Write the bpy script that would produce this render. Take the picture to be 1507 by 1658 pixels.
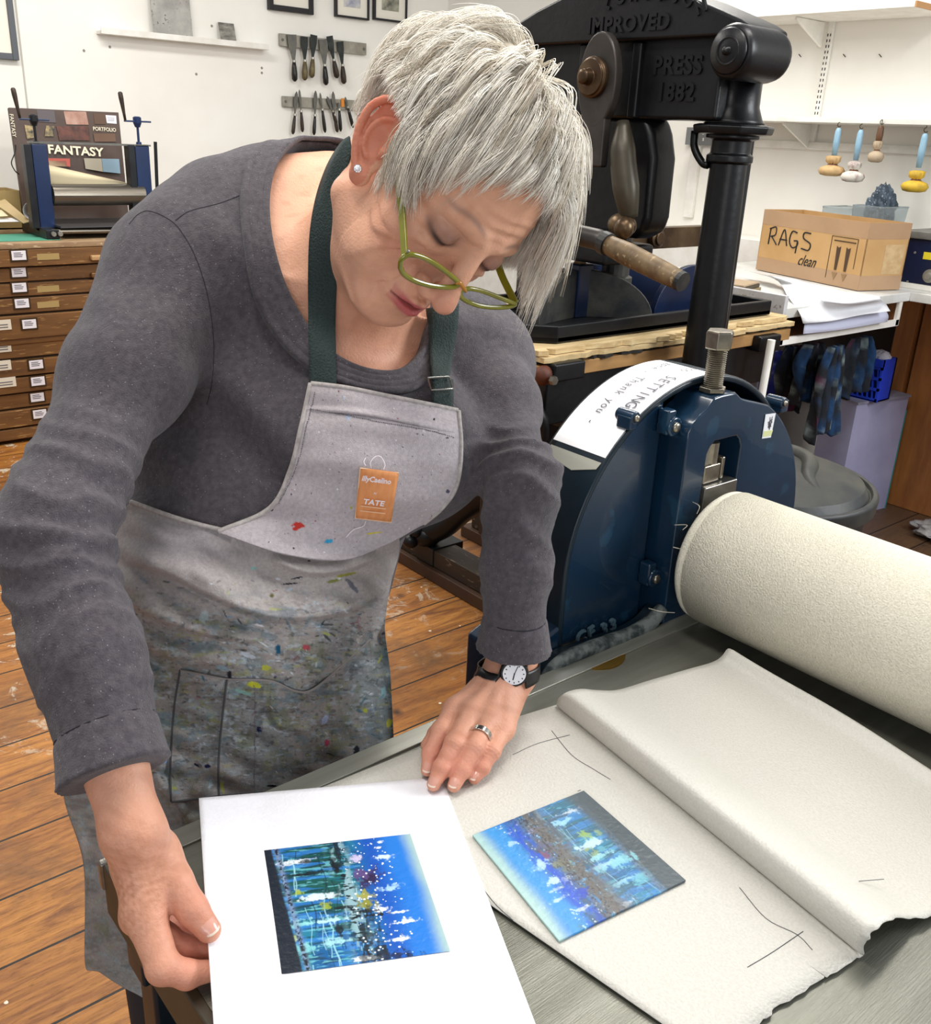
import bpy, bmesh, math, random
import numpy as np
from mathutils import Vector, Matrix
for o in list(bpy.data.objects): bpy.data.objects.remove(o)
rnd=random.Random(7); nr=np.random.default_rng(11)
SC=bpy.context.scene; COL=SC.collection
# ---------------- camera (world axes: X along the press bed, Y away across it, Z up; metres)
CAMP=np.array([-0.8593,-0.6935,1.5]); FPX=1550.; PW,PH=1507.,1658.
def _rot():
    d=np.array([-183.,-3911.,-FPX]); z=-d/np.linalg.norm(d)
    F=np.array([0,0,-1.]); y=F-z*F.dot(z); y/=np.linalg.norm(y); x=np.cross(y,z)
    R=np.array([x,y,z]); a=math.radians(49.5)
    A=np.array([[math.sin(a),math.cos(a),0],[-math.cos(a),math.sin(a),0],[0,0,1.]])
    return A@R
ROT=_rot()
cam=bpy.data.cameras.new('camera'); camo=bpy.data.objects.new('camera',cam); COL.objects.link(camo)
M4=Matrix.Identity(4)
for i in range(3):
    for j in range(3): M4[i][j]=float(ROT[i,j])
    M4[i][3]=float(CAMP[i])
camo.matrix_world=M4
cam.sensor_fit='HORIZONTAL'; cam.sensor_width=36; cam.lens=36*FPX/PW; cam.clip_start=.02
SC.camera=camo
SC.view_settings.view_transform='Standard'; SC.view_settings.look='None'; SC.view_settings.gamma=1
SC.view_settings.exposure=0.1; SC.view_settings.use_curve_mapping=False
# ---------------- light
wd=bpy.data.worlds.new('world'); SC.world=wd; wd.use_nodes=True
wd.node_tree.nodes['Background'].inputs[0].default_value=(.93,.96,1,1)
wd.node_tree.nodes['Background'].inputs[1].default_value=.38
def area(name,loc,size,sy,power,col,target=None):
    l=bpy.data.lights.new(name,'AREA'); l.shape='RECTANGLE'; l.size=size; l.size_y=sy; l.energy=power; l.color=col
    o=bpy.data.objects.new(name,l); COL.objects.link(o); o.location=loc
    if target is not None: o.rotation_euler=(Vector(target)-Vector(loc)).to_track_quat('-Z','Y').to_euler()
    return o
area('ceiling_light',(-.6,.5,3.0),.35,1.8,32,(1,.965,.91))
area('ceiling_light',(1.1,.3,3.0),1.8,.35,36,(1,.965,.91))
area('ceiling_light',(2.2,2.0,3.0),1.8,.35,42,(1,.965,.91))
area('ceiling_light',(.3,3.5,3.0),1.8,.35,52,(1,.965,.91))
area('window_and_fill_light',(2.3,-1.6,2.4),1.2,1.2,80,(.93,.97,1),(.2,.2,.9))
area('window_and_fill_light',(-2.3,-2.4,1.75),1.6,1.3,24,(.97,.98,1),(-.3,.3,1.1))  # fill lamp added behind the camera to brighten her face and front
# ---------------- picture-to-place helpers (a pixel's ray met with a plane of the place)
def ray(u,v): return ROT@np.array([(u-PW/2)/FPX,-(v-PH/2)/FPX,-1.])
def onx(u,v,x): r=ray(u,v); return CAMP+r*((x-CAMP[0])/r[0])
def ony(u,v,y): r=ray(u,v); return CAMP+r*((y-CAMP[1])/r[1])
def onz(u,v,z): r=ray(u,v); return CAMP+r*((z-CAMP[2])/r[2])
def ond(u,v,d): return CAMP+ray(u,v)*d
def proj(p):
    c=ROT.T@(np.asarray(p)-CAMP); return PW/2+FPX*c[0]/-c[2],PH/2-FPX*c[1]/-c[2]
# ---------------- materials
def srgb(h):
    if isinstance(h,str): h=[int(h[i:i+2],16)/255 for i in (0,2,4)]
    return tuple((c/12.92 if c<=.04045 else ((c+.055)/1.055)**2.4) for c in h)
MATS={}
def mat(name,c,c2=None,rough=.5,metal=0,scale=20,bump=0,bscale=60,detail=4,stretch=None,lo=.35,hi=.65,spec=.5,coat=0,trans=0,ior=1.45,vcol=None,c3=None,wave=None,sss=0,attr_rough=None,sheen=0):
    if name in MATS: return MATS[name]
    m=bpy.data.materials.new(name); m.use_nodes=True; nt=m.node_tree; N=nt.nodes; L=nt.links
    b=N['Principled BSDF']; b.inputs['Roughness'].default_value=rough; b.inputs['Metallic'].default_value=metal
    b.inputs['Specular IOR Level'].default_value=spec; b.inputs['Coat Weight'].default_value=coat
    b.inputs['Transmission Weight'].default_value=trans; b.inputs['IOR'].default_value=ior
    if sss: b.inputs['Subsurface Weight'].default_value=sss; b.inputs['Subsurface Radius'].default_value=(.012,.004,.002); b.inputs['Subsurface Scale'].default_value=1.0
    if sheen: b.inputs['Sheen Weight'].default_value=sheen
    tc=N.new('ShaderNodeTexCoord'); mp=N.new('ShaderNodeMapping'); L.new(tc.outputs['Object'],mp.inputs[0])
    if stretch: mp.inputs['Scale'].default_value=stretch
    col=srgb(c)+(1,)
    b.inputs['Base Color'].default_value=col
    last=None
    if c2:
        n=N.new('ShaderNodeTexNoise'); n.inputs['Scale'].default_value=scale; n.inputs['Detail'].default_value=detail; n.inputs['Roughness'].default_value=.6
        L.new(mp.outputs[0],n.inputs['Vector'])
        r=N.new('ShaderNodeValToRGB'); r.color_ramp.elements[0].color=col; r.color_ramp.elements[1].color=srgb(c2)+(1,)
        r.color_ramp.elements[0].position=lo; r.color_ramp.elements[1].position=hi
        L.new(n.outputs[0],r.inputs[0]); last=r.outputs[0]
        if c3:
            n3=N.new('ShaderNodeTexNoise'); n3.inputs['Scale'].default_value=scale*4.3; n3.inputs['Detail'].default_value=3
            L.new(mp.outputs[0],n3.inputs['Vector'])
            r3=N.new('ShaderNodeMapRange'); r3.inputs[1].default_value=.62; r3.inputs[2].default_value=.68
            L.new(n3.outputs[0],r3.inputs[0]); mx=N.new('ShaderNodeMixRGB'); mx.inputs[2].default_value=srgb(c3)+(1,)
            L.new(r3.outputs[0],mx.inputs[0]); L.new(last,mx.inputs[1]); last=mx.outputs[0]
    if vcol:
        a=N.new('ShaderNodeAttribute'); a.attribute_name=vcol
        if last is not None:
            mx=N.new('ShaderNodeMixRGB'); mx.blend_type='MULTIPLY'; mx.inputs[0].default_value=1
            L.new(a.outputs[0],mx.inputs[1]); L.new(last,mx.inputs[2]); last=mx.outputs[0]
        else: last=a.outputs[0]
    if last is not None: L.new(last,b.inputs['Base Color'])
    if bump:
        n2=N.new('ShaderNodeTexNoise'); n2.inputs['Scale'].default_value=bscale; n2.inputs['Detail'].default_value=5
        L.new(mp.outputs[0],n2.inputs['Vector']); bp=N.new('ShaderNodeBump'); bp.inputs['Strength'].default_value=bump
        bp.inputs['Distance'].default_value=.002
        L.new(n2.outputs[0],bp.inputs['Height']); L.new(bp.outputs[0],b.inputs['Normal'])
    MATS[name]=m; return m
# ---------------- objects
OFF={}
def link(o,parent=None,loc=None):
    COL.objects.link(o)
    if parent is not None: o.parent=parent
def thing(name,label,cat,loc=(0,0,0),group=None):
    o=bpy.data.objects.new(name,None); COL.objects.link(o); o.location=Vector([float(q) for q in loc]); o.empty_display_size=.05
    o['label']=label; o['category']=cat
    if group: o['group']=group
    OFF[o.name]=np.array(loc,float); return o
def tag(o,label,cat,group=None):
    o['label']=label; o['category']=cat
    if group: o['group']=group
    return o
def mesh(name,V,F,m,parent=None,smooth=False,bevel=0,kind=None,label=None,base=None,attrs=None,sub=0,segs=2):
    V=np.asarray(V,float)
    if parent is not None: off=OFF[parent.name]
    else:
        if base is None:
            mn=V.min(0); mx=V.max(0); base=((mn[0]+mx[0])/2,(mn[1]+mx[1])/2,mn[2])
        off=np.array(base,float)
    me=bpy.data.meshes.new(name); V2=V-off
    if isinstance(F,np.ndarray):
        nf,k=F.shape; me.vertices.add(len(V2)); me.vertices.foreach_set('co',V2.astype(np.float32).ravel())
        me.loops.add(nf*k); me.loops.foreach_set('vertex_index',F.astype(np.int32).ravel())
        me.polygons.add(nf); me.polygons.foreach_set('loop_start',np.arange(0,nf*k,k,dtype=np.int32))
        me.polygons.foreach_set('loop_total',np.full(nf,k,dtype=np.int32)); me.update(calc_edges=True); me.validate()
    else:
        me.from_pydata([tuple(map(float,v)) for v in V2],[],[tuple(int(i) for i in f) for f in F]); me.update()
    if attrs is not None:
        for an,arr in attrs.items():
            ca=me.color_attributes.new(an,'FLOAT_COLOR','POINT'); a=np.ones((len(V2),4),np.float32); a[:,:3]=arr; ca.data.foreach_set('color',a.ravel())
    o=bpy.data.objects.new(name,me); COL.objects.link(o)
    if parent is not None: o.parent=parent; OFF[o.name]=off
    else: o.location=Vector([float(q) for q in off]); OFF[o.name]=off
    if m is not None: me.materials.append(m)
    if smooth:
        me.polygons.foreach_set('use_smooth',np.ones(len(me.polygons),bool)); me.update()
    if bevel:
        bm=o.modifiers.new('bevel','BEVEL'); bm.width=bevel; bm.segments=segs; bm.limit_method='ANGLE'; bm.angle_limit=math.radians(40); bm.harden_normals=False
        me.polygons.foreach_set('use_smooth',np.ones(len(me.polygons),bool))
        wn=o.modifiers.new('wn','WEIGHTED_NORMAL'); wn.keep_sharp=False
    if sub:
        sb=o.modifiers.new('sub','SUBSURF'); sb.levels=sub; sb.render_levels=sub
    if kind: o['kind']=kind
    if label: o['label']=label
    return o
class MB:
    def __init__(s): s.V=[]; s.F=[]; s.n=0
    def add(s,V,F):
        V=np.asarray(V,float); s.V.append(V); s.F+= [tuple(i+s.n for i in f) for f in F]; s.n+=len(V); return s
    def box(s,a,b):
        x0,y0,z0=np.minimum(a,b); x1,y1,z1=np.maximum(a,b)
        return s.add([(x0,y0,z0),(x1,y0,z0),(x1,y1,z0),(x0,y1,z0),(x0,y0,z1),(x1,y0,z1),(x1,y1,z1),(x0,y1,z1)],
            [(0,3,2,1),(4,5,6,7),(0,1,5,4),(1,2,6,5),(2,3,7,6),(3,0,4,7)])
    def obox(s,c,ex,ey,ez):   # centre and three half-axis vectors
        c,ex,ey,ez=[np.array(q,float) for q in (c,ex,ey,ez)]
        P=[c+a*ex+b*ey+d*ez for d in(-1,1) for a,b in((-1,-1),(1,-1),(1,1),(-1,1))]
        return s.add(P,[(0,3,2,1),(4,5,6,7),(0,1,5,4),(1,2,6,5),(2,3,7,6),(3,0,4,7)])
    def tube(s,P,r,k=12,cap=True,flat=None):
        P=np.asarray(P,float); n=len(P); r=np.broadcast_to(np.asarray(r,float),(n,)) if np.ndim(r)<2 else r
        T=np.gradient(P,axis=0); T/=np.linalg.norm(T,axis=1)[:,None]+1e-12
        up=np.array([0,0,1.]) if abs(T[0][2])<.9 else np.array([1.,0,0]); u=np.cross(T[0],up); u/=np.linalg.norm(u); V=[]
        for i in range(n):
            u=u-T[i]*u.dot(T[i]); u/=np.linalg.norm(u); w=np.cross(T[i],u)
            for j in range(k):
                a=2*math.pi*j/k; V.append(P[i]+r[i]*(math.cos(a)*u+math.sin(a)*w))
        F=[(i*k+j,i*k+(j+1)%k,(i+1)*k+(j+1)%k,(i+1)*k+j) for i in range(n-1) for j in range(k)]
        if cap: F+= [tuple(range(k-1,-1,-1)),tuple((n-1)*k+j for j in range(k))]
        return s.add(V,F)
    def lathe(s,base,axis,prof,k=24,cap=True):   # prof: (distance along axis, radius)
        axis=np.array(axis,float); axis/=np.linalg.norm(axis); up=np.array([0,0,1.]) if abs(axis[2])<.9 else np.array([1.,0,0])
        u=np.cross(up,axis); u/=np.linalg.norm(u); w=np.cross(axis,u); base=np.array(base,float)
        V=[base+axis*h+max(r,1e-4)*(math.cos(2*math.pi*j/k)*u+math.sin(2*math.pi*j/k)*w) for h,r in prof for j in range(k)]; n=len(prof)
        F=[(i*k+j,i*k+(j+1)%k,(i+1)*k+(j+1)%k,(i+1)*k+j) for i in range(n-1) for j in range(k)]
        if cap: F+= [tuple(range(k-1,-1,-1)),tuple((n-1)*k+j for j in range(k))]
        return s.add(V,F)
    def prism(s,poly,d):     # planar 3d polygon extruded by d
        P=np.asarray(poly,float); n=len(P); d=np.array(d,float)
        return s.add(np.vstack([P,P+d]),[tuple(range(n-1,-1,-1)),tuple(range(n,2*n))]+[(i,(i+1)%n,n+(i+1)%n,n+i) for i in range(n)])
    def ring(s,outer,inner,d):   # slab with a hole: outer and inner loops of equal count
        A=np.asarray(outer,float);B=np.asarray(inner,float);n=len(A);d=np.array(d,float)
        F=[]
        for i in range(n):
            j=(i+1)%n
            F+= [(i,n+i,n+j,j),(2*n+i,2*n+j,3*n+j,3*n+i),(i,j,2*n+j,2*n+i),(n+i,3*n+i,3*n+j,n+j)]
        return s.add(np.vstack([A,B,A+d,B+d]),F)
    def ball(s,c,r,k=14,q=9):
        r=np.broadcast_to(np.array(r,float),(3,)); V=[];c=np.array(c,float)
        for i in range(q+1):
            t=math.pi*i/q
            for j in range(k):
                a=2*math.pi*j/k; V.append(c+r*np.array([math.sin(t)*math.cos(a),math.sin(t)*math.sin(a),math.cos(t)]))
        return s.add(V,[(i*k+j,(i+1)*k+j,(i+1)*k+(j+1)%k,i*k+(j+1)%k) for i in range(q) for j in range(k)])
    def grid(s,G):
        G=np.asarray(G,float); a,b=G.shape[:2]
        return s.add(G.reshape(-1,3),[(i*b+j,i*b+j+1,(i+1)*b+j+1,(i+1)*b+j) for i in range(a-1) for j in range(b-1)])
    def build(s,name,m,parent=None,**k):
        return mesh(name,np.vstack(s.V),s.F,m,parent,**k)
def solid(o,t,off=-1):
    q=o.modifiers.new('solid','SOLIDIFY'); q.thickness=t; q.offset=off; return o
def text(body,size,origin,right,up,m,parent,name='lettering',extr=.0004,shear=0,align='CENTER',bold=0,sx=1,spacing=1,label=None):
    c=bpy.data.curves.new('t','FONT'); c.body=body; c.size=size; c.extrude=extr; c.shear=shear; c.align_x=align; c.align_y='CENTER'; c.offset=bold; c.space_character=spacing; c.resolution_u=3
    o=bpy.data.objects.new('t',c); COL.objects.link(o)
    dg=bpy.context.evaluated_depsgraph_get(); dg.update(); me=bpy.data.meshes.new_from_object(o.evaluated_get(dg))
    bpy.data.objects.remove(o)
    right=np.array(right,float);right/=np.linalg.norm(right);up=np.array(up,float);up-=right*up.dot(right);up/=np.linalg.norm(up);nn=np.cross(right,up)
    V=np.array([v.co[:] for v in me.vertices]) if len(me.vertices) else np.zeros((1,3))
    F=[tuple(p.vertices) for p in me.polygons]
    W=np.array(origin)+V[:,:1]*sx*right+V[:,1:2]*up+V[:,2:3]*nn
    bpy.data.meshes.remove(me)
    return mesh(name,W,F,m,parent,label=label)
def cr(P,n):   # catmull-rom through points
    P=np.asarray(P,float); Q=np.vstack([2*P[0]-P[1],P,2*P[-1]-P[-2]]); t=np.linspace(0,len(P)-1-1e-9,n); i=t.astype(int); f=(t-i)[:,None]
    a,b,c,d=Q[i],Q[i+1],Q[i+2],Q[i+3]
    return .5*((2*b)+(-a+c)*f+(2*a-5*b+4*c-d)*f*f+(-a+3*b-3*c+d)*f**3)
def n3(P,s,seed):    # cheap smooth 3-d noise, about -1..1
    q=np.random.default_rng(seed); out=0
    for k in range(5): w=q.normal(size=3)*s; out=out+np.sin(P@w.astype(np.float32)+q.random()*6.28)*.45
    return out
# ---------------- the room
YW=4.95; XW=3.6
def floor_mat():
    m=bpy.data.materials.new('old_floorboards'); m.use_nodes=True; nt=m.node_tree; N=nt.nodes; L=nt.links; b=N['Principled BSDF']
    tc=N.new('ShaderNodeTexCoord'); sp=N.new('ShaderNodeSeparateXYZ'); L.new(tc.outputs['Object'],sp.inputs[0])
    def math_(op,a,bv=None):
        n=N.new('ShaderNodeMath'); n.operation=op
        for i,q in enumerate((a,bv)):
            if q is None: continue
            if isinstance(q,(int,float)): n.inputs[i].default_value=q
            else: L.new(q,n.inputs[i])
        return n.outputs[0]
    def ramp(fac,els):
        r=N.new('ShaderNodeValToRGB'); cr_=r.color_ramp
        while len(cr_.elements)<len(els): cr_.elements.new(.5)
        for e,(p,c) in zip(cr_.elements,els): e.position=p; e.color=(srgb(c)+(1,)) if isinstance(c,str) else (c,c,c,1)
        L.new(fac,r.inputs[0]); return r.outputs[0]
    def noise(vec,s,d=5,r=.6,dist=0):
        n=N.new('ShaderNodeTexNoise'); n.inputs['Scale'].default_value=s; n.inputs['Detail'].default_value=d; n.inputs['Roughness'].default_value=r; n.inputs['Distortion'].default_value=dist
        L.new(vec,n.inputs['Vector']); return n.outputs[0]
    def mix(f,a,c,mode='MIX'):
        n=N.new('ShaderNodeMixRGB'); n.blend_type=mode
        for i,q in enumerate((f,a,c)):
            if isinstance(q,(int,float)): n.inputs[i].default_value=q
            elif isinstance(q,str): n.inputs[i].default_value=srgb(q)+(1,)
            else: L.new(q,n.inputs[i])
        return n.outputs[0]
    yy=math_('DIVIDE',math_('SUBTRACT',sp.outputs['Y'],.69),.18); idx=math_('FLOOR',yy); fr=math_('FRACT',yy)
    cmb=N.new('ShaderNodeCombineXYZ'); L.new(math_('ADD',math_('MULTIPLY',sp.outputs['X'],1),math_('MULTIPLY',idx,7.3)),cmb.inputs[0]); L.new(math_('MULTIPLY',sp.outputs['Y'],7),cmb.inputs[1]); L.new(idx,cmb.inputs[2])
    grain=noise(cmb.outputs[0],3.2,8,.68,1.6); fine=noise(cmb.outputs[0],22,6,.75,.5)
    wn=N.new('ShaderNodeTexWhiteNoise'); wn.noise_dimensions='1D'; L.new(idx,wn.inputs['W'])
    c=ramp(grain,[(.25,'55331a'),(.40,'8a5524'),(.55,'b27632'),(.75,'c88d46')])
    c=mix(math_('MULTIPLY',wn.outputs[0],.5),c,'8a5220','MIX')
    c=mix(.55,c,ramp(fine,[(.3,'5a3a1c'),(.5,'ffffff'),(.7,'ffe9c8')]),'MULTIPLY')
    kn=N.new('ShaderNodeTexVoronoi'); kn.inputs['Scale'].default_value=5.5; L.new(tc.outputs['Object'],kn.inputs['Vector'])
    c=mix(ramp(kn.outputs['Distance'],[(.03,1.),(.13,0.)]),c,'402510')
    wear=noise(tc.outputs['Object'],2.3,6,.7,.4)
    c=mix(ramp(wear,[(.52,0.),(.68,.75)]),c,'5d4027')
    spl=noise(tc.outputs['Object'],7.5,7,.75,1.2)
    farm=N.new('ShaderNodeMapRange'); farm.inputs[1].default_value=1.0; farm.inputs[2].default_value=2.2; L.new(sp.outputs['Y'],farm.inputs[0])
    c=mix(math_('MULTIPLY',ramp(spl,[(.57,0.),(.62,.9)]),farm.outputs[0]),c,'cfc4ae')
    fl=N.new('ShaderNodeTexVoronoi'); fl.inputs['Scale'].default_value=17; fl.inputs['Randomness'].default_value=1; L.new(tc.outputs['Object'],fl.inputs['Vector'])
    pick=N.new('ShaderNodeSeparateColor'); L.new(fl.outputs['Color'],pick.inputs[0])
    c=mix(math_('MULTIPLY',math_('LESS_THAN',math_('ADD',fl.outputs['Distance'],math_('MULTIPLY',spl,.25)),.20),math_('LESS_THAN',pick.outputs[0],.45)),c,'e6dcc8')
    dk=N.new('ShaderNodeMapRange'); dk.inputs[1].default_value=.9; dk.inputs[2].default_value=2.0; L.new(sp.outputs['X'],dk.inputs[0])
    c=mix(math_('MULTIPLY',dk.outputs[0],.85),c,'46392e')      # boards mixed to a darker brown towards the benches
    gap=math_('LESS_THAN',math_('ABSOLUTE',math_('SUBTRACT',fr,.5)),.484)
    c=mix(gap,'1a110a',c); L.new(c,b.inputs['Base Color'])
    b.inputs['Roughness'].default_value=.42
    L.new(ramp(fine,[(.3,.62),(.7,.38)]),b.inputs['Roughness'])
    bp=N.new('ShaderNodeBump'); bp.inputs['Strength'].default_value=.5; bp.inputs['Distance'].default_value=.004
    L.new(math_('ADD',math_('MULTIPLY',fine,.4),gap),bp.inputs['Height']); L.new(bp.outputs[0],b.inputs['Normal']); return m
wallm=mat('white_painted_wall','f3f1ea','ebe8e0',rough=.75,scale=1.5,bump=.25,bscale=40)
whitep=mat('white_paint','efede7','e0ddd4',rough=.5,scale=9)
MB().box((-3.6,-3.6,-.05),(XW,YW,0)).build('floor',floor_mat(),kind='structure',base=(0,0,0))
MB().box((-3.6,YW,0),(XW+.1,YW+.1,3.1)).build('wall_left',wallm,kind='structure')
MB().box((XW,-3.6,0),(XW+.1,YW,3.1)).build('wall_right',wallm,kind='structure')
MB().box((-3.6,YW-.02,0),(XW-.002,YW-.001,.12)).build('baseboard_left',whitep,kind='structure')
p=ony(36,100,YW); MB().box((p[0]-.004,YW-.003,.12),(p[0]+.004,YW,3.05)).build('trim_1',mat('seam_grey','b9b6ac',rough=.8),kind='structure')
p=onx(1122,300,XW); MB().box((XW-.02,p[1]-.03,1.12),(XW,p[1]+.03,3.0)).build('trim_2',whitep,kind='structure',bevel=.003)
# low boxed ledge along the right wall
p=onx(1080,374,XW-.05); MB().box((3.34,1.95,.98),(XW,YW-.02,1.07)).box((3.34,1.95,0.0),(3.38,YW-.02,.98)).build('trim_3',whitep,kind='structure')
p1=onx(1225,231,XW-.02);p2=onx(1507,243,XW-.02)
MB().box((XW-.03,.2,p1[2]-.02),(XW,2.6,p1[2]+.015)).build('trim_4',whitep,kind='structure',bevel=.003)
black=mat('black_frame','16161a',rough=.35); paperw=mat('mount_board','e9e4d6',rough=.8)
glass_art1=mat('framed_print_blue','8b8fa8','d5d3cc',rough=.4,scale=16,detail=6); art2=mat('framed_print_dark','3c4038','b8b6a4',rough=.4,scale=14,detail=6)
def frame_pic(name,u0,u1,v1,h,fm,am,label,fw=.018,mount=.045,group=None):
    a=ony(u0,v1,YW); b=ony(u1,v1+ (u1-u0)*.09,YW); z0=(a[2]+b[2])/2; x0,x1=a[0],b[0]
    t=thing(name,label,'picture',((x0+x1)/2,YW-.01,z0),group)
    m=MB(); y0,y1=YW-.03,YW-.002
    m.box((x0,y0,z0),(x0+fw,y1,z0+h)).box((x1-fw,y0,z0),(x1,y1,z0+h)).box((x0+fw,y0,z0),(x1-fw,y1,z0+fw)).box((x0+fw,y0,z0+h-fw),(x1-fw,y1,z0+h))
    m.build('frame',fm,t,bevel=.002)
    MB().box((x0+fw,y0+.012,z0+fw),(x1-fw,y1,z0+h-fw)).build('mount',paperw,t)
    k=fw+mount; MB().box((x0+k,y0+.010,z0+k),(x1-k,y0+.0125,z0+h-k)).build('print',am,t)
frame_pic('framed_picture',432,504,17,.42,black,mat('certificate','dcdcda','c2c4c6',rough=.5,scale=9),'black framed picture with pale sheet, above the row of putty knives',.03,.05)
frame_pic('framed_picture',540,594,28,.44,black,glass_art1,'thin black frame with bluish grey print, left one of the pair by the woman\'s hair',.012,.05)
frame_pic('framed_picture',602,655,33,.44,black,art2,'thin black frame with dark figure print, right one of the pair by the woman\'s hair',.012,.05)
frame_pic('framed_picture',-90,29,88,.72,mat('grey_frame','4c4f55',rough=.4),paperw,'grey framed picture at the far left edge with a cream mount',.03,.1)
# picture ledge with two small prints
a=ony(162,46,YW-.06); b=ony(434,70,YW-.06)
t=thing('picture_ledge','long narrow white picture ledge on the wall holding two small grey prints','shelf',((a[0]+b[0])/2,YW-.03,a[2]-.02))
MB().box((a[0],YW-.07,a[2]-.025),(b[0],YW,a[2]-.008)).build('shelf_board',whitep,t,bevel=.002)
MB().box((a[0],YW-.075,a[2]-.025),(b[0],YW-.063,a[2]+.006)).build('front_lip',whitep,t,bevel=.002)
def lean_print(u0,u1,v1,h,m,label):
    q0=ony(u0,v1,YW-.05); q1=ony(u1,v1,YW-.05); z0=a[2]-.007
    g=MB(); g.prism([(q0[0],YW-.05,z0),(q1[0],YW-.05,z0),(q1[0],YW-.02,z0+h),(q0[0],YW-.02,z0+h)],(0,.004,0)); tag(g.build('small_print',m),label,'print')
lean_print(249,312,50,.28,mat('etched_plate_a','8d8b86','b4b1aa',rough=.4,scale=9,detail=8,c3='5f5d58'),'larger mottled grey etching leaning on the white picture ledge')
lean_print(358,383,57,.105,mat('etched_plate_b','57554f','9c988e',rough=.4,scale=14,stretch=(1,1,3)),'small dark grey landscape etching leaning on the white picture ledge')
# magnetic strips and their knives
steel=mat('brushed_steel','a9a69c','8d8a80',rough=.35,metal=.6,scale=12); dsteel=mat('dark_steel','3f4442','23282a',rough=.45,metal=.5,scale=15); lsteel=mat('mid_steel','77766f','5d5e5c',rough=.4,metal=.6,scale=15)
def strip(u0,v0,u1,v1,hh,label):
    a=ony(u0,v0,YW-.015);b=ony(u1,v1,YW-.015)
    t=thing('magnetic_rack',label,'rack',((a[0]+b[0])/2,YW-.01,(a[2]+b[2])/2))
    d=(b-a); m=MB().obox((a+b)/2,d/2,(0,.009,0),(0,0,hh)); m.build('bar',steel,t,bevel=.002)
    for s in(.03,.97): MB().lathe(a+d*s+np.array([0,-.012,0]),(0,1,0),[(0,.008),(.004,.009)],12).build('screw',lsteel,t)
strip(452,64,592,80,.034,'upper steel magnetic strip on the wall carrying six putty knives')
strip(457,164,600,172,.03,'lower steel magnetic strip on the wall carrying slim palette knives')
def knife(kind,P,w,hm,bm,label,group):
    # P: top, neck, end in picture; w: blade half width at the top
    a,n,e=[ony(u,v,YW-.036) for u,v in P]
    t=thing(kind,label,'knife',e,group); ax=(n-a); ax/=np.linalg.norm(ax); sd=np.cross(ax,(0,1,0)); ln=np.linalg.norm(n-a)
    m=MB()
    if kind=='putty_knife': pr=[(0,w),(.35,w*.95),(1,w*.28)]
    else: pr=[(0,w*.12),(.12,w*.7),(.4,w),(.75,w*.6),(1,w*.3)]
    poly=[a+ax*ln*s-sd*q for s,q in pr]+[a+ax*ln*s+sd*q for s,q in reversed(pr)]
    m.prism(poly,(0,.003,0)); m.build('blade',bm,t)
    MB().lathe(n-ax*.004,ax,[(0,.010),(.012,.011)],10).build('ferrule',steel,t)
    ax2=e-n; L_=np.linalg.norm(ax2); hw=.017 if kind=='putty_knife' else .011
    MB().lathe(n+ax*.006,ax2,[(0,hw*.6),(L_*.25,hw*.85),(L_*.6,hw*1.05),(L_*.88,hw),(L_,hw*.4)],12).build('handle',hm,t,smooth=True)
hb=mat('black_handle','1b1916',rough=.35); ho=mat('olive_handle','6f6440','4a3a26',rough=.5,scale=30); hd=mat('brown_handle','3a2c22','241c18',rough=.5,scale=30)
def q(x,y): return (420+x/7.535,40+y/7.535)
G='putty knives on the upper magnetic strip'
for P,w,hm,bm,l in [(((395,120),(420,440),(430,680)),.031,hb,lsteel,'wide grey putty knife with black handle, leftmost on the upper strip'),
 (((550,145),(553,435),(552,665)),.024,ho,dsteel,'dark bladed putty knife with olive and brown handle, second from the left'),
 (((665,125),(650,405),(638,635)),.024,ho,dsteel,'dark bladed putty knife with pale olive handle, third from the left'),
 (((780,180),(795,490),(812,725)),.031,hb,lsteel,'wide putty knife with long black handle, hanging lowest of the upper row'),
 (((855,138),(905,425),(945,640)),.023,hd,dsteel,'tilted putty knife with dark brown handle, second from the right'),
 (((985,205),(1012,490),(1030,710)),.023,hd,dsteel,'dark putty knife with grey brown handle, rightmost on the upper strip')]:
    knife('putty_knife',[q(*s) for s in P],w,hm,bm,l,G)
G='palette knives on the lower magnetic strip'
for P,w,l in [(((455,815),(432,1095),(408,1325)),.014,'palette knife leaning right, leftmost on the lower strip'),
 (((487,790),(507,1050),(525,1298)),.009,'narrow palette knife beside the leftmost one on the lower strip'),
 (((686,805),(677,1100),(665,1335)),.014,'upright broad palette knife, third from the left on the lower strip'),
 (((740,830),(765,1030),(800,1305)),.008,'slim palette knife, fourth from the left on the lower strip'),
 (((825,875),(890,1050),(935,1200)),.011,'small trowel shaped palette knife crossing behind a brown handled one'),
 (((898,815),(915,1095),(950,1300)),.014,'broad palette knife with thick reddish brown handle on the lower strip'),
 (((965,950),(972,1030),(990,1290)),.008,'short palette knife just left of the orange mark'),
 (((1045,880),(1075,1000),(1140,1245)),.008,'thin tilted palette knife, rightmost on the lower strip')]:
    knife('palette_knife',[q(*s) for s in P],w,hd if 'brown' in l or 'leftmost' in l else hb,lsteel,l,G)
p=ony(555,166,YW-.03); tag(MB().box((p[0]-.011,YW-.03,p[2]-.025),(p[0]+.011,YW-.026,p[2]+.025)).build('orange_tape',mat('orange_tape','d98a35',rough=.6)),'small patch of orange tape on the lower magnetic strip','tape')
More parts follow.
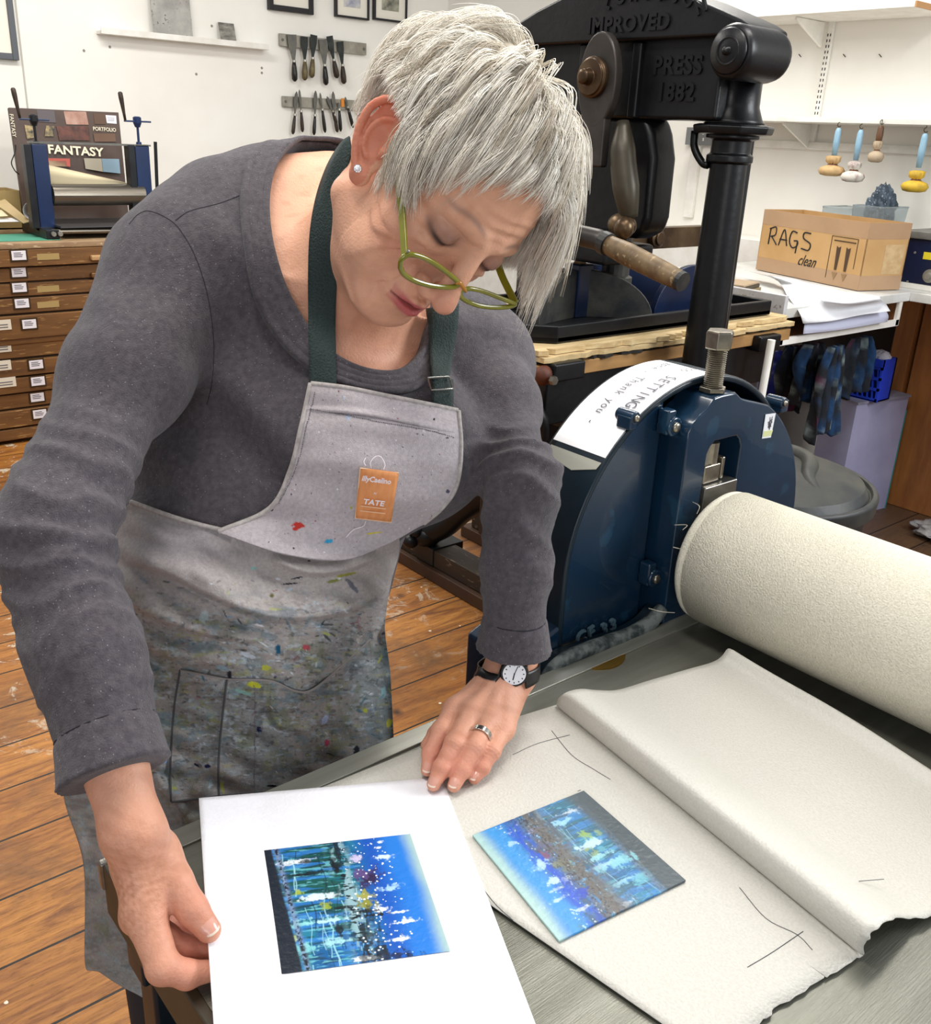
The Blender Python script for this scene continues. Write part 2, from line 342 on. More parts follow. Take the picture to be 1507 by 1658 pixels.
for u,v in ((136,82),(178,76),(318,120),(424,118),(424,110),(343,42)):
    p=ony(u,v,YW-.002); tag(MB().lathe(p,(0,1,0),[(0,.007),(.003,.008)],8).build('wall_plug',mat('plug_grey','8c8880',rough=.7)),{136:'small grey wall plug below the left half of the picture ledge',178:'small grey wall plug, right of its neighbour below the picture ledge',318:'small grey wall plug in the middle of the bare wall',343:'small mark just above the picture ledge'}.get(u,'small grey wall plug, %s of a close pair left of the knives'%('lower' if v==118 else 'upper')),'wall plug')
# ---------------- plan chest
oak=mat('plan_chest_oak','80592f','5c3c1f',rough=.55,scale=3,stretch=(1,6,9),detail=7,lo=.3,hi=.7,c3='a07a4a',bump=.2); oakd=mat('plan_chest_dark','2e1f14','402c1b',rough=.7,scale=6)
oakt=mat('plan_chest_top','8b6f52','a98e6c',rough=.6,scale=5,stretch=(1,3,3),c3='c9b696',detail=7)
CY=4.1; x0=-.5; x1=1.6
t=thing('plan_chest','old oak plan chest with many shallow labelled drawers against the white wall','cabinet',((x0+x1)/2,CY+.3,0))
MB().box((x0,CY-.03,.915),(x1+.02,YW-.02,.945)).build('top',oakt,t,bevel=.006)
MB().box((x0+.02,CY+.01,.05),(x1,YW-.03,.915)).build('carcass',oakd,t)
MB().box((x0+.0,CY-.015,.02),(x1+.01,CY+.012,.075)).box((x0,CY-.02,.885),(x1+.01,CY+.012,.915)).box((x0,CY-.012,.477),(x1+.01,CY+.012,.51)).build('moulding',oak,t,bevel=.006)
lab=mat('label_white','e9e7ee',rough=.6); brass=mat('label_holder','4b3a26',rough=.4,metal=.5); ink=mat('printed_ink','55555e',rough=.7); blackink=mat('black_ink','17161a',rough=.7)
zs=[(.79,.88),(.705,.785),(.63,.70),(.555,.625),(.515,.55)]
edges=[.882,.795,.713,.632,.551,.512][::1]
rows=[(.800,.880),(.718,.796),(.640,.714),(.560,.636),(.512,.556)]
def vz(v): return ony(60,v,CY)[2]
tops=[401,431,456,480,507,548,579,606,633,658]; bots=[430,455,479,506,546,577,605,632,657,686]
for i,(tv,bv) in enumerate(zip(tops,bots)):
    zt,zb=vz(tv)-.003,vz(bv)+.003
    yy=CY-[.03,.004,.004,.006,.022,.004,.022,.02,.004,.02][i]
    d=MB().box((x0+.03,yy,zb),(x1-.02,CY+.3,zt)).build('drawer',oak,t,bevel=.003)
    lu=[30,30,31,35,47,49,58,61,60,64][i]; p=ony(lu,(tv+bv)/2-2,yy)
    if i!=5:
        MB().box((p[0]-.038,yy-.004,p[2]-.028),(p[0]+.038,yy,p[2]+.028)).build('label_holder',brass,d)
        MB().box((p[0]-.031,yy-.006,p[2]-.02),(p[0]+.031,yy-.004,p[2]+.021)).build('label',lab,d)
        b=MB()
        for k in (-.006,.002,.010): b.box((p[0]-.022,yy-.0068,p[2]+k),(p[0]+.02-abs(k),yy-.006,p[2]+k+.003))
        b.build('lettering',ink,d)
    if i in(4,5,6,7):
        p=ony(5+(8 if i==7 else 0),(tv+bv)/2,yy); g=MB(); zc=p[2]
        g.box((p[0]-.06,yy-.003,zc-.022),(p[0]+.035,yy,zc+.024)); g.build('label',mat('torn_paper_label','ded7c6',rough=.7),d)
        g=MB(); [g.box((p[0]-.05,yy-.0038,zc+k),(p[0]+.02,yy-.003,zc+k+.004)) for k in(-.012,0)]; g.build('lettering',ink,d)
    if i in(0,2,3): # pale tape patches and a wooden pull
        p=ony(78,(tv+bv)/2,yy); MB().box((p[0]-.05,yy-.0015,p[2]-.014),(p[0]+.05,yy,p[2]+.014)).build('tape_patch',mat('old_tape','a8905c',rough=.5),d)
    p=ony(186,(tv+bv)/2,yy); MB().box((p[0]-.12,yy-.025,p[2]-.012),(p[0]+.06,yy,p[2]+.012)).build('handle',mat('pale_pull','b48f62',rough=.5) if i==0 else oak,d,bevel=.005)
# ---------------- on the plan chest
ZT=.9455
tag(MB().box((-.3,4.12,ZT),(.66,4.40,ZT+.003)).build('cutting_mat',mat('cutting_mat_green','4f9c80','47917a',rough=.6,scale=5)),'green cutting mat lying on the plan chest','cutting mat')
card=mat('tan_card','c6b084','b9a276',rough=.8,scale=6)
def strip_card(P,m,label,nm='card_strip',z=.004,th=.002):
    tag(MB().prism([ony(u,v,y) if y else onz(u,v,ZT+z) for u,v,y in [(q+(None,))[:3] for q in P]],(0,0,th)).build(nm,m),label,'card')
strip_card([(33,362),(50,362),(76,375),(58,376)],mat('pale_card','dfd7b2',rough=.8),'pale card strip lying slanted on the green cutting mat')
strip_card([(-10,329,4.58),(8,323,4.60),(50,359,4.36),(38,362,4.34)],card,'broad tan card strip by the cardboard box',z=.012)
strip_card([(-12,338,4.5),(3,341,4.5),(13,350,4.42),(-5,351,4.42)],mat('pale_card','dfd7b2',rough=.8),'short pale card strip at the left end of the cutting mat',z=.006)
strip_card([(-12,353,4.46),(30,353,4.44),(33,359,4.38),(-12,360,4.38)],mat('white_sheet','e8e6e6',rough=.7),'white paper sheet on the cutting mat beneath the card strips',z=.0032,th=.001)
def openbox(name,x0,x1,y0,y1,z0,h,m,label,th=.006):
    g=MB(); g.box((x0,y0,z0),(x1,y1,z0+th)).box((x0,y0,z0),(x1,y0+th,z0+h)).box((x0,y1-th,z0),(x1,y1,z0+h)).box((x0,y0,z0),(x0+th,y1,z0+h)).box((x1-th,y0,z0),(x1,y1,z0+h))
    return tag(g.build(name,m),label,'box')
cb=mat('cardboard_yellow','b59d6a','a88f5e',rough=.85,scale=4)
p=ony(33,310,4.64); openbox('cardboard_box',p[0]-.5,p[0],4.64,4.88,ZT+.0005,ony(20,309,4.64)[2]-ZT,cb,'open yellowish cardboard box at the far left on the plan chest')
# white paper roll beside the small press
P=[onz(u,v,ZT+.03) for u,v in ((45,345),(58,352))]
g=MB(); c=onz(48,366,ZT+.05); c=ony(47,341,4.42); R_=.05
A=[(c[0]+R_*math.cos(a)*(1-.3*a/6),c[1]-.05,c[2]+R_*math.sin(a)*(1-.3*a/6)) for a in np.linspace(0,6.6,26)]
g.grid([A,[(x+.05,y+.12,z) for x,y,z in A]]); tag(solid(g.build('paper_roll',mat('white_sheet','e8e6e6',rough=.7),smooth=True),.001),'loosely curled white paper beside the small blue press','paper')
# portfolio
brown=mat('portfolio_brown','4a3a33','55443b',rough=.5,scale=5)
y0,y1=4.45,4.62
def pf(u,v):  # on the leaning cover
    r=ray(u,v); n=np.array([0,-1,.17]); n/=np.linalg.norm(n); c0=np.array([0,4.50,.95]); t_=((c0-CAMP)@n)/(r@n); return CAMP+r*t_
nrm=np.array([0,-1,.17]);nrm/=np.linalg.norm(nrm)
c=[pf(37,325),pf(207,325),pf(192,182),pf(14,174)]
t=thing('portfolio','big dark brown portfolio reading FANTASY leaning on the wall behind the small press','portfolio',(c[0]+c[1])/2*np.array([1,1,0])+np.array([0,0,ZT]))
cc=np.array(c); cc[0][2]=cc[1][2]=ZT+.002
MB().prism(cc,-nrm*.025).build('cover',brown,t,bevel=.002)
def patch(P,m,nm='picture_panel'): MB().prism([pf(u,v) for u,v in P],nrm*.0012).build(nm,m,t)
def z2(x,y): return (x/4.567,120+y/4.567)
patch([z2(*s) for s in ((470,275),(635,278),(655,375),(490,372))],mat('panel_pink','b59384','a07868',rough=.6,scale=25))
patch([z2(*s) for s in ((270,262),(400,270),(412,360),(285,350))],mat('panel_grey','5b5457',rough=.6))
patch([z2(*s) for s in ((415,385),(655,385),(665,490),(440,490))],mat('panel_maroon','6d4339','3a2925',rough=.6,scale=18))
patch([z2(*s) for s in ((690,290),(780,295),(780,370),(700,370))],mat('panel_brown','5d4636',rough=.6))
patch([z2(*s) for s in ((690,440),(850,440),(858,500),(700,500))],mat('panel_brown2','6a5040',rough=.6))
patch([z2(*s) for s in ((620,622),(750,625),(760,722),(632,700))],mat('panel_stone','a8a08e',rough=.6))
patch([z2(*s) for s in ((752,625),(880,628),(890,735),(762,722))],mat('panel_blue','7f98a8',rough=.6))
patch([z2(*s) for s in ((355,622),(515,625),(520,685),(360,680))],mat('panel_red','b5574b',rough=.6))
patch([z2(*s) for s in ((360,640),(490,642),(495,684),(365,680))],mat('panel_cream','cbb493',rough=.6))
patch([z2(*s) for s in ((180,375),(240,385),(250,470),(200,480))],mat('panel_gold','a89468','2e2c2a',rough=.5,scale=40))
patch([z2(*s) for s in ((340,380),(400,385),(395,460),(330,460))],mat('panel_gold','a89468','2e2c2a',rough=.5,scale=40))
patch([z2(*s) for s in ((780,303),(858,308),(862,368),(790,362))],lab,'sticker')
g=MB(); [g.prism([pf(*z2(795,y)),pf(*z2(845,y+2)),pf(*z2(845,y+5)),pf(*z2(795,y+3))],nrm*.0015) for y in(322,332,342)]; g.build('lettering',ink,t)
cream=mat('cream_lettering','e8dfc6',rough=.6)
def ptext(s,xy,size,sx=1,bold=.0,m=cream,right=None):
    o_=pf(*z2(*xy))+nrm*.002; r_=pf(*z2(xy[0]+40,xy[1]+(1.2 if right is None else right)))-pf(*z2(*xy)); text(s,size,o_,r_,(0,.17,1),m,t,bold=bold,sx=sx)
ptext('FANTASY',(560,570),.058,1.12,.0016,right=2.4)
ptext('PORTFOLIO',(772,410),.026,.85,.0004,right=2.4)
text('FANTASY',.025,pf(*z2(93,380))+nrm*.002,pf(*z2(100,430))-pf(*z2(93,380)),(1,0,.1),cream,t)
MB().tube(cr([pf(*z2(115,525)),pf(*z2(100,590))+nrm*.02,pf(*z2(72,660))+nrm*.03,pf(*z2(100,715))+nrm*.02,pf(*z2(140,740))],24),.003,6).build('ribbon',black,t)
# small table-top press
navy=mat('navy_enamel','1a2f57','16284c',rough=.3,scale=6); blk=mat('black_iron','15171b','22252a',rough=.4,scale=12,metal=.3); stl=mat('roller_steel','8d867a','6f685e',rough=.28,metal=.85,scale=3,stretch=(.4,5,5))
t=thing('tabletop_press','small navy blue etching press with steel roller on the plan chest','press',(onz(150,375,ZT)[0],4.3,ZT))
def P3(x,y,Y): return ony(*z2(x,y),Y)
YF=4.22
for side,(tl,tr,br,bl) in enumerate([((230,515),(345,515),(400,985),(285,985)),((985,520),(1100,520),(1135,955),(1040,955))]):
    A=[P3(*s,YF) for s in (tl,tr,br,bl)]; xa=(A[0][0]+A[3][0])/2; xb=(A[1][0]+A[2][0])/2; zt=A[0][2]; zb=ZT+.045
    post=MB().box((xa,YF,zb),(xb,YF+.05,zt)).build('post',navy,t,bevel=.004)
    MB().box((xa-.035,YF-.004,zb),(xa-.002,YF+.055,zt-.003)).build('guide_rail',blk,post,bevel=.002)
    sc=(xa+xb)/2-.005; 
    tp=P3(*((1010,345) if side else (235,330)),YF+.025); ztop=tp[2]
    s=MB().tube([(sc,YF+.025,zt-.01),(sc,YF+.025,ztop)],.006,10).lathe((sc,YF+.025,zt),(0,0,1),[(0,.014),(.012,.012)],12).lathe((sc,YF+.025,ztop-.03),(0,0,1),[(0,.012),(.02,.02),(.045,.02),(.05,.012)],12).build('pressure_screw',navy if side else blk,t,smooth=False)
    MB().obox((sc+.002,YF+.025,ztop-.003),(.066,0,.0),(0,.009,0),(0,0,.004)).build('crank',navy,s,bevel=.002)
    hx=sc-.06; MB().lathe((hx,YF+.022,ztop),(-.12,.0,1),[(0,.006),(.03,.007),(.06,.009),(.1,.0115),(.122,.011),(.128,.006)],12).build('handle',hd,s,smooth=True)
A=P3(215,510,YF+.02);B=P3(985,505,YF+.02)
MB().box((A[0],YF+.0,A[2]),(B[0]+.08,YF+.05,A[2]+.008)).build('top_bar',lsteel,t)
A=P3(395,895,YF+.03);B=P3(1040,890,YF+.03); zc=(A[2]+B[2])/2+.0
MB().lathe((A[0]-.01,YF+.03,zc),(1,0,0),[(0,.05),(B[0]-A[0]+.02,.05)],32).build('roller',stl,t,smooth=False)
MB().box((A[0]-.02,YF-.09,ZT+.052),(B[0]+.03,YF+.3,ZT+.060)).build('bed_plate',mat('bed_grey','5b5b5c',rough=.35,metal=.6),t)
f_=MB(); f_.box((A[0]-.09,YF-.095,ZT+.004),(A[0]-.03,YF+.28,ZT+.045)).box((B[0]+.02,YF-.095,ZT+.004),(B[0]+.08,YF+.28,ZT+.045)).box((A[0]-.09,YF-.0,ZT+.03),(B[0]+.08,YF+.05,ZT+.05)); f_.build('base_frame',blk,t,bevel=.003)
MB().tube([(A[0]-.06,YF-.075,ZT+.036),(B[0]+.05,YF-.075,ZT+.03)],.011,12).build('tie_bar',stl,t)
g=MB(); [g.lathe((A[0]-.06+dx,YF-.1,ZT+.028),(0,-1,0),[(0,.012),(.012,.011)],8) for dx in(0,.03)]; g.build('bolt',steel,t)
A=P3(1148,500,YF+.06);B=P3(1155,910,YF+.06); MB().tube([(B[0],YF+.06,ZT+.002),(A[0],YF+.06,A[2])],.009,8).build('upright_rod',blk,t)
g=MB(); U=np.linspace(0,1,20)
A1=[P3(185+ (940-185)*s,830,YF+.1+.0) for s in U]; top=[P3(215+(930-215)*s,(640+ (800-640)*s),YF+.12+.04*math.sin(s*3)) for s in U]
mid=[(a+b)/2+np.array([0,-.03,0]) for a,b in zip(A1,top)]
for a in A1: a[2]=max(a[2],ZT+.07)
g.grid([A1,mid,top]); 
tag(solid(g.build('felt_blanket',mat('cream_felt','ded0ad',rough=.95),smooth=True,sub=1),.006),'cream felt blanket draped behind the steel roller of the small press','blanket')
A=onz(*z2(600,1120),ZT+.018); B=onz(*z2(900,1060),ZT+.018)
tag(MB().box((A[0],4.075,ZT),(B[0]+.3,4.118,ZT+.022)).build('wooden_board',mat('pale_pine','b99663','a5814f',rough=.6,scale=4,stretch=(1,6,6)),bevel=.002),'pale wooden board lying in front of the small blue press','board')
# ---------------- right side: shelves, daubers, counter
def shelf(z,xf,y0,y1,label,endm=None):
    t=thing('wall_shelf',label,'shelf',(3.45,(y0+y1)/2,z-.02)); MB().box((xf,y0,z-.022),(XW-.002,y1,z)).build('shelf_board',whitep,t,bevel=.002); return t
z1=onx(1340,190,3.3)[2]; z2_=onx(1340,12,3.3)[2]
s1=shelf(z1,3.3,-.4,2.7,'lower white wall shelf with ink daubers hooked under its edge')
ye=onx(1485,8,3.3)[1]
s2=shelf(z2_,3.28,ye,3.2,'upper white wall shelf with a bare wood end')
MB().box((3.28,ye-.008,z2_-.022),(XW-.01,ye,z2_)).build('wood_end',mat('pine_end','b98a58',rough=.6),s2)
for u,v,s,zz in ((1335,30,s2,z2_),(1312,205,s1,z1)):
    p=onx(u,v,XW-.04); yb=p[1]; MB().prism([(XW-.03,yb,zz-.024),(3.34,yb,zz-.024),(3.34,yb,zz-.034),(XW-.03,yb,zz-.13)],(0,.012,0)).build('bracket',whitep,s,bevel=.002)
p=onx(1330,120,XW-.03); t=thing('shelf_upright','slotted white metal shelf upright fixed to the wall','rail',(XW-.01,p[1],z1-.1))
MB().box((XW-.02,p[1]-.014,z1-.12),(XW-.002,p[1]+.014,z2_-.02)).build('rail',whitep,t,bevel=.002)
g=MB(); [g.box((XW-.0212,p[1]+s*.007-.0022,z),(XW-.02,p[1]+s*.007+.0022,z+.012)) for z in np.arange(z1+.02,z2_-.06,.024) for s in(-1,1)]; g.build('slots',black,t)
bluep=mat('handle_blue','86aec6','98bccf',rough=.4,scale=20); hookm=mat('hook_wire','4a4438',rough=.35,metal=.8)
for (ut,vt,ub,vb,hm,rb,bc,col2,label) in [
 (1358,207,1344,285,bluep,.058,'c9a878','a88a60','ink dauber with tan pad and light blue handle, leftmost of the four on hooks'),
 (1394,210,1381,295,bluep,.052,'dcd7cc','7a3d4a','ink dauber with white pad and light blue handle, second from the left of four'),
 (1427,203,1416,263,mat('turned_wood','6b4a30','4f3522',rough=.45,scale=14),.034,'b9a68c','8a7058','small ink dauber with dark wooden handle, hanging highest'),
 (1498,216,1477,311,bluep,.056,'d9b23a','a88a3a','ink dauber with yellow pad and light blue handle, rightmost on the hooks')]:
    a=onx(ut,vt,3.29); b=onx(ub,vb,3.29); L_=a[2]-b[2]; c=np.array([3.29,a[1],b[2]])
    t=thing('ink_dauber',label,'dauber',c,'ink daubers hanging from the lower shelf')
    hz=L_*.42; top=a[2]
    MB().lathe(c+np.array([0,0,hz]),(0,0,1),[(0,.011),(L_*.3,.014),(L_*.5,.013),(L_-hz-.004,.010),(L_-hz,.005)],16).build('handle',hm,t,smooth=True)
    pm=mat('pad_'+bc,bc,col2,rough=.7,scale=25,lo=.45,hi=.75)
    MB().lathe(c,(0,0,1),[(0,rb*.45),(.005,rb*.82),(.022,rb),(.036,rb*.86),(.046,rb*.40)],20).build('pad',pm,t,smooth=True)
    prof=[]
    g=MB(); g.lathe(c+np.array([0,0,.045]),(0,0,1),[(0,rb*.42),(.008,rb*.3)],16); g.build('binding',mat('twine_dark','6e4a38',rough=.8),t)
    V=[];k=30
    for h,r0 in ((.050,rb*.26),(.062,rb*.50),(.080,rb*.52),(.086,.014)):
        for j in range(k): rr=r0*(1+.13*math.sin(j*2.1)+.09*math.sin(j*3.7+1)) if r0>.015 else r0; V.append(c+np.array([rr*math.cos(2*math.pi*j/k),rr*math.sin(2*math.pi*j/k),h+(.004*math.sin(j*1.9) if r0>.015 else 0)]))
    MB().add(V,[(i*k+j,i*k+(j+1)%k,(i+1)*k+(j+1)%k,(i+1)*k+j) for i in range(3) for j in range(k)]).build('gathered_cloth',pm,t,smooth=True)
    hk=[(3.29,a[1],z1-.022),(3.29,a[1],top+.022)]+[(3.29,a[1]+.009*math.sin(w),top+.013+.009*math.cos(w)) for w in np.linspace(0,4.2,10)]
    MB().tube(hk,.0018,6).build('hook',hookm,t)
for u,v in ((1367,90),(1425,90),(1295,90)):
    p=onx(u,v,XW-.004); tag(MB().tube([p+np.array([0,.008,.006]),p-np.array([0.003,.008,.006])],.002,6).build('wall_nail',hookm),{1367:'small dark nail in the wall just right of the slotted upright',1425:'small dark nail in the wall below the upper shelf, nearer the frame edge',1295:'small dark nail in the wall between press and slotted upright'}[u],'nail')
# small grey sign
a=onx(1112,206,XW-.03);b=onx(1150,236,XW-.03)
t=thing('wall_sign','small grey sign with white letters on the wall behind the iron column','sign',(XW-.02,(a[1]+b[1])/2,b[2]))
MB().box((XW-.03,b[1],b[2]),(XW-.018,a[1],a[2])).build('panel',mat('sign_grey','77797a',rough=.5),t)
text('o     o',.03,(XW-.0312,(a[1]+b[1])/2,a[2]-.024),(0,-1,0),(0,0,1),mat('sign_white','efefec',rough=.5),t,bold=.0008)
text('BB    s',.03,(XW-.0312,(a[1]+b[1])/2,a[2]-.055),(0,-1,0),(0,0,1),mat('sign_white','efefec',rough=.5),t,bold=.0008)
# counter
CT=1.0; YE=1.10; XL=2.03
t=thing('work_counter','white painted work counter with a pigeonhole under it and the cardboard rags box on top','counter',(2.7,1.4,0))
MB().box((XL,YE,CT-.035),(XW-.003,1.98,CT)).box((2.89,-.5,CT-.035),(XW-.003,YE,CT)).build('worktop',mat('white_worktop','d9d9d6','c4c3bd',rough=.4,scale=8),t,bevel=.003)
MB().box((XL-.02,YE-.01,CT-.045),(XL,1.96,CT+.045)).build('end_board',mat('worn_white','cfd0d4','b4b2b0',rough=.5,scale=12,c3='8c8378'),t,bevel=.002)
pl=onx(1262,520,XL); pb=ony(1265,557,YE)[2]; xr=ony(1455,520,YE)[0]; zu=CT-.035
g=MB(); g.box((XL+.0,YE+.01,pb-.0),(XL+.02,1.75,zu)).box((xr-.02,YE+.01,pb),(xr,1.75,zu)).box((XL,YE+.01,pb),(xr,1.75,pb+.015)); g.build('pigeonhole',mat('inner_wood','8a5c34','6e4526',rough=.6,scale=6),t)
g=MB(); g.box((XL-.002,YE,pb-.004),(XL+.022,YE+.012,zu)).box((xr-.022,YE,pb-.004),(xr+.002,YE+.012,zu)).box((XL,YE,pb-.006),(xr,YE+.012,pb+.018)); g.build('pigeonhole_edge',whitep,t)
lg=MB(); 
for x_,y_ in ((XL+.05,1.9),(xr+.2,1.9)): MB().box((x_-.03,y_-.03,0),(x_+.03,y_+.03,pb if y_<1 else zu)).build('leg',whitep,t,bevel=.003)
MB().box((XW-.1,-.4,0),(XW-.04,-.34,zu)).build('leg',whitep,t)
# wooden framing under the counter
pine=mat('orange_pine','a66d3a','86522a',rough=.5,scale=3,stretch=(6,6,1),detail=6,bump=.2)
def pl_box(u0,v0,u1,v1,x,th,m,nm,label,cat,z0=None):
    a=onx(u0,v0,x); b=onx(u1,v1,x); return tag(MB().box((x,b[1],b[2] if z0 is None else z0),(x+th,a[1],a[2])).build(nm,m,bevel=.003),label,cat)
a=onx(1447,560,3.30); b=onx(1479,560,3.30)
tag(MB().box((3.28,b[1],0.001),(3.34,a[1],.96)).build('timber_post',pine,bevel=.003),'narrow orange pine post under the counter beside the lilac cabinet','post')
tag(MB().box((3.30,-.35,0.001),(3.34,b[1]-.012,.955)).build('pine_partition',pine,bevel=.003),'wide knotty pine boarding under the counter at the right edge','boarding')
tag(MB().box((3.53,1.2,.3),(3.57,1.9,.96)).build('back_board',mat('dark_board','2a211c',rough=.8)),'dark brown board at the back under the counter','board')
# RAGS box
def on(u,v): return onz(u,v,CT)
A=on(1223,437);B=on(1388,472);Cc=on(1456,465)
ex=(B-A); L_=np.linalg.norm(ex); ex/=L_; ey=np.array([-ex[1],ex[0],0]); W_=.215; h=ond(1240,344,np.linalg.norm(A-CAMP)/np.linalg.norm(ray(1223,437))) ; H_=.250
t=thing('cardboard_box','open cardboard box marked RAGS clean standing on the white counter','box',A*.5+B*.5+ey*W_/2,)
cbm=mat('cardboard','c09a68','b48d5b',rough=.8,scale=5); zz=np.array([0,0,1.])
if ey[0]<0: ey=-ey
b0=A+zz*.003
g=MB(); th=.004
def ob(o,a,b,c): g.obox(o+(a+b+c)/2,a/2,b/2,c/2)
ob(b0,ex*L_,ey*th,zz*H_); ob(b0+ey*(W_-th),ex*L_,ey*th,zz*H_); ob(b0,ex*th,ey*W_,zz*H_); ob(b0+ex*(L_-th),ex*th,ey*W_,zz*H_); ob(b0,ex*L_,ey*W_,zz*th)
g.build('carton',cbm,t)
tp=mat('packing_tape','b09070','a8886a',rough=.25,scale=6)
g=MB(); f0=b0-ey*.0006
def ob2(o,a,b,c): g.obox(o+(a+b+c)/2,a/2,b/2,c/2)
ob2(f0+zz*.0,ex*L_,ey*.0005,zz*.055); ob2(f0+zz*(H_-.06),ex*L_,ey*.0005,zz*.06); e0=b0+ex*L_
ob2(e0,ey*W_,ex*.0006,zz*.055); ob2(e0+zz*(H_-.06),ey*W_,ex*.0006,zz*.06); g.build('packing_tape',tp,t)
g=MB(); ob2(e0+ey*.1+zz*.06,ey*.1,ex*.0009,zz*.11); g.build('torn_label',mat('torn_tan','c8ad82','b8986c',rough=.8,scale=30),t)
fr_=lambda s,z:f0-ey*.0008+ex*L_*s+zz*H_*z
def htext(s,sz,at,**k): text(s,sz,fr_(*at),ex,zz,blackink,t,**k)
def strokes(L,r=.0022):
    for s in L: 
        g.tube(cr([fr_(*p) for p in s],max(6,len(s)*5)),r,5)
g=MB()
strokes([[(.10,.72),(.095,.45)],[(.09,.70),(.15,.74),(.155,.62),(.11,.58)],[(.12,.58),(.18,.46)],
 [(.20,.46),(.24,.72),(.285,.47)],[(.205,.56),(.28,.56)],[(.37,.70),(.32,.71),(.305,.56),(.34,.46),(.385,.50),(.385,.57),(.35,.57)],[(.385,.57),(.38,.38)],
 [(.50,.72),(.44,.72),(.44,.63),(.51,.56),(.50,.46),(.43,.47)]],.0028); g.build('lettering',blackink,t)
text('clean',.062,fr_(.50,.285),ex,zz,blackink,t,shear=.5,sx=.8)
g=MB(); strokes([[(.70,.10),(.70,.74)],[(.70,.74),(.93,.74)],[(.93,.74),(.93,.3)]],.0012); strokes([[(.725,.68),(.915,.68)]],.0022)
for s in(.775,.86):
    g.prism([fr_(s-.018,.60),fr_(s,.575),fr_(s+.018,.60),fr_(s+.010,.24),fr_(s-.010,.24)],-ey*.0008)
g.build('arrow_symbol',mat('symbol_brown','4a3624',rough=.8),t)
g=MB(); [g.prism([fr_(s-.025,.2),fr_(s+.025,.2),fr_(s,.09)],-ey*.0008) for s in(.775,.86)]; g.build('arrow_tip',mat('symbol_faded','8f7350',rough=.8),t)
# clear tubs with rags behind
def tub(u0,u1,vt,label,x,fill):
    a=onx(u0,vt,x);b=onx(u1,vt,x); c=(a+b)/2; w=(a[1]-b[1])/2; t=thing('plastic_tub',label,'tub',(x,c[1],CT)); h=c[2]-CT-.002
    cl=mat('clear_plastic','dfe6e8',rough=.15,trans=.85,ior=1.2)
    g=MB(); o_=[(x+sx*(.1-.02*q_),c[1]+sy*w*(1-.18*q_),CT+.002+h*(1-q_)) for q_ in (0,1) for sx,sy in((-1,-1),(1,-1),(1,1),(-1,1))]
    g.add(o_,[(0,1,5,4),(1,2,6,5),(2,3,7,6),(3,0,4,7),(4,5,6,7)]); solid(g.build('tub',cl,t),.002)
    g=MB(); g.tube([o_[i] for i in(0,1,2,3,0)],.004,6); g.build('rim',cl,t)
    return c,w,h
p0=onx(1408,345,3.1)
c,w,h=tub(1352,1400,336,'empty clear plastic tub on the counter behind the rags box',3.32,0)
c,w,h=tub(1401,1452,334,'clear plastic tub heaped with blue grey rags behind the box',3.20,1)
def crumple(name,c,r,m,label,cat,seed,parent=None,amp=.35,n=26,spike=0):
    q_=np.random.default_rng(seed); ph=q_.normal(size=(8,3))*4; V=[]; F=[]
    for i in range(n+1):
        th=math.pi*i/n
        for j in range(2*n):
            a=math.pi*j/n; d=np.array([math.sin(th)*math.cos(a),math.sin(th)*math.sin(a),math.cos(th)])
            s=1+amp*sum(abs(math.sin(ph[k]@d+k))*(.5 if k<4 else .25) for k in range(8))/2-amp*.7+spike*max(0,d[2])**6*q_.random()
            V.append(np.array(c)+np.array(r)*d*s)
    for i in range(n):
        for j in range(2*n): F.append((i*2*n+j,(i+1)*2*n+j,(i+1)*2*n+(j+1)%(2*n),i*2*n+(j+1)%(2*n)))
    o=mesh(name,V,F,m,parent,smooth=True)
    if parent is None: tag(o,label,cat)
    return o
ragm=mat('rag_bluegrey','55626f','2b343d',rough=.9,scale=30,c3='aab4bc')
crumple('rag_heap',(c[0],c[1],c[2]-.01),(.07,w*.62,.07),ragm,'heap of crumpled blue grey rags sticking out of the clear tub','rags',3,amp=.7,spike=.35)
# navy apparatus at right edge
A=on(1452,466); 
t=thing('hot_plate_unit','navy metal control unit with a round dial and yellow sticker at the right edge','appliance',(3.2,.4,CT))
xf=3.0
f0_=onx(1462,384,xf); f1_=onx(1452,462,xf); zt=f0_[2]; yl=(f0_[1]+f1_[1])/2
MB().box((xf,-.2,CT+.02),(3.5,yl,zt)).build('housing',mat('navy_panel','101c3c','0c1530',rough=.35,scale=5),t,bevel=.003)
MB().box((xf-.015,-.22,CT+.001),(3.52,yl+.01,CT+.02)).build('base',whitep,t)
MB().box((xf-.01,-.22,zt),(3.52,yl+.005,zt+.03)).build('lid',mat('grey_lid','6f6d68','55534f',rough=.5,scale=8),t,bevel=.004)
p=onx(1505,447,xf); k=MB().lathe(p,(-1,0,0),[(0,.026),(.006,.026),(.008,.014),(.022,.012)],20).build('dial',steel,t)
p=onx(1504,414,xf); MB().box((xf-.002,p[1]-.035,p[2]-.015),(xf,p[1]+.022,p[2]+.012)).build('sticker',mat('yellow_sticker','d8c52a',rough=.5),t)
g=MB()
for u,v in ((1481,409),(1469,456)): p=onx(u,v,xf); g.lathe(p,(-1,0,0),[(0,.005),(.003,.004)],8)
g.build('screw',steel,t)
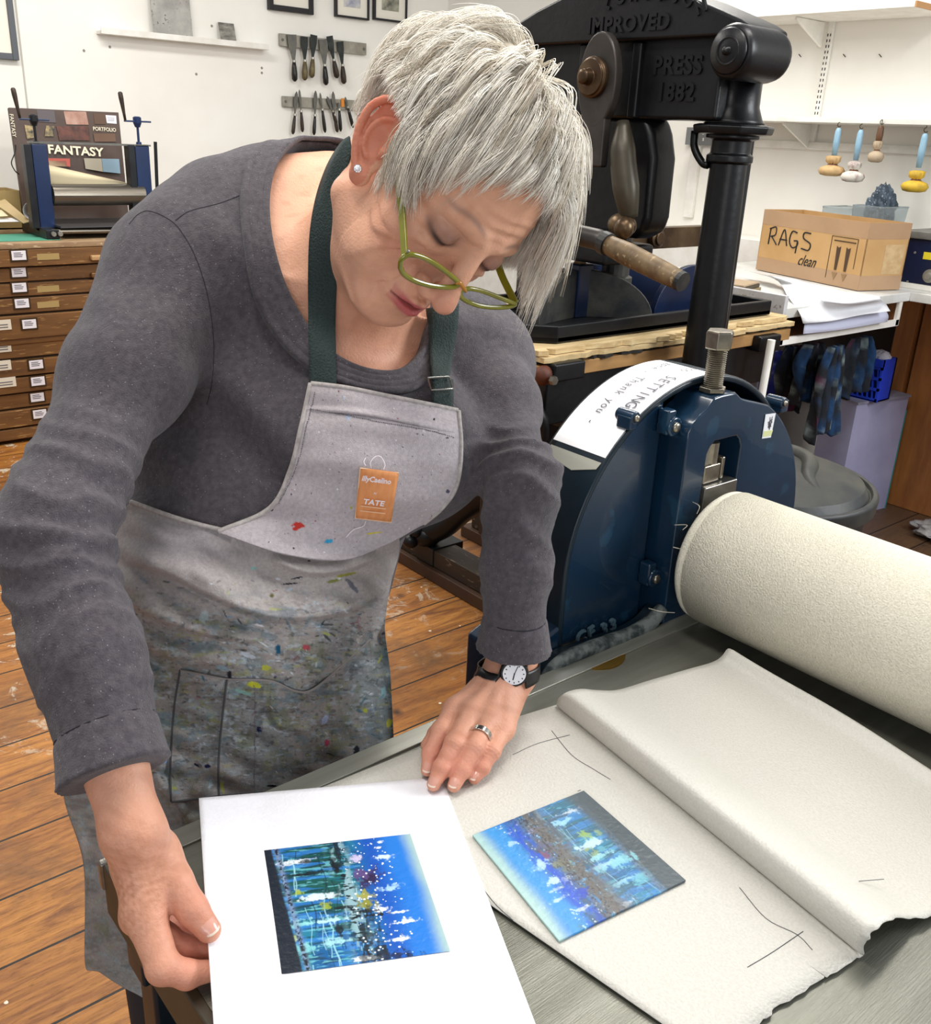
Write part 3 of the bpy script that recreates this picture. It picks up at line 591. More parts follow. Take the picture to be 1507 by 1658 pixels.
# papers draped over the counter edge
def drape(rows,m,nm,label,cat,th=.0008,n=18):
    G=[cr(r,n) for r in rows]; G=np.array(G); G2=np.array([cr(G[:,j],n) for j in range(n)]).transpose(1,0,2)
    return tag(solid(MB().grid(G2).build(nm,m,smooth=True),th),label,cat)
wp=mat('drawing_paper','e2e2e4','d6d6da',rough=.7,scale=6)
r1=[onz(1203,436,CT+.05),onz(1252,455,CT+.045),ony(1300,520,YE-.012),ony(1300,534,YE-.03),ony(1318,536,YE-.05)]
rows=[[onz(1205,437,CT+.035),onz(1250,447,CT+.045),onz(1300,455,CT+.012),onz(1388,478,CT+.012)],
      [onz(1255,452,CT+.02),onz(1290,462,CT+.03),onz(1345,478,CT+.012),onz(1420,478,CT+.012)],
      [onz(1275,480,CT+.012),onz(1315,482,CT+.02),onz(1365,490,CT+.014),onz(1425,484,CT+.012)],
      [ony(1293,505,YE-.012),ony(1330,504,YE-.02),ony(1385,498,YE-.03),ony(1433,491,YE-.03)],
      [ony(1300,524,YE-.03),ony(1345,520,YE-.05),ony(1395,510,YE-.06),ony(1441,504,YE-.07)]]
drape(rows,wp,'paper_sheet','large white sheet lying under the rags box and drooping over the counter edge','paper')
rows=[[ony(1303,520,YE-.008),ony(1350,516,YE-.014),ony(1434,503,YE-.014)],[ony(1301,532,YE-.02),ony(1350,530,YE-.03),ony(1438,512,YE-.03)],[ony(1300,541,YE-.02),ony(1360,534,YE-.03),ony(1436,521,YE-.03)]]
drape(rows,mat('lilac_paper','c9cbe0',rough=.7),'paper_sheet','bluish sheet hanging beneath the large white one at the counter edge','paper')
# book stack and jar
p=on(1245,462)
for i,(w,d,h_,c1,l) in enumerate([(.17,.13,.02,'8c7a5a','worn flat board at the bottom of the small stack left of the rags box'),(.16,.12,.012,'4d4335','dark flat plate in the middle of the small stack left of the rags box'),(.15,.12,.006,'a58f74','thin tan board on top of the small stack left of the rags box')]):
    z0=CT+[0,.021,.034][i]; tag(MB().obox((XL+.13,YE+.30,z0+h_/2+.0005),(w/2,.02,0),(-.02,d/2,0),(0,0,h_/2)).build('flat_board',mat('fb'+c1,c1,rough=.7),bevel=.001),l,'board')
p=on(1203,452); t=thing('glass_jar','squat glass jar with a pale lid on the counter beside the iron column','jar',(XL+.07,p[1]+.12,CT))
c=np.array([XL+.07,p[1]+.12,CT+.001]); MB().lathe(c,(0,0,1),[(0,.032),(.055,.034),(.06,.03)],20).build('body',mat('jar_amber','c2b08c','a8946c',rough=.25,scale=20),t)
MB().lathe(c+np.array([0,0,.06]),(0,0,1),[(0,.033),(.014,.033)],20).build('lid',mat('lid_white','dcd9d0',rough=.5),t)
# under the counter
t=thing('plastic_crate','bright blue plastic crate with a lattice side under the counter','crate',(2.55,1.1,.35))
bl=mat('crate_blue','1b3fc4','1534a6',rough=.4,scale=5)
# lilac cabinet on the floor, turned a little
hc=.52; A=onz(1388,655,hc); B=onz(1482,641,hc); ex=B-A; ex[2]=0; Lc=np.linalg.norm(ex); ex/=Lc; ey=np.array([-ex[1],ex[0],0]); 
if ey@(A-CAMP)<0: ey=-ey
B=A+ex*min(Lc,.34); Lc=min(Lc,.34); dC=.17
t=thing('lilac_cabinet','lilac grey cabinet box with a teal edge standing on the floor under the counter','cabinet',(A[0],A[1],0))
lil=mat('lilac_paint','a3a3c2','9494b4',rough=.5,scale=4); z_=np.array([0,0,1.])
MB().obox(A*[1,1,0]+ex*Lc/2+ey*dC/2+z_*hc/2,ex*Lc/2,ey*dC/2,z_*hc/2).build('body',lil,t,bevel=.003)
MB().obox(B*[1,1,0]+ex*.003+ey*dC/2+z_*(hc/2-.03),ex*.003,ey*dC/2,z_*(hc/2-.03)).build('edge',mat('teal_edge','2c8c8c',rough=.5),t)
MB().obox(A*[1,1,0]+ex*Lc/2+ey*dC/2+z_*(hc+.005),ex*(Lc/2+.004),ey*(dC/2+.006),z_*.005).build('top',mat('lilac_top','8c8aa0','75727c',rough=.6,scale=9),t)
zt=hc+.0105; xq=A[0]+.06; qa=onx(1428,600,xq); qb=onx(1378,600,xq); ya,yb=qa[1],qb[1]; z3=onx(1432,584,xq)[2]
crt=t2=[o for o in bpy.data.objects if o.name.startswith('plastic_crate')][0]; crt.location=(xq+.15,(ya+yb)/2,zt); OFF[crt.name]=np.array([xq+.15,(ya+yb)/2,zt])
g=MB(); 
for k in range(4): z=zt+.002+k*(z3-zt)/4; g.box((xq,ya,z),(xq+.01,yb,z+.012))
g.box((xq-.004,ya,z3-.03),(xq+.012,yb,z3)).box((xq,ya,zt),(xq+.11,yb,zt+.006)).box((xq+.10,ya,zt),(xq+.11,yb,z3)).box((xq,ya,zt),(xq+.11,ya+.008,z3)).box((xq,yb-.008,zt),(xq+.11,yb,z3))
for y in np.arange(ya,yb,.022): g.obox((xq+.005,y+.01,(zt+z3)/2-.01),(.003,0,0),(0,.003,0),(0,.012,(z3-zt)/2-.01))
g.build('basket',bl,crt)
crumple('white_cloth',(xq+.055,(ya+yb)/2-.02,z3-.004),(.034,.04,.03),mat('cloth_pale','c3c0c8','8b8896',rough=.9,scale=14),'pale crumpled cloth in the blue crate','cloth',8)
# white tubular leg and red strip, pale panel
a=onx(1272,520,1.62); z0=onx(1240,640,1.62)
p1=onz(1262,545,.86); 
def at_y(u,v,y): return ony(u,v,y)
q1=ony(1250,545,.93);q0=ony(1236,625,.93)
tag(MB().tube([(q0[0]-.03,.93,0),(q1[0],.93,q1[2]-.01)],.012,14).build('white_pole',whitep),'white tubular pole standing beside the old iron press','pole')
q1=ony(1194,545,1.3);q0=ony(1180,640,1.3); tag(MB().box((q0[0]-.02,1.3,.0),(q1[0]+.015,1.33,q1[2])).build('red_board',mat('red_paint','a32338',rough=.5)),'upright red board behind the hex bolt','board')
q1=ony(1222,560,1.5); tag(MB().box((q1[0]-.07,1.5,0),(q1[0]+.07,1.52,q1[2]+.05)).build('grey_board',mat('pale_grey_board','9a98a2',rough=.7)),'pale grey board leaning under the white counter beside the red one','board')
# hanging rags
ragc=np.array([[.015,.018,.025],[.02,.03,.04],[.14,.19,.20],[.015,.06,.16],[.10,.02,.06],[.01,.014,.018],[.20,.26,.27],[.01,.012,.02]])
def rag(u0,u1,vt,vb,y,seed,label):
    q_=np.random.default_rng(seed); n,mm=30,34; a=ony(u0,vt,y)[0]; b=ony(u1,vt,y)[0]; zt=ony((u0+u1)/2,vt,y)[2]; zb=ony((u0+u1)/2,vb,y)[2]
    G=np.zeros((mm,n,3)); Cc_=np.zeros((mm,n,3)); f=q_.random((6,3))
    for i in range(mm):
        s=i/(mm-1)
        for j in range(n):
            w=j/(n-1); G[i,j]=[a+(b-a)*(.5+(w-.5)*(.55+.45*math.sin(min(1,s*2.2)*1.5))), y+.03*math.sin(w*19+seed+2*s)*(0.4+s*.7)+.012*math.sin(w*43+s*5), zt+(zb-zt)*s*(1-.12*abs(math.sin(w*7+seed)))]
            pt=np.array([[w*3.0,s*2.2,seed*1.7]],np.float32); A1=float(n3(pt,2.2,seed)[0]); B1=float(n3(pt,5.5,seed+3)[0]); cc_=ragc[0]*(1-min(1,max(0,A1-.1)*1.3))+ragc[3]*min(1,max(0,A1-.1)*1.3); kk=min(1,max(0,B1-.55)*1.8); cc_=cc_*(1-kk)+ragc[6]*kk*(.7+.5*q_.random()); kk=min(1,max(0,-A1-.9)*2); Cc_[i,j]=cc_*(1-kk)+ragc[4]*kk
    o=MB().grid(G).build('hanging_rag',mat('rag_dyed','ffffff','bbbbbb',rough=.95,scale=25,vcol='Col'),smooth=True); 
    ca=o.data.color_attributes.new('Col','FLOAT_COLOR','POINT'); A_=np.ones((mm*n,4),np.float32); A_[:,:3]=Cc_.reshape(-1,3); ca.data.foreach_set('color',A_.ravel()); solid(o,.003)
    tag(o,label,'rag')
rag(1272,1306,560,665,1.31,1,'blue stained rag hanging leftmost under the counter')
rag(1296,1340,556,650,1.22,2,'pale smeared rag hanging in the middle under the counter')
rag(1330,1372,560,705,1.13,3,'longest dark stained rag hanging at the middle under the counter')
rag(1362,1416,546,640,1.22,4,'dark rag hanging right beside the blue crate')
# blue bag at left under counter
crumple('blue_bag',(ony(1255,600,1.75)[0],1.75,ony(1255,600,1.75)[2]-.03),(.13,.09,.11),mat('bag_blue','17227a','0f1850',rough=.4,scale=6),'dark blue plastic bag under the counter behind the white pole','bag',12)
# black dustbin with round lid
c=onz(1235,762,.78); R_=.262
t=thing('dustbin','black plastic dustbin with a dusty round lid standing behind the etching press','bin',(c[0],c[1],0))
dm=mat('bin_dusty','24272a','46453d',rough=.5,scale=7,lo=.4,hi=.75,detail=8,bump=.3)
MB().lathe((c[0],c[1],0),(0,0,1),[(0,R_*.74),(.02,R_*.78),(.70,R_*.93),(.74,R_*.94)],48).build('barrel',mat('bin_black','17191b','24282a',rough=.5,scale=10),t,smooth=True)
g=MB(); g.lathe((c[0],c[1],.725),(0,0,1),[(0,R_*.97),(0.0,R_*1.0),(.032,R_*1.01),(.040,R_*.99),(.040,R_*.955),(.030,R_*.945),(.030,R_*.93),(.052,R_*.88),(.066,R_*.7),(.076,R_*.4),(.08,0)],64)
g.build('lid',dm,t,bevel=.003)
g=MB(); g.tube(cr([(c[0]+.05,c[1]+.2,.775),(c[0]+.15,c[1]+.09,.788),(c[0]+.12,c[1]-.04,.796),(c[0]+.0,c[1]-.12,.79),(c[0]-.05,c[1]-.2,.775)],24),list(.006+.016*np.sin(np.linspace(0,math.pi,24))),10); g.build('lid_handle',dm,t,smooth=True)
# litter by the right wall
crumple('clear_wrap',(3.1,.80,.03),(.09,.14,.028),mat('plastic_wrap','a9a6a4','77726e',rough=.25,scale=20),'crumpled clear plastic sheet on the dark floor at the right edge','plastic sheet',21,amp=.8)
# ---------------- old iron hand press
iron=mat('press_black_iron','0b0c0e','131417',rough=.36,scale=9,bump=.35,bscale=45,spec=.4); ironw=mat('press_worn_iron','2b2d30','4b4a45',rough=.45,metal=.4,scale=14,bump=.3,bscale=60); irn2=mat('link_grey','4b4643','37332f',rough=.4,metal=.5,scale=9)
grip=mat('worn_wood_grip','7c6749','4c3b28',rough=.45,scale=6,stretch=(1,4,4),detail=7,c3='9a8462'); brz=mat('bronze_dark','4c3a2a','6e5a40',rough=.35,metal=.7,scale=10)
PX=1.30; YC=1.215; YR=.872; YL=1.558
t=thing('hand_press','tall black cast iron hand press with PRESS 1882 lettering on its head','press',(PX,YC,0))
def arc_pts(): return [(y+(.0 if 1 else 0),z) for y,z in [(.77,1.735),(.765,1.75),(.80,1.768),(.86,1.79),(.95,1.822),(1.05,1.85),(1.13,1.868),(1.215,1.875),(1.30,1.868),(1.38,1.85),(1.48,1.822),(1.57,1.79),(1.63,1.768),(1.665,1.75),(1.66,1.735)]]
# head: a lower panel block and a protruding arched band
low=[(.862,1.553),(.862,1.755),(1.568,1.755),(1.568,1.553)]
MB().prism([(1.205,y,z) for y,z in low],(.10,0,0)).build('head_panel',iron,t,bevel=.01,segs=3)
g=MB(); poly=[(1.17,y,z) for y,z in arc_pts()]; g.prism(poly,(.15,0,0)); g.build('head_arch',iron,t,bevel=.016,segs=3)
MB().box((1.19,1.105,1.553),(1.215,1.135,1.735)).build('head_edge',iron,t,bevel=.006)
MB().box((1.19,1.295,1.553),(1.215,1.325,1.735)).build('head_edge',iron,t,bevel=.006)
for y in(.789,1.641):
    MB().lathe((1.13,y,1.698),(1,0,0),[(0,.045),(.0,.054),(.012,.060),(.03,.059),(.15,.059),(.17,.054),(.175,.03)],32).build('end_boss',iron,t,smooth=False,bevel=.004)
    b=MB().lathe((1.126,y,1.698),(1,0,0),[(-.004,.046),(.0,.050),(.004,.046),(.004,.036),(-.004,.032),(-.006,.027),(.002,.022),(.002,.011),(-.012,.009),(-.018,.004)],28).build('end_roundel',iron,t,smooth=True)
def raised(s,sz,y,z,sx=1,x=1.1985,rot=0,bold=.002): text(s,sz,(x,y,z),(0,-math.cos(rot),math.sin(rot)),(0,math.sin(rot),math.cos(rot)),iron,t,extr=.004,bold=bold,sx=sx,spacing=1.12)
raised('PRESS',.058,.993,1.676,.95,x=1.2045); raised('1882',.058,.990,1.615,.95,x=1.2045)
raised('IMPROVED',.050,1.14,1.772,1.05,x=1.1695)
for i,ch in enumerate('LDWS&SON'):
    a=(i-2.6)*.105; raised(ch,.042,1.10-.46*math.sin(a*.9),1.378+.46*math.cos(a*.9),.9,x=1.1695,rot=a*.9)
# centre: hanging link with hub
g=MB(); g.prism([(1.12,YC-.03+.066*math.cos(a)+.0,1.64+.115*math.sin(a)) for a in np.linspace(0,2*math.pi,28,endpoint=False)],(.03,0,0)); g.box((1.1205,YC-.07,1.43),(1.1495,YC+.02,1.56)); g.build('link_plate',irn2,t,bevel=.006)
MB().lathe((1.12,YC-.022,1.647),(-1,0,0),[(0,.05),(.012,.05),(.014,.044),(.02,.044),(.022,.02),(.045,.018),(.05,.008)],28).build('hub',brz,t,smooth=False,bevel=.002)
# side piece behind the link and the toggle
g=MB(); g.prism([(1.22,y,z) for y,z in ((1.40,1.56),(1.09,1.56),(1.068,1.52),(1.05,1.46),(1.048,1.31),(1.058,1.27),(1.10,1.25),(1.40,1.25))],(.10,0,0)); g.build('toggle_housing',iron,t,bevel=.02,segs=3)
P=cr([(1.16,1.115,1.545),(1.15,1.095,1.46),(1.15,1.07,1.37),(1.16,1.062,1.31)],16); MB().tube(P,list(np.interp(np.linspace(0,1,16),[0,.25,.6,1],[.016,.034,.036,.024])),14).build('toggle_link',mat('chill_brown','37332b','4d4638',rough=.4,metal=.3,scale=6),t,smooth=True)
MB().ball((1.15,1.075,1.29),(.03,.045,.032),18,12).ball((1.13,1.05,1.285),(.025,.028,.03),16,10).build('toggle_joint',brz,t,smooth=True)
MB().lathe((PX-.0,YC,1.05),(0,0,1),[(0,.05),(.08,.05),(.085,.04),(.2,.04),(.5,.045)],20).build('piston',ironw,t)
MB().obox((1.2,1.2,1.21),(.1,.0,0),(0,.12,0),(0,0,.025)).build('yoke',iron,t,bevel=.01)
# bar handle with wooden grip
a=ond(925,378,1.95); dd=(ond(1106,457,1.78)); a1=ond(968,388,1.92)
MB().tube([a+(a-a1)*1.5,a,a1,a1+(dd-a1)*.12],[.018,.021,.021,.022],14).build('bar',irn2,t,smooth=True)
q_=a1+(dd-a1)*.06; MB().tube([q_,q_+(dd-q_)*.08],.023,16).build('collar',ironw,t)
q2=q_+(dd-q_)*.08
h=MB().tube(cr([q2,q2+(dd-q2)*.3,q2+(dd-q2)*.75,q2+(dd-q2)*.97],20),list(np.interp(np.linspace(0,1,20),[0,.3,.8,1],[.019,.0225,.0195,.018])),20).build('wooden_grip',grip,t,smooth=True)
MB().tube([q2+(dd-q2)*.955,dd],[.0192,.0185],18).build('end_cap',ironw,h)
# columns
for y,nm in ((YR,0),(YL,1)):
    c=np.array([PX,y,0])
    MB().lathe(c+np.array([0,0,.11]),(0,0,1),[(0,.09),(.02,.09),(.05,.075),(.12,.064),(.5,.058),(1.36,.046)],28).build('column',iron,t,smooth=False,bevel=.004)
    MB().lathe(c+np.array([0,0,1.455]),(0,0,1),[(0,.048),(.005,.058),(.02,.058),(.025,.05),(.055,.05),(.06,.066),(.068,.066),(.072,.05)],28).build('column_collar',iron,t,bevel=.002)
    MB().lathe(c+np.array([0,0,1.522]),(0,0,1),[(0,.07),(.004,.098),(.022,.102),(.026,.085)],8).build('capital',iron,t,bevel=.004)
    MB().lathe(c+np.array([0,0,1.548]),(0,0,1),[(0,.075),(.01,.068),(.04,.056),(.12,.054)],28).build('neck',iron,t,smooth=True)
    s=1 if nm==0 else -1
    MB().tube(cr([(PX-.03,y+s*.095,1.53),(PX-.03,y+s*.09,1.49),(PX-.03,y+s*.06,1.455),(PX-.03,y+s*.04,1.45)],12),.010,8).build('scroll_brace',iron,t,smooth=True)
    MB().box((PX+.0,y-.03,.3),(PX+.062,y+.0,1.66)).build('rear_flange',iron,t,bevel=.012)
# platen tray with ribs
pA=onz(903,527,1.05); pB=onz(1227,484,1.05); x0,x1=.80,pB[0]+.02; y0=1.035; y1=1.50; pol=[(x0+.1,y0),(x1,y0),(x1,y1),(x0,y1),(x0,y0+.09)]
inn=[(x0+.11,y0+.018),(x1-.018,y0+.018),(x1-.018,y1-.018),(x0+.018,y1-.018),(x0+.018,y0+.096)]
g=MB(); g.ring([(x,y,1.005) for x,y in pol],[(x,y,1.005) for x,y in inn],(0,0,.045)); g.prism([(x,y,1.005) for x,y in pol],(0,0,.018)); g.build('platen',iron,t,bevel=.004)
cx,cy=1.17,1.235
for k,(dx,dy,R_) in enumerate(((-1,-.25,.22),(.75,-.62,.22),(.8,.7,.3),(-.5,.9,.2))):
    d_=np.array([dx,dy,0.]); d_/=np.linalg.norm(d_); n_=np.array([-d_[1],d_[0],0])*.014; c=np.array([cx,cy,1.022])
    P=[c-n_]+[c+d_*R_*math.cos(a)+np.array([0,0,.135*math.sin(a)])-n_ for a in np.linspace(0,math.pi/2,14)]
    MB().prism(P,n_*2).build('platen_rib',ironw if k<2 else iron,t,bevel=.003)
MB().box((cx-.03,cy-.03,1.022),(cx+.03,cy+.03,1.17)).build('platen_post',mat('deep_blue_iron','10203f','0c1730',rough=.3,scale=9),t,bevel=.004)
MB().box((cx-.012,cy-.012,1.17),(cx+.012,cy+.012,1.24)).build('post_pin',brz,t)
MB().box((cx-.09,cy-.05,1.225),(cx+.12,cy+.07,1.245)).build('bearing_plate',mat('grey_plate','63625c','4a4944',rough=.4,metal=.5),t,bevel=.003)
g=MB(); g.prism([(1.55+.17*math.cos(a),1.12,1.022+.14*math.sin(a)) for a in np.linspace(0,math.pi,18)],(0,.02,0)); g.prism([(1.25,1.3,1.02),(1.72,1.3,1.02),(1.72,1.3,1.11),(1.25,1.3,1.16)],(0,.02,0)); g.build('rear_rib',MATS['deep_blue_iron'],t,bevel=.003)
MB().box((1.3,1.35,1.18),(1.9,1.39,1.245)).lathe((1.62,1.35,1.215),(0,-1,0),[(0,.03),(.02,.03),(.022,.02),(.03,.02)],16).build('spring_bar',brz,t,bevel=.002)
# ragged boards on the bed, clamp blocks, rails
def ragged(z0,z1,y0,m,nm,seed,xa=.80,xb=1.90,amp=.006):
    r=np.random.default_rng(seed); X=np.linspace(xa,xb,60); V=[]
    for x in X: e=r.normal()*amp*.5+amp*1.2*math.sin(x*7+seed)+(amp*2*(r.random()<.12)); V.append((x+r.normal()*.004,y0+e))
    V+=[(xb,1.52),(xa,1.52)]; g=MB(); g.prism([(x,y,z0) for x,y in V],(0,0,z1-z0)); g.build(nm,m,t)
pal=mat('pale_splintered_wood','cfb98c','b3976a',rough=.8,scale=12,stretch=(1,6,6)); 
ragged(.975,.988,.975,pal,'packing_board',1); ragged(.99,1.003,.985,pal,'packing_board',2,amp=.009); ragged(.966,.974,.995,mat('black_paper','221f1c',rough=.8),'packing_sheet',3,amp=.01)
MB().box((.80,.985,.93),(1.90,1.52,.965)).build('bed_board',mat('bed_board_wood','a8804e','8f6a3f',rough=.6,scale=5,stretch=(1,6,6)),t,bevel=.002)
for u,v in ((915,592),(1240,548)):
    p=ony(u,v,.975); MB().box((p[0]-.055,.955,p[2]-.035),(p[0]+.055,1.0,p[2]+.012)).build('clamp_block',iron,t,bevel=.006)
MB().box((.84,1.0,.80),(1.86,1.06,.93)).box((.84,1.42,.80),(1.86,1.48,.93)).build('rails',iron,t,bevel=.006)
MB().tube([(.80,1.02,.88),(.83,1.0,.82),(.84,1.0,.74)],.02,10).build('hinge_arm',iron,t,smooth=True)
p=ony(880,608,.98); MB().ball(p,(.026,.022,.026)).build('rusty_bracket',mat('rust_red','6b3018','301a10',rough=.6,scale=15),t,smooth=True)
MB().lathe(p+np.array([0,-.03,-.005]),(0,-1,0),[(0,.012),(.012,.011)],6).build('nut',stl,t)
MB().box((1.02,1.02,.30),(1.55,1.05,.80)).box((1.02,1.05,.74),(1.6,1.5,.79)).box((1.02,1.4,.3),(1.6,1.44,.8)).build('shade_slab',iron,t,bevel=.004)  # black slabs added under the bed to stand for its shaded void
# lion paw feet
for sx_,sy_ in ((-1,1),(-1,-1),(1,1),(1,-1)):
    top=np.array([PX+sx_*.03,YC+sy_*.25,.42]); ft=onz(690,862,.16) if (sx_,sy_)==(-1,1) else np.array([PX+sx_*.2,YC+sy_*(.34 if sy_<0 else .52),.145])
    if (sx_,sy_)==(-1,1): ft=np.array([ft[0],ft[1],.16])
    P=cr([top,top*.55+ft*.45+np.array([0,0,.05]),ft+(top-ft)*.22+np.array([0,0,.0]),ft],16)
    MB().tube(P,list(np.interp(np.linspace(0,1,16),[0,.45,.55,1],[.085,.058,.045,.05])),16).build('leg',iron,t,smooth=True)
    d_=ft-top; d_[2]=0; d_/=np.linalg.norm(d_); s_=np.array([-d_[1],d_[0],0]); g=MB()
    g.ball(ft+np.array([0,0,-.005]),(.06,.06,.045),18,12)
    for k in(-1.5,-.5,.5,1.5): g.ball(ft+d_*(.05-.008*abs(k))+s_*k*.034+np.array([0,0,-.022]),(.03,.03,.027),14,9); g.ball(ft+d_*(.02)+s_*k*.03+np.array([0,0,.015]),(.026,.026,.022),12,8)
    g.build('paw',iron,t,smooth=True)
bw=mat('base_timber','2f251c','2a2018',rough=.6,scale=5,stretch=(4,1,4),c3='6a5a48'); bw2=mat('base_timber_edge','4a311e','38251a',rough=.6,scale=6)
for x_ in (1.085,PX+.14):
    MB().box((x_,.80,.048),(x_+.1,1.96,.112)).build('base_beam',bw,t,bevel=.004)
    MB().box((x_-.02,.80,0.001),(x_+.09,2.0,.047)).build('base_skid',bw2,t,bevel=.003)
MB().box((1.19,1.2,.03),(1.44,1.28,.1)).build('cross_beam',bw,t,bevel=.004)
for sy_ in(1,-1):
    y_=YC+sy_*(.37 if sy_<0 else .55); MB().box((1.08,y_-.02,.05),(1.22,y_+.08,.118)).build('foot_block',blk,t,bevel=.003)
# ---------------- the etching press in front
pb=mat('press_blue','142e45','10263a',rough=.22,scale=5,coat=.35,bump=.3,bscale=14,c3='1a394f'); pbd=mat('press_blue_dark','10232f','0b1a24',rough=.35,scale=7,bump=.3,bscale=30)
dust=mat('dusty_blue_iron','2a3336','6d7472',rough=.7,scale=60,detail=8,bump=.5,bscale=120,lo=.4,hi=.6); bst=mat('bolt_steel','a59e90','7d766a',rough=.3,metal=.9,scale=30)
mst=mat('machined_steel','8f8c86','7c7972',rough=.3,metal=.8,scale=18,stretch=(1,1,6))
t=thing('etching_press','heavy dark blue etching press with felt wrapped roller and steel bed','press',(.155,-.38,0))
AX,AZ,RO=.155,.99,.2345
def arch(R,x0,x1,zb,n=40,cx=AX):
    P=[(x1,zb)]; 
    for a in np.linspace(0,math.pi,n):
        P.append((cx+R*math.cos(a),AZ+R*math.sin(a)))
    P.append((x0,zb)); return P
ORD=0
def cheek(yf,s,det):   # yf: front plane, s=+1 body lies towards +y
    yb=yf+s*.095
    out=arch(RO,AX-RO,AX+RO,.55); inn=arch(RO-.009,AX-RO+.009,AX+RO-.009,.55)
    inn[0]=(AX+RO-.009,.55); 
    c=MB(); c.ring([(x,yf,z) for x,z in out],[(x,yf,z) for x,z in inn],(0,s*.095,0)); c.build('cheek_rim',pbd,t,bevel=.003)
    MB().prism([(x,yf+s*.085,z) for x,z in out],(0,s*.01,0)).build('back_plate',mat('hollow_shade','05080b',rough=.6),t)  # shade of the hollow put into the plate's near-black colour
    # side panels
    def wedge(xa,xb):
        P=[(x,z) for x,z in arch(RO-.004,0,0,.55) if xa<=x<=xb]
        zz_=lambda x: AZ+math.sqrt(max(0,(RO-.004)**2-(x-AX)**2))
        top=[(x,zz_(x)) for x in np.linspace(xb,xa,16)]
        return [(xb,.60)]+top+[(xa,.60)]
    for xa,xb in ((AX-RO+.004,.078),):
        P=wedge(xa,xb); g=MB(); g.prism([(x,yf+s*.004,z) for x,z in P],(0,s*.012,0)); g.build('side_panel',pb,t,bevel=.002)
    # centre housing with its window
    wx0,wx1,wz0,wz1=.132,.206,.93,1.146; R3=RO-.020
    arcp=[(AX+R3*math.cos(a),AZ+R3*math.sin(a)) for a in np.linspace(math.radians(62),0,16)]
    O_=[(.088,.80),(.088,1.172),(.106,1.186),(.128,1.196),(.133,1.207),(.178,1.207),(.192,1.196)]+arcp+[(AX+R3,.80)]
    I_=[(wx0,wz0),(wx0,1.134),(wx0+.012,wz1),(wx1-.012,wz1),(wx1,1.134),(wx1,wz0)]
    yo=yf-s*.032
    def radial(poly,n=72,c=(.169,1.04)):
        out=[]
        for k in range(n):
            a=2*math.pi*(k+.5)/n; dx,dz=math.cos(a),math.sin(a); best=9
            for (x1,z1_),(x2,z2q) in zip(poly,poly[1:]+poly[:1]):
                den=dx*(z2q-z1_)-dz*(x2-x1)
                if abs(den)<1e-9: continue
                t_=((x1-c[0])*(z2q-z1_)-(z1_-c[1])*(x2-x1))/den; u_q=((x1-c[0])*dz-(z1_-c[1])*dx)/den
                if t_>1e-6 and -1e-6<=u_q<=1+1e-6: best=min(best,t_)
            out.append((c[0]+dx*best,yo,c[1]+dz*best))
        return out
    g=MB(); g.ring(radial(O_),radial(I_),(0,s*.058,0)); g.build('centre_housing',pb,t,bevel=.003)
    MB().box((wx0+.001,yf+s*.03,.93),(wx1-.001,yf+s*.05,wz1)).build('housing_back',pbd,t)
    MB().box((wx0+.002,yo-s*.004,.93),(wx1-.002,yo+s*.03,1.086)).build('bearing_block',mst,t,bevel=.002)
    MB().box((wx0+.006,yo+s*.004,1.087),(wx0+.04,yo+s*.03,1.112)).box((wx0+.045,yo+s*.006,1.087),(wx0+.052,yo+s*.03,1.118)).build('packing_piece',bst,t,bevel=.002)
    MB().lathe((wx0+.028,yo+s*.018,1.11),(0,0,1),[(0,.013),(.03,.013)],16).build('screw_end',bst,t)
    # lower foot and base
    MB().prism([(x,yf,z) for x,z in ((AX-RO-.07,.70),(AX-RO-.07,.905),(AX-RO+.004,.935),(AX-RO+.01,.70))],(0,s*.095,0)).build('flange',pb,t,bevel=.005)
    MB().prism([(x,yf,z) for x,z in ((AX+RO+.07,.70),(AX+RO-.01,.70),(AX+RO-.004,.935),(AX+RO+.07,.905))],(0,s*.095,0)).build('flange',pb,t,bevel=.005)
    MB().box((-.16,yf,.02),(.47,yf+s*.095,.70)).build('leg_frame',pbd,t,bevel=.006)
    # pressure bolt
    b=MB(); n=60; zb,zt=1.206,1.262; rr=[(0,.0115)]
    for i in range(22): z=i*.0026; rr+=[(z+.0005,.0125),(z+.0018,.0106)]
    b.lathe((.152,yf-s*.012,zb),(0,0,1),rr+[(.058,.0115)],20); bt=b.build('pressure_bolt',bst,t)
    MB().lathe((.152,yf-s*.012,zt),(0,0,1),[(0,.016),(.001,.0175),(.020,.0185),(.0235,.0165)],6).build('hex_head',bst,bt,bevel=.0012)
    MB().lathe((.152,yf-s*.012,1.2075),(0,0,1),[(0,.018),(.006,.018)],6).build('lock_nut',bst,bt,bevel=.001)
    if det:
        def lug(x,z,dx,dz,sc=1):
            g=MB(); g.lathe((x,yf-.006,z),(0,1,0),[(0,.0105*sc),(.028,.0105*sc)],20); g.obox((x+dx*.011,yf+.006,z+dz*.011),(.011*abs(dx)+.008*abs(dz),0,0),(0,.011,0),(0,0,.011*abs(dz)+.009*abs(dx))); g.build('lug',pb,t,bevel=.002)
            MB().lathe((x,yf-.0095,z),(0,1,0),[(0,.003),(.001,.0052*sc),(.004,.006*sc)],14).build('rivet',bst,t,smooth=True)
        lug(.016,1.190,-.2,-.6,.8); lug(.337,1.164,.4,-.5,.8); 
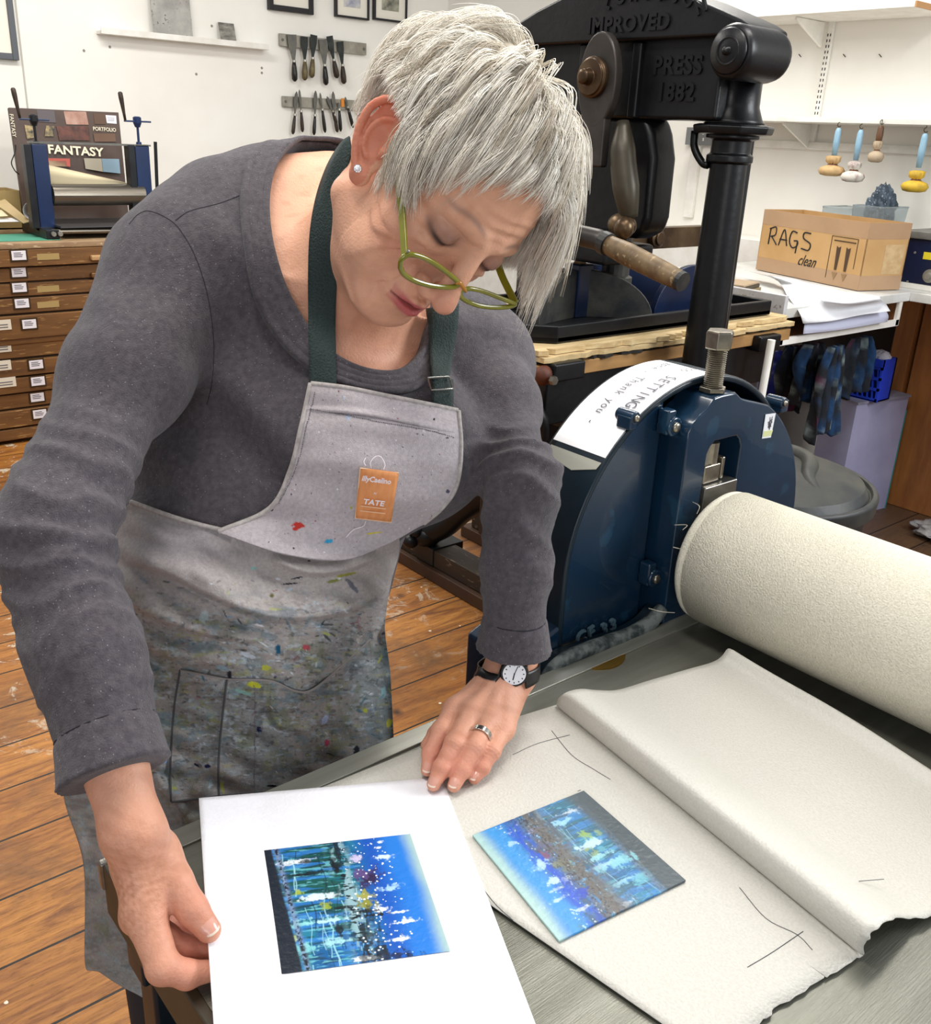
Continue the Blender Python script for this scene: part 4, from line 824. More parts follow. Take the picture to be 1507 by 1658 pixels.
        for z in(1.172,.964): 
            g=MB(); g.lathe((.079,yf-.018,z-.0),(0,1,0),[(0,.013),(.022,.013)],20); g.obox((.074,yf-.006,z+.006),(.008,0,0),(0,.009,0),(0,0,.016)); g.build('lug',pb,t,bevel=.003)
            MB().lathe((.079,yf-.022,z),(0,1,0),[(0,.003),(.001,.006),(.005,.007)],14).build('rivet',bst,t,smooth=True)
cheek(.03,1,True); cheek(-.80,-1,False)
# white strip with handwriting on the rim top
a0,a1=math.radians(86),math.radians(139)
A_=np.linspace(a0,a1,30); g=MB(); Rr=RO+.0006
g.grid([[(AX+Rr*math.cos(a),y,AZ+Rr*math.sin(a)) for a in A_] for y in (.033,.122)]); lb=solid(g.build('white_label',mat('label_paper','f2f2f4',rough=.5),t),.0008,1)
def rimtext(s,sz,am,y,w):   # lettering following the curved rim, reading towards the right edge, tops towards the front
    n=len(s)
    for i,ch in enumerate(s):
        if ch==' ': continue
        a=am+(i-(n-1)/2)*w/Rr; R2=Rr+.0016
        tang=np.array([-math.sin(a),0,math.cos(a)]); text(ch,sz,(AX+R2*math.cos(a),y,AZ+R2*math.sin(a)),tang,(0,-1,0),ink,lb,extr=.0001,sx=.85)
rimtext('SETTING',.022,math.radians(110),.054,.0125); rimtext('Thank you -',.018,math.radians(118),.086,.0095); rimtext('gone -',.017,math.radians(96),.092,.009)
rimtext('1050',.016,math.radians(89),.06,.010)
MB().prism([(AX+Rr*math.cos(a),y,AZ+Rr*math.sin(a)) for a,y in ((2.46,.034),(2.46,.12),(2.52,.118),(2.55,.07),(2.50,.036))],(.0,.0,.0006)).build('tape_remnant',mat('grey_tape','a8a89c',rough=.5),t)
# sticker on the housing/panel
p=[onx for _ in ()]
def st(u,v): return ony(u,v,-.0028)
Q=[st(1239,671),st(1255,669),st(1247,708),st(1233,710)]
s_=MB().prism(Q,(0,-.0008,0)).build('sticker',mat('sticker_white','e4e6ea',rough=.4),t)
g=MB(); r=np.random.default_rng(5); c=st(1246,684)
for k in range(7): 
    P=c+np.array([(r.normal(0,.003),-.0012,r.normal(0,.005)) for _ in range(4)]); g.tube(cr(P,10),.0005,4)
g.build('drawing',ink,s_)
e=[st(1235.5,698),st(1250,696),st(1247,705),st(1234,707)]; MB().prism([q+np.array([0,-.0008,0]) for q in e],(0,-.0004,0)).build('yellow_band',mat('sticker_yellow','cfd39a',rough=.5),s_)
# cast lettering and dusty ledge at the foot
for ch,u,v in (('C',941,1033),('F',957,1025),('3',978,1019),('3',992,1012)):
    text(ch,.026,ony(u,v,.028),(1,0,.25),(-.1,0,1),mat('worn_cast_edge','4c6470',rough=.5),t,extr=.002,bold=.0003)
L_=[ony(u,v,.004) for u,v in ((1072,985),(1050,1010),(1020,1028),(985,1040),(950,1052),(915,1067),(893,1085),(880,1105))]
g=MB(); P=cr(L_,40); g.tube(P,list(np.interp(np.linspace(0,1,40),[0,.2,.6,1],[.009,.011,.010,.008])),14); g.build('rounded_ledge',dust,t,smooth=True)
MB().prism([tuple(p+np.array([0,.01,0])) for p in P]+[(P[-1][0],.014,.80),(P[0][0],.014,.80)],(0,.014,0)).build('apron_plate',pbd,t)
MB().lathe((-.045,-.0,.885),(0,0,1),[(0,.04),(.016,.04)],24).build('brass_boss',mat('brass','a9853c',rough=.3,metal=.9),t)
# roller wrapped in felt
felt=mat('blanket_felt','e3decd','d3cebc',rough=.9,scale=330,bump=.9,bscale=520,detail=3,spec=.2)
g=MB(); prof=[(0,.0),(0,.074),(.003,.084),(.008,.0885),(.014,.0893),(.0145,.0885),(.018,.0885),(.0185,.0905),(.74,.0905),(.76,.08),(.76,0)]
g.lathe((.153,-.020,.9945),(0,-1,0),prof,96); g.build('felt_roller',felt,t,smooth=True)
th=mat('thread','cfc9b8',rough=.9)
g=MB(); r=np.random.default_rng(2)
for u0,v0,u1,v1,b in ((1092,992,1050,985,-12),(1105,858,1092,850,3),(1128,832,1120,812,-4),(1090,886,1102,908,5)):
    A=ony(u0,v0,-.02);B=ony(u1,v1,.0); m_=(A+B)/2+np.array([b*.001,-.01,.006]); g.tube(cr([A,m_,B],10),.0005,4)
g.build('loose_thread',th,t)
# steel bed
zinc=mat('bed_zinc','7c7c72','6c6c62',rough=.38,metal=.55,scale=5,stretch=(.7,9,1),detail=8,bump=.15,bscale=80)
X0=-.658
BED=MB().box((X0,-.80,.884),(.36,-.0,.899)).build('bed_plate',zinc,t,bevel=.002)
MB().box((X0,-.026,.897),(.36,-.001,.9015)).build('bed_edge',mat('bed_edge_zinc','9b9b91','88887e',rough=.32,metal=.6,scale=6,stretch=(.6,9,1)),t,bevel=.001)
edg=mat('edge_brown','4c4132','37301f',rough=.5,scale=8)
MB().box((X0-.006,-.80,.845),(X0+.004,-.003,.8995)).build('end_strip',edg,t,bevel=.002)
MB().box((X0,-.78,.80),(.36,-.74,.884)).build('bed_rail',pbd,t,bevel=.003)
MB().box((X0,-.06,.80),(.36,-.025,.884)).build('bed_rail',pbd,t,bevel=.003)
for x_ in(-.62,.32): MB().box((x_-.03,-.78,0),(x_+.03,-.74,.80)).box((x_-.03,-.06,0),(x_+.03,-.025,.80)).box((x_-.02,-.75,.3),(x_+.02,-.05,.36)).build('stand_leg',pbd,t,bevel=.004)
MB().box((-.62,-.76,.32),(.32,-.05,.345)).build('stand_shelf',pbd,t)
p=onz(172,1402,.9); MB().box((X0-.008,-.006,.872),(X0+.006,.003,.9005)).build('corner_stop',mst,t,bevel=.002)
# ---------------- papers and prints on the bed
ZB=.9022
tis=mat('registration_paper','d0cdc4','c8c5bc',rough=.55,scale=420,bump=.5,bscale=420,spec=.35,detail=2)
Fa=onz(900,1142,ZB); Fb=onz(1397,1548,ZB)
fd=(Fb-Fa); LF=np.linalg.norm(fd[:2]); fd/=LF; fn=np.array([fd[1],-fd[0],0]);  # across the fold
if (onz(520,1278,ZB)-Fa)@fn<0: fn=-fn
# base sheet: from the fold outwards, left edge and torn lower edge
Pl=[Fa]+[onz(u,v,ZB) for u,v in ((700,1205),(520,1276))]
low=[Fb]+[onz(u,v,ZB) for u,v in ((1378,1558),(1342,1583),(1335,1581),(1300,1604),(1262,1627),(1245,1645),(1225,1660),(1190,1688),(1150,1712))]
G=[];n=30
r=np.random.default_rng(4)
A=cr(Pl,n); 
B=cr(low,n); B[1:-1,:2]+=r.normal(0,.0009,(n-2,2))
# extend beyond: far corners
G=[]
for i in range(n):
    s=i/(n-1); a=A[i]; b=B[i]; G.append([a+(b-a)*q for q in np.linspace(0,1,26)])
G=np.array(G); 
o=MB().grid(G).build('registration_sheet',tis,smooth=True); solid(o,.0006)
tag(o,'large off-white registration sheet lying flat on the steel bed under both prints','paper')
# pencil marks
pc=mat('pencil','4a4a50',rough=.7); g=MB()
for l in (((893,1183),(925,1222),(960,1245),(988,1262)),((830,1222),(870,1204),(922,1190)),((1197,1437),(1240,1487),(1290,1513),(1315,1538)),((1210,1566),(1250,1542),(1300,1508)),((770,1362+60),(800,1462),(830,1490)),((935,1281),(940,1279),(938,1280))):
    MB().tube(cr([onz(u,v,ZB+.0008) for u,v in l],16),.00035,4).build('pencil_mark',pc,o)
# folded-back sheet: profile from the fold over a hump and on towards the roller
tn=-fn
def W(t_,s): return Fa+fd*t_*LF+tn*s
K=26; T=np.linspace(0,1,K); rows=[]
# far silhouette pts and near (torn) edge given as picture points with heights
far=[((900,1142),.0008),((905,1130),.014),((918,1121),.025),((940,1116),.024),((965,1118),.015),((1000,1118),.006),((1050,1103),.003),((1110,1085),.003),((1160,1069),.006),((1180,1046),.022)]
near=[((1397,1548),.0008),((1401,1530),.016),((1412,1512),.028),((1430,1497),.031),((1452,1487),.025),((1480,1487),.009),((1530,1475),.004),((1600,1440),.003),((1690,1400),.004),((1720,1375),.012)]
FP=np.array([onz(u,v,ZB+h) for (u,v),h in far]); NP_=np.array([onz(u,v,ZB+h) for (u,v),h in near])
# right edge near the roller: from (1180,1046) to (1507,1240)
m=40; Fc=cr(FP,m); Nc=cr(NP_,m); G=np.zeros((m,K,3))
r=np.random.default_rng(9); jit=np.cumsum(r.normal(0,.0007,m)); 
for i in range(m):
    s=i/(m-1)
    for j,tt in enumerate(T):
        p=Fc[i]*(1-tt)+Nc[i]*tt
        if s>.45: 
            k=(s-.45)/.55; p=p+np.array([0,0,.002*math.sin(tt*9+s*4)*k])
        G[i,j]=p
G[:,-1,:2]+=np.array([fd[:2]*q for q in r.normal(0,.0012,m)])
o2=MB().grid(G).build('folded_sheet',mat('tissue_sheet','d6d3ca','cecbc1',rough=.38,scale=420,bump=.4,bscale=420,spec=.5,detail=2),smooth=True,sub=1); solid(o2,.0006,1)
tag(o2,'off-white sheet folded back towards the roller with a rounded hump along its fold','paper')
g=MB(); g.tube(cr([G[int(m*.16),int(K*q)]+np.array([0,0,.0012]) for q in (.15,.4,.6,.85)],20),.0004,4); g.build('crease',mat('crease','dad8d0',rough=.6),o2)
g=MB(); g.tube([G[int(m*.5),int(K*.88)]+np.array([0,0,.0012]),G[int(m*.5),int(K*.88)]+np.array([.02,-.012,.0012])],.0004,4); g.build('pencil_mark',pc,o2)
# ---- painted pictures: every dab is laid down in the picture's own coordinates
def sm(a,b,x): t_=np.clip((x-a)/(b-a),0,1); return t_*t_*(3-2*t_)
def vnoise(X,Y,seed,oct=4):
    q=np.random.default_rng(seed); out=0; amp=1; tot=0
    for k in range(oct):
        T_=q.random((64,64)); xi=np.floor(X).astype(int);yi=np.floor(Y).astype(int); fx=X-xi;fy=Y-yi; fx=fx*fx*(3-2*fx);fy=fy*fy*(3-2*fy)
        g_=lambda a,b:T_[a%64,b%64]
        out=out+amp*((g_(xi,yi)*(1-fx)+g_(xi+1,yi)*fx)*(1-fy)+(g_(xi,yi+1)*(1-fx)+g_(xi+1,yi+1)*fx)*fy); tot+=amp; X=X*2.03+3;Y=Y*2.03+5;amp*=.5
    return out/tot
def hexc(h): return np.array(srgb(h))
def over(C,m,col): m=np.clip(m,0,1)[...,None]; return C*(1-m)+hexc(col)*m
def painting(N,seed,mirror,pale):
    # u along the skyline axis 0..1 (dark edge to pale sky), v across
    u,v=np.meshgrid(np.linspace(0,1,N),np.linspace(0,1,N),indexing='ij'); q=np.random.default_rng(seed)
    if mirror: vv=v
    else: vv=v
    n1=vnoise(u*6,v*4,seed,5); n2=vnoise(u*30,v*12,seed+1,4); n3=vnoise(u*70,v*70,seed+2,3); n4=vnoise(u*4,v*34,seed+3,4)
    C=np.zeros((N,N,3))+hexc('165c94')
    C=over(C,sm(.35,.6,n1),'1d7a90'); C=over(C,sm(.42,.6,vnoise(u*3,v*9,seed+9,4))*(u<.5),'12544e'); C=over(C,sm(.5,.62,vnoise(u*9,v*50,seed+19,4))*(u<.62)*.7,'0d3340'); C=over(C,sm(.58,.68,vnoise(u*14,v*70,seed+29,4))*(u<.62)*.7,'6fc0cc'); C=over(C,sm(.45,.62,n4)*.7*(u<.6),'2f7ed0')
    sky=sm(.55,.72,u+.06*(n1-.5)); C=over(C,sky,'1554b4'); C=over(C,sm(.70,.86,u+.10*(vnoise(v*2+3,u*2,seed+7,3)-.5)),'2478d2'); C=over(C,sm(.90,1.02,u+.05*(n1-.5)),'a9c4be')
    # vertical drips
    for k in range(34):
        a=q.random(); ln=.08+.3*q.random(); u0=.12+.45*q.random(); w=.0018+.002*q.random()
        m_=np.exp(-((v-a-(u-u0)*.0)/.0001)**2)*0
        uu=u0+.01*np.sin(v*20+k); m_=np.exp(-((u-uu)/w)**2)*(v>a)*(v<a+ln); C=over(C,m_*.8,'a6dbe6' if k%3 else '10222c')
    # city band of dark and pale scratches
    band=np.exp(-((u-.50-.03*v)/.055)**2); C=over(C,band*sm(.45,.6,n2)*1.1,'8fb3bb'); C=over(C,band*sm(.52,.66,vnoise(u*26,v*60,seed+5,3))*1.1,'16232b')
    # cloud dabs
    def dab(cu,cv,ru,rv,col,s=1.,rough=.5):
        nonlocal C
        d=np.sqrt(((u-cu)/ru)**2+((v-cv+.012*(n4-.5)*4)/rv)**2)+rough*(n2-.5)*2.6+(n3-.5)*1.3; C=over(C,(1-sm(.5,1.1,d))*s*(.65+.6*n3),col)
    W_='e6f0f4'
    for a in [(.24,.14,.13,.03,W_),(.33,.46,.12,.026,'d9e9ee'),(.22,.66,.13,.035,'8ed3d6'),(.36,.66,.14,.03,'b8e0e8'),(.20,.84,.12,.03,'7cc8cc'),(.38,.82,.14,.025,'9fd6dc'),(.50,.97,.1,.02,W_),
              (.80,.19,.07,.02,'cfe3f4'),(.76,.46,.08,.028,'a8cff0'),(.68,.62,.05,.03,W_),(.80,.74,.10,.025,W_),(.73,.87,.08,.022,W_),(.60,.17,.05,.03,'c8bfe0'),(.77,.66,.05,.018,W_),(.76,.10,.03,.013,W_),(.79,.04,.02,.01,W_)]: dab(*a)
    for a in [(.30,.25,.15,.012,'0f1d24'),(.33,.15,.12,.02,'15262e'),(.46,.20,.03,.07,'101c22'),(.50,.08,.02,.09,'18272d'),(.47,.56,.12,.012,'121d22'),(.55,.62,.10,.02,'0e171b'),(.62,.66,.10,.018,'181c20'),(.42,.74,.02,.06,'14242b')]: dab(*a,rough=.8)
    for a in [(.66,.34,.07,.09,'3c2a55'),(.67,.36,.05,.05,'2a1c3c'),(.62,.30,.05,.04,'5f4a80')]: dab(*a,rough=.9,s=.9)
    for a in [(.20,.40,.035,.035,'a7b83c'),(.36,.54,.035,.03,'9cab2c'),(.60,.50,.06,.04,'a8a226'),(.59,.56,.06,.03,'8f8f2c'),(.15,.76,.015,.025,'bcd08a')]: dab(*a,rough=.8,s=.9)
    for a in [(.64,.97,.14,.05,'1c1a1c'),(.58,.80,.10,.12,'1e2a2c')]: dab(*a,rough=1.2,s=.85)
    # specks of light
    for k in range(150):
        cu=.52+.30*q.random()**1.2; cv=q.random(); rr=.0025+.005*q.random(); m_=(((u-cu)**2+(v-cv)**2)<rr*rr)*1.; C=over(C,m_*.9,'eef4f8')
    # foreshore strip at the dark edge
    e=.085+.075*v; C=over(C,1-sm(-.006,.006,u-e+.01*(n2-.5)),'1b2430'); rim=np.exp(-((u-e-.03)/.018)**2); C=over(C,rim*.8,'7f93b4'); C=over(C,rim*sm(.5,.6,n3),'1a2028')
    if pale:
        g_=C.mean(-1,keepdims=True); C=C*.62+hexc('4f86b0')*.38*(1+.4*(n3[...,None]-.5)); 
        b2=np.exp(-((u-.55)/.12)**2)*sm(.30,.55,vnoise(u*40,v*22,seed+8,4)+.1); C=over(C,b2*.95,'625e5a'); C=over(C,np.exp(-((u-.60)/.10)**2)*sm(.55,.66,vnoise(u*80,v*60,seed+11,3))*.8,'3c3836')
        C=over(C,(1-sm(.12,.24,u+.05*(n1-.5)))*.92,'4c5558'); C=over(C,sm(.72,.80,u)*(1-sm(.86,.95,u))*.3,'4fb0dc'); C=over(C,sm(.86,1.0,u+.05*(n1-.5)),'a6c6c2')
        C=over(C,np.exp(-((u-.72)/.06)**2)*sm(.45,.6,n2)*.8,'2a4fc0')
        for a in [(.66,.40,.03,.04,'7a4a68'),(.33,.20,.10,.022,'9ccfe4'),(.33,.44,.10,.03,'b4dbe8'),(.30,.36,.04,.03,'8fae5a'),(.38,.48,.03,.025,'86985a'),(.28,.68,.14,.04,'86c4cc'),(.30,.57,.1,.02,'98d0d8'),(.74,.60,.05,.03,'bcd9ee'),(.72,.44,.05,.03,'a8c8ee'),(.66,.76,.06,.04,'2a48b8')]: dab(*a,rough=.9,s=.85)
    return C
def art_sheet(nm,corners,z,th,N,seed,pale,m,parent,label=None,cat=None):
    # corners: dark-top, sky-top, sky-bottom, dark-bottom (u to sky, v downwards)
    A,B,Cc,D=[onz(u,v,z) for u,v in corners]; C=painting(N,seed,False,pale)
    uu,vv=np.meshgrid(np.linspace(0,1,N),np.linspace(0,1,N),indexing='ij'); uu=uu[...,None];vv=vv[...,None]
    G=A*(1-uu)*(1-vv)+B*uu*(1-vv)+Cc*uu*vv+D*(1-uu)*vv
    V=G.reshape(-1,3); i,j=np.meshgrid(np.arange(N-1),np.arange(N-1),indexing='ij'); q=(i*N+j).ravel(); F=np.stack([q,q+N,q+N+1,q+1],1)
    if np.cross(V[N]-V[0],V[1]-V[0])[2]<0: F=F[:,::-1].copy()
    o=mesh(nm,V,F,m,parent,attrs={'Col':C.reshape(-1,3)},base=None if parent else A)
    if th: solid(o,th,-1)
    if label: tag(o,label,cat)
    return o
inkm=mat('printed_colour','ffffff',rough=.32,vcol='Col',spec=.5,bump=.3,bscale=200); platem=mat('plate_colour','ffffff',rough=.35,vcol='Col',spec=.5,bump=.5,bscale=150)
# the inked plate
art_sheet('painted_plate',[(945,1280),(765,1352),(905,1523),(1110,1425)],ZB+.0035,.0022,300,31,True,platem,None,'small square blue and grey printing plate lying on the registration sheet','printing plate')
# the print being lifted: left edge raised a little by her hand
pw=mat('print_paper','f3f2f6','efeef3',rough=.6,scale=120,bump=.3,bscale=350)
zL=.012
TL=onz(322,1292,ZB+.012);TR=onz(715,1258,ZB+.0022);BL=onz(349,1700,ZB+.020);BR=onz(883,1700,ZB+.0022)
n=48;uu,vv=np.meshgrid(np.linspace(0,1,n),np.linspace(0,1,n),indexing='ij');uu=uu[...,None];vv=vv[...,None]
G=TL*(1-uu)*(1-vv)+TR*uu*(1-vv)+BR*uu*vv+BL*(1-uu)*vv
zc=ZB+.0024+.022*np.clip(1-uu[...,0]*4.2,0,1)**1.6*np.exp(-((vv[...,0]-.55)/.45)**2)+.006*np.clip(1-uu[...,0]*4.2,0,1)
# keep picture-plane outline while changing the height: slide each point along its own height
for i in range(n):
    for j in range(n):
        p=G[i,j]; u_,v_=proj(p); G[i,j]=onz(u_,v_,zc[i,j])
PR=MB().grid(G).build('art_print',pw,smooth=True); solid(PR,.0008)
tag(PR,'fresh white-bordered print of a blue waterside scene, its left edge held by her right hand','print')
art_sheet('printed_image',[(417,1378),(664,1350),(729,1540),(443,1579)],ZB+.0030,0,380,47,False,inkm,PR)
# ---------------- smooth solid modelling on a grid (for the figure)
def sphere(P,c,r): return np.linalg.norm(P-np.array(c,np.float32),axis=1)-r
def ellip(P,c,r,A=None):
    q=P-np.array(c,np.float32)
    if A is not None: q=q@np.array(A,np.float32).T     # rows of A: local axes
    r=np.array(r,np.float32); k0=np.linalg.norm(q/r,axis=1); k1=np.linalg.norm(q/(r*r),axis=1)+1e-9
    return k0*(k0-1)/k1
def cone(P,a,b,ra,rb):
    a=np.array(a,np.float32);b=np.array(b,np.float32); ba=b-a; h=np.clip(((P-a)@ba)/(ba@ba),0,1)
    return np.linalg.norm(P-a-h[:,None]*ba,axis=1)-(ra+(rb-ra)*h)
def chain(P,pts,rs,k=0):
    d=None
    for a,b,ra,rb in zip(pts[:-1],pts[1:],rs[:-1],rs[1:]):
        e=cone(P,a,b,ra,rb); d=e if d is None else smin(d,e,k)
    return d
def smin(a,b,k):
    if k<=0: return np.minimum(a,b)
    h=np.clip(.5+.5*(b-a)/k,0,1); return b*(1-h)+a*h-k*h*(1-h)
def smax(a,b,k): return -smin(-a,-b,k)
def net(f,lo,hi,h,blk=6,slack=1.5):
    lo=np.array(lo,float);hi=np.array(hi,float); nb=np.ceil((hi-lo)/(h*blk)).astype(int); n=nb*blk+1
    c=[lo[i]+(np.arange(nb[i])+.5)*h*blk for i in range(3)]; X=np.stack(np.meshgrid(*c,indexing='ij'),-1).reshape(-1,3).astype(np.float32)
    d=np.concatenate([f(X[i:i+200000]) for i in range(0,len(X),200000)]); D=np.repeat(np.repeat(np.repeat(np.sign(d).reshape(nb),blk,0),blk,1),blk,2).astype(np.float32)
    D=np.pad(D,((0,1),)*3,mode='edge'); keep=np.argwhere(np.abs(d.reshape(nb))<h*blk*.87*slack)
    o=np.arange(blk+1); O=np.stack(np.meshgrid(o,o,o,indexing='ij'),-1).reshape(-1,3)
    for s in range(0,len(keep),600):
        I=(keep[s:s+600,None,:]*blk+O[None]).reshape(-1,3); D[I[:,0],I[:,1],I[:,2]]=f((lo+I*h).astype(np.float32))
    I=D<0; cnt=np.zeros(np.array(D.shape)-1,np.int8)
    cs=[(a,b,c_) for a in(0,1) for b in(0,1) for c_ in(0,1)]
    for a,b,c_ in cs: cnt+=I[a:I.shape[0]-1+a,b:I.shape[1]-1+b,c_:I.shape[2]-1+c_]
    act=np.argwhere((cnt>0)&(cnt<8)); idx=-np.ones(cnt.shape,np.int32); idx[act[:,0],act[:,1],act[:,2]]=np.arange(len(act))
    vals=np.stack([D[act[:,0]+a,act[:,1]+b,act[:,2]+c_] for a,b,c_ in cs],1); ci=np.array(cs,float); acc=np.zeros((len(act),3)); w=np.zeros(len(act))
    for i in range(8):
        for j in range(i+1,8):
            if abs(ci[i]-ci[j]).sum()==1:
                m=(vals[:,i]<0)!=(vals[:,j]<0); t_=np.where(m,vals[:,i]/(vals[:,i]-vals[:,j]+1e-20),0); acc+=np.where(m[:,None],ci[i]+(ci[j]-ci[i])*t_[:,None],0); w+=m
    V=lo+(act+acc/w[:,None])*h; Q=[]
    for ax in range(3):
        sh=[slice(None)]*3; a=[slice(None)]*3; a[ax]=slice(0,-1); b=[slice(None)]*3; b[ax]=slice(1,None)
        A=I[tuple(a)];B=I[tuple(b)]; e=np.argwhere(A!=B); o1,o2=[(1,2),(2,0),(0,1)][ax]
        ok=(e[:,o1]>0)&(e[:,o2]>0)&(e[:,o1]<cnt.shape[o1])&(e[:,o2]<cnt.shape[o2]); e=e[ok]
        def g(d1,d2):
            q=e.copy(); q[:,o1]-=d1; q[:,o2]-=d2; return idx[q[:,0],q[:,1],q[:,2]]
        q=np.stack([g(1,1),g(0,1),g(0,0),g(1,0)],1); s=A[e[:,0],e[:,1],e[:,2]]; q[~s]=q[~s][:,::-1]; Q.append(q[(q>=0).all(1)])
    return V,np.concatenate(Q)
def lap(V,F,n=1,k=.5):   # gentle smoothing
    for _ in range(n):
        S=np.zeros_like(V);c=np.zeros(len(V))
        for a,b in ((0,1),(1,2),(2,3),(3,0)):
            np.add.at(S,F[:,a],V[F[:,b]]); np.add.at(c,F[:,a],1); np.add.at(S,F[:,b],V[F[:,a]]); np.add.at(c,F[:,b],1)
        V=V*(1-k)+k*S/np.maximum(c,1)[:,None]
    return V
def grad(f,P,e=.0008):
    P=np.asarray(P,np.float32); G=np.stack([f(P+np.eye(3,dtype=np.float32)[i]*e)-f(P-np.eye(3,dtype=np.float32)[i]*e) for i in range(3)],1); return G/(np.linalg.norm(G,axis=1)[:,None]+1e-9)
def trace(f,uv,off=0,t0=.5,t1=2.2):   # where the line of sight first meets the solid f (or passes nearest to it)
    R=np.array([ray(u,v) for u,v in uv]); L=np.linalg.norm(R,axis=1); D_=R/L[:,None]; t=np.full(len(R),t0); best=np.full(len(R),9.); bt=t.copy()
    for _ in range(90):
        P=(CAMP+D_*t[:,None]).astype(np.float32); d=f(P)-off; m=d<best; best=np.where(m,d,best); bt=np.where(m,t,bt); t=np.minimum(t+np.maximum(d,0)*.7+(d>.0004)*.0002,t1)
    return CAMP+D_*bt[:,None]
# ---------------- the woman
HM=np.array([[-0.909,-0.166,0.383],[-0.152,-0.724,-0.673],[0.389,-0.670,0.633]]); u_,s_v,v_=np.linalg.svd(HM); HM=u_@v_
HO=np.array([-0.285,0.035,1.457])-HM@np.array([0,.003,0]); HS=.01*1.045
def h2w(p): return HO+(np.asarray(p,float)*HS)@HM.T
def w2h(P): return ((P-HO.astype(np.float32))@HM.astype(np.float32))/np.float32(HS)
JR=dict(sh=ond(285,440,.97),el=ond(84,868,.79),wr=ond(214,1342,.715)); JL=dict(sh=ond(778,590,1.15),el=ond(842,775,.98),wr=ond(829,1080,1.045))
# trunk stations: centre, half width, half depth
ST=[(ond(395,1400,1.25)*[1,1,0]+[0,0,.10],.17,.14),(ond(395,1330,1.2)*[1,1,0]+[0,.0,.50],.185,.15),(ond(385,1130,1.14),.178,.140),(ond(378,960,1.12),.152,.128),(ond(420,800,1.09),.149,.115),(ond(520,650,1.06),.160,.105),(ond(540,540,1.04),.150,.092),(ond(545,470,1.03),.11,.07)]
SC_=np.array([s[0] for s in ST]); SA=np.array([s[1] for s in ST]); SB=np.array([s[2] for s in ST])
shl=(JL['sh']-JR['sh']); shl/=np.linalg.norm(shl)
LAT=[]
for i in range(len(ST)):
    w=np.clip((i-2)/3,0,1); l=np.array([1,-.06,0])*(1-w)+shl*w; LAT.append(l/np.linalg.norm(l))
LAT=np.array(LAT)
AXU=SC_[6]-SC_[2]; AXU/=np.linalg.norm(AXU); TT=(SC_-SC_[0])@AXU
_tq=np.linspace(0,TT[-1],60); 
def _sm(A):
    B=np.array([np.interp(_tq,TT,A[:,i]) for i in range(A.shape[1])]).T; k=np.array([1,4,6,4,1])/16.
    for _ in range(4): B=np.array([np.convolve(np.pad(B[:,i],2,mode='edge'),k,'valid') for i in range(B.shape[1])]).T
    return B
_TC=_sm(SC_); _TC-= ((_TC-SC_[0])@AXU)[:,None]*AXU - _tq[:,None]*AXU; _TR=_sm(np.stack([SA,SB],1)); _TL=_sm(LAT)
def trunk(P,grow=0.):
    t_=(P-SC_[0].astype(np.float32))@AXU.astype(np.float32); tc=np.clip(t_,0,_tq[-1])
    it=lambda A:np.stack([np.interp(tc,_tq,A[:,i]) for i in range(A.shape[1])],1)
    c=it(_TC); l=it(_TL); l-= (l@AXU)[:,None]*AXU; l/=np.linalg.norm(l,axis=1)[:,None]; f_=np.cross(l,AXU); R_=it(_TR); q=P-c
    x=(q*l).sum(1);y=(q*f_).sum(1); k=np.sqrt((x/R_[:,0])**2+(y/R_[:,1])**2); e=(k-1)*R_.min(1)*.97; z=np.abs(t_-tc)
    return (np.where(z>0,np.sqrt(np.maximum(e,0)**2+z*z)+np.minimum(e,0)*0,e)-grow).astype(np.float32)
bust=[(ond(560,720,.985),.062),(ond(690,735,1.02),.060)]
belly=(ond(430,930,1.03),.10)
UB1=ond(545,318,1.07); UB2=ond(465,342,1.05); UB3=ond(350,362,1.02)
def torso(P,grow=0.):
    d=trunk(P,grow)
    for c,r in bust: d=smin(d,sphere(P,c,r+grow),.07)
    d=smin(d,ellip(P,belly[0],(.13,.07,.10))-grow,.08)
    for J,k in((JR,.06),(JL,.06)): d=smin(d,sphere(P,J['sh'],.055+grow),.07)
    # upper back and trapezius slopes
    d=smin(d,cone(P,UB1,JR['sh']*.75+UB1*.25,.052+grow,.05+grow),.05); d=smin(d,sphere(P,UB2,.055+grow),.05); d=smin(d,sphere(P,UB3,.056+grow),.05)
    nb=h2w((0,-4,-10)); d=smin(d,cone(P,nb*.35+SC_[-1]*.65,JR['sh']*.85+SC_[-1]*.15,.05+grow,.045+grow),.05); d=smin(d,cone(P,SC_[-1],JL['sh']*.85+SC_[-1]*.15,.045+grow,.045+grow),.05)
    return d
NKa=SC_[-1]+np.array([0,.0,-.02]); NKb=h2w((0,-3.0,-4.5))
def neck(P): return smin(cone(P,NKa,NKb,.064,.056),cone(P,NKa+np.array([0,-.02,0]),h2w((0,1.2,-8.5)),.052,.040),.03)
def seg(P,a,b,ra,rb): return cone(P,a,b,ra,rb)
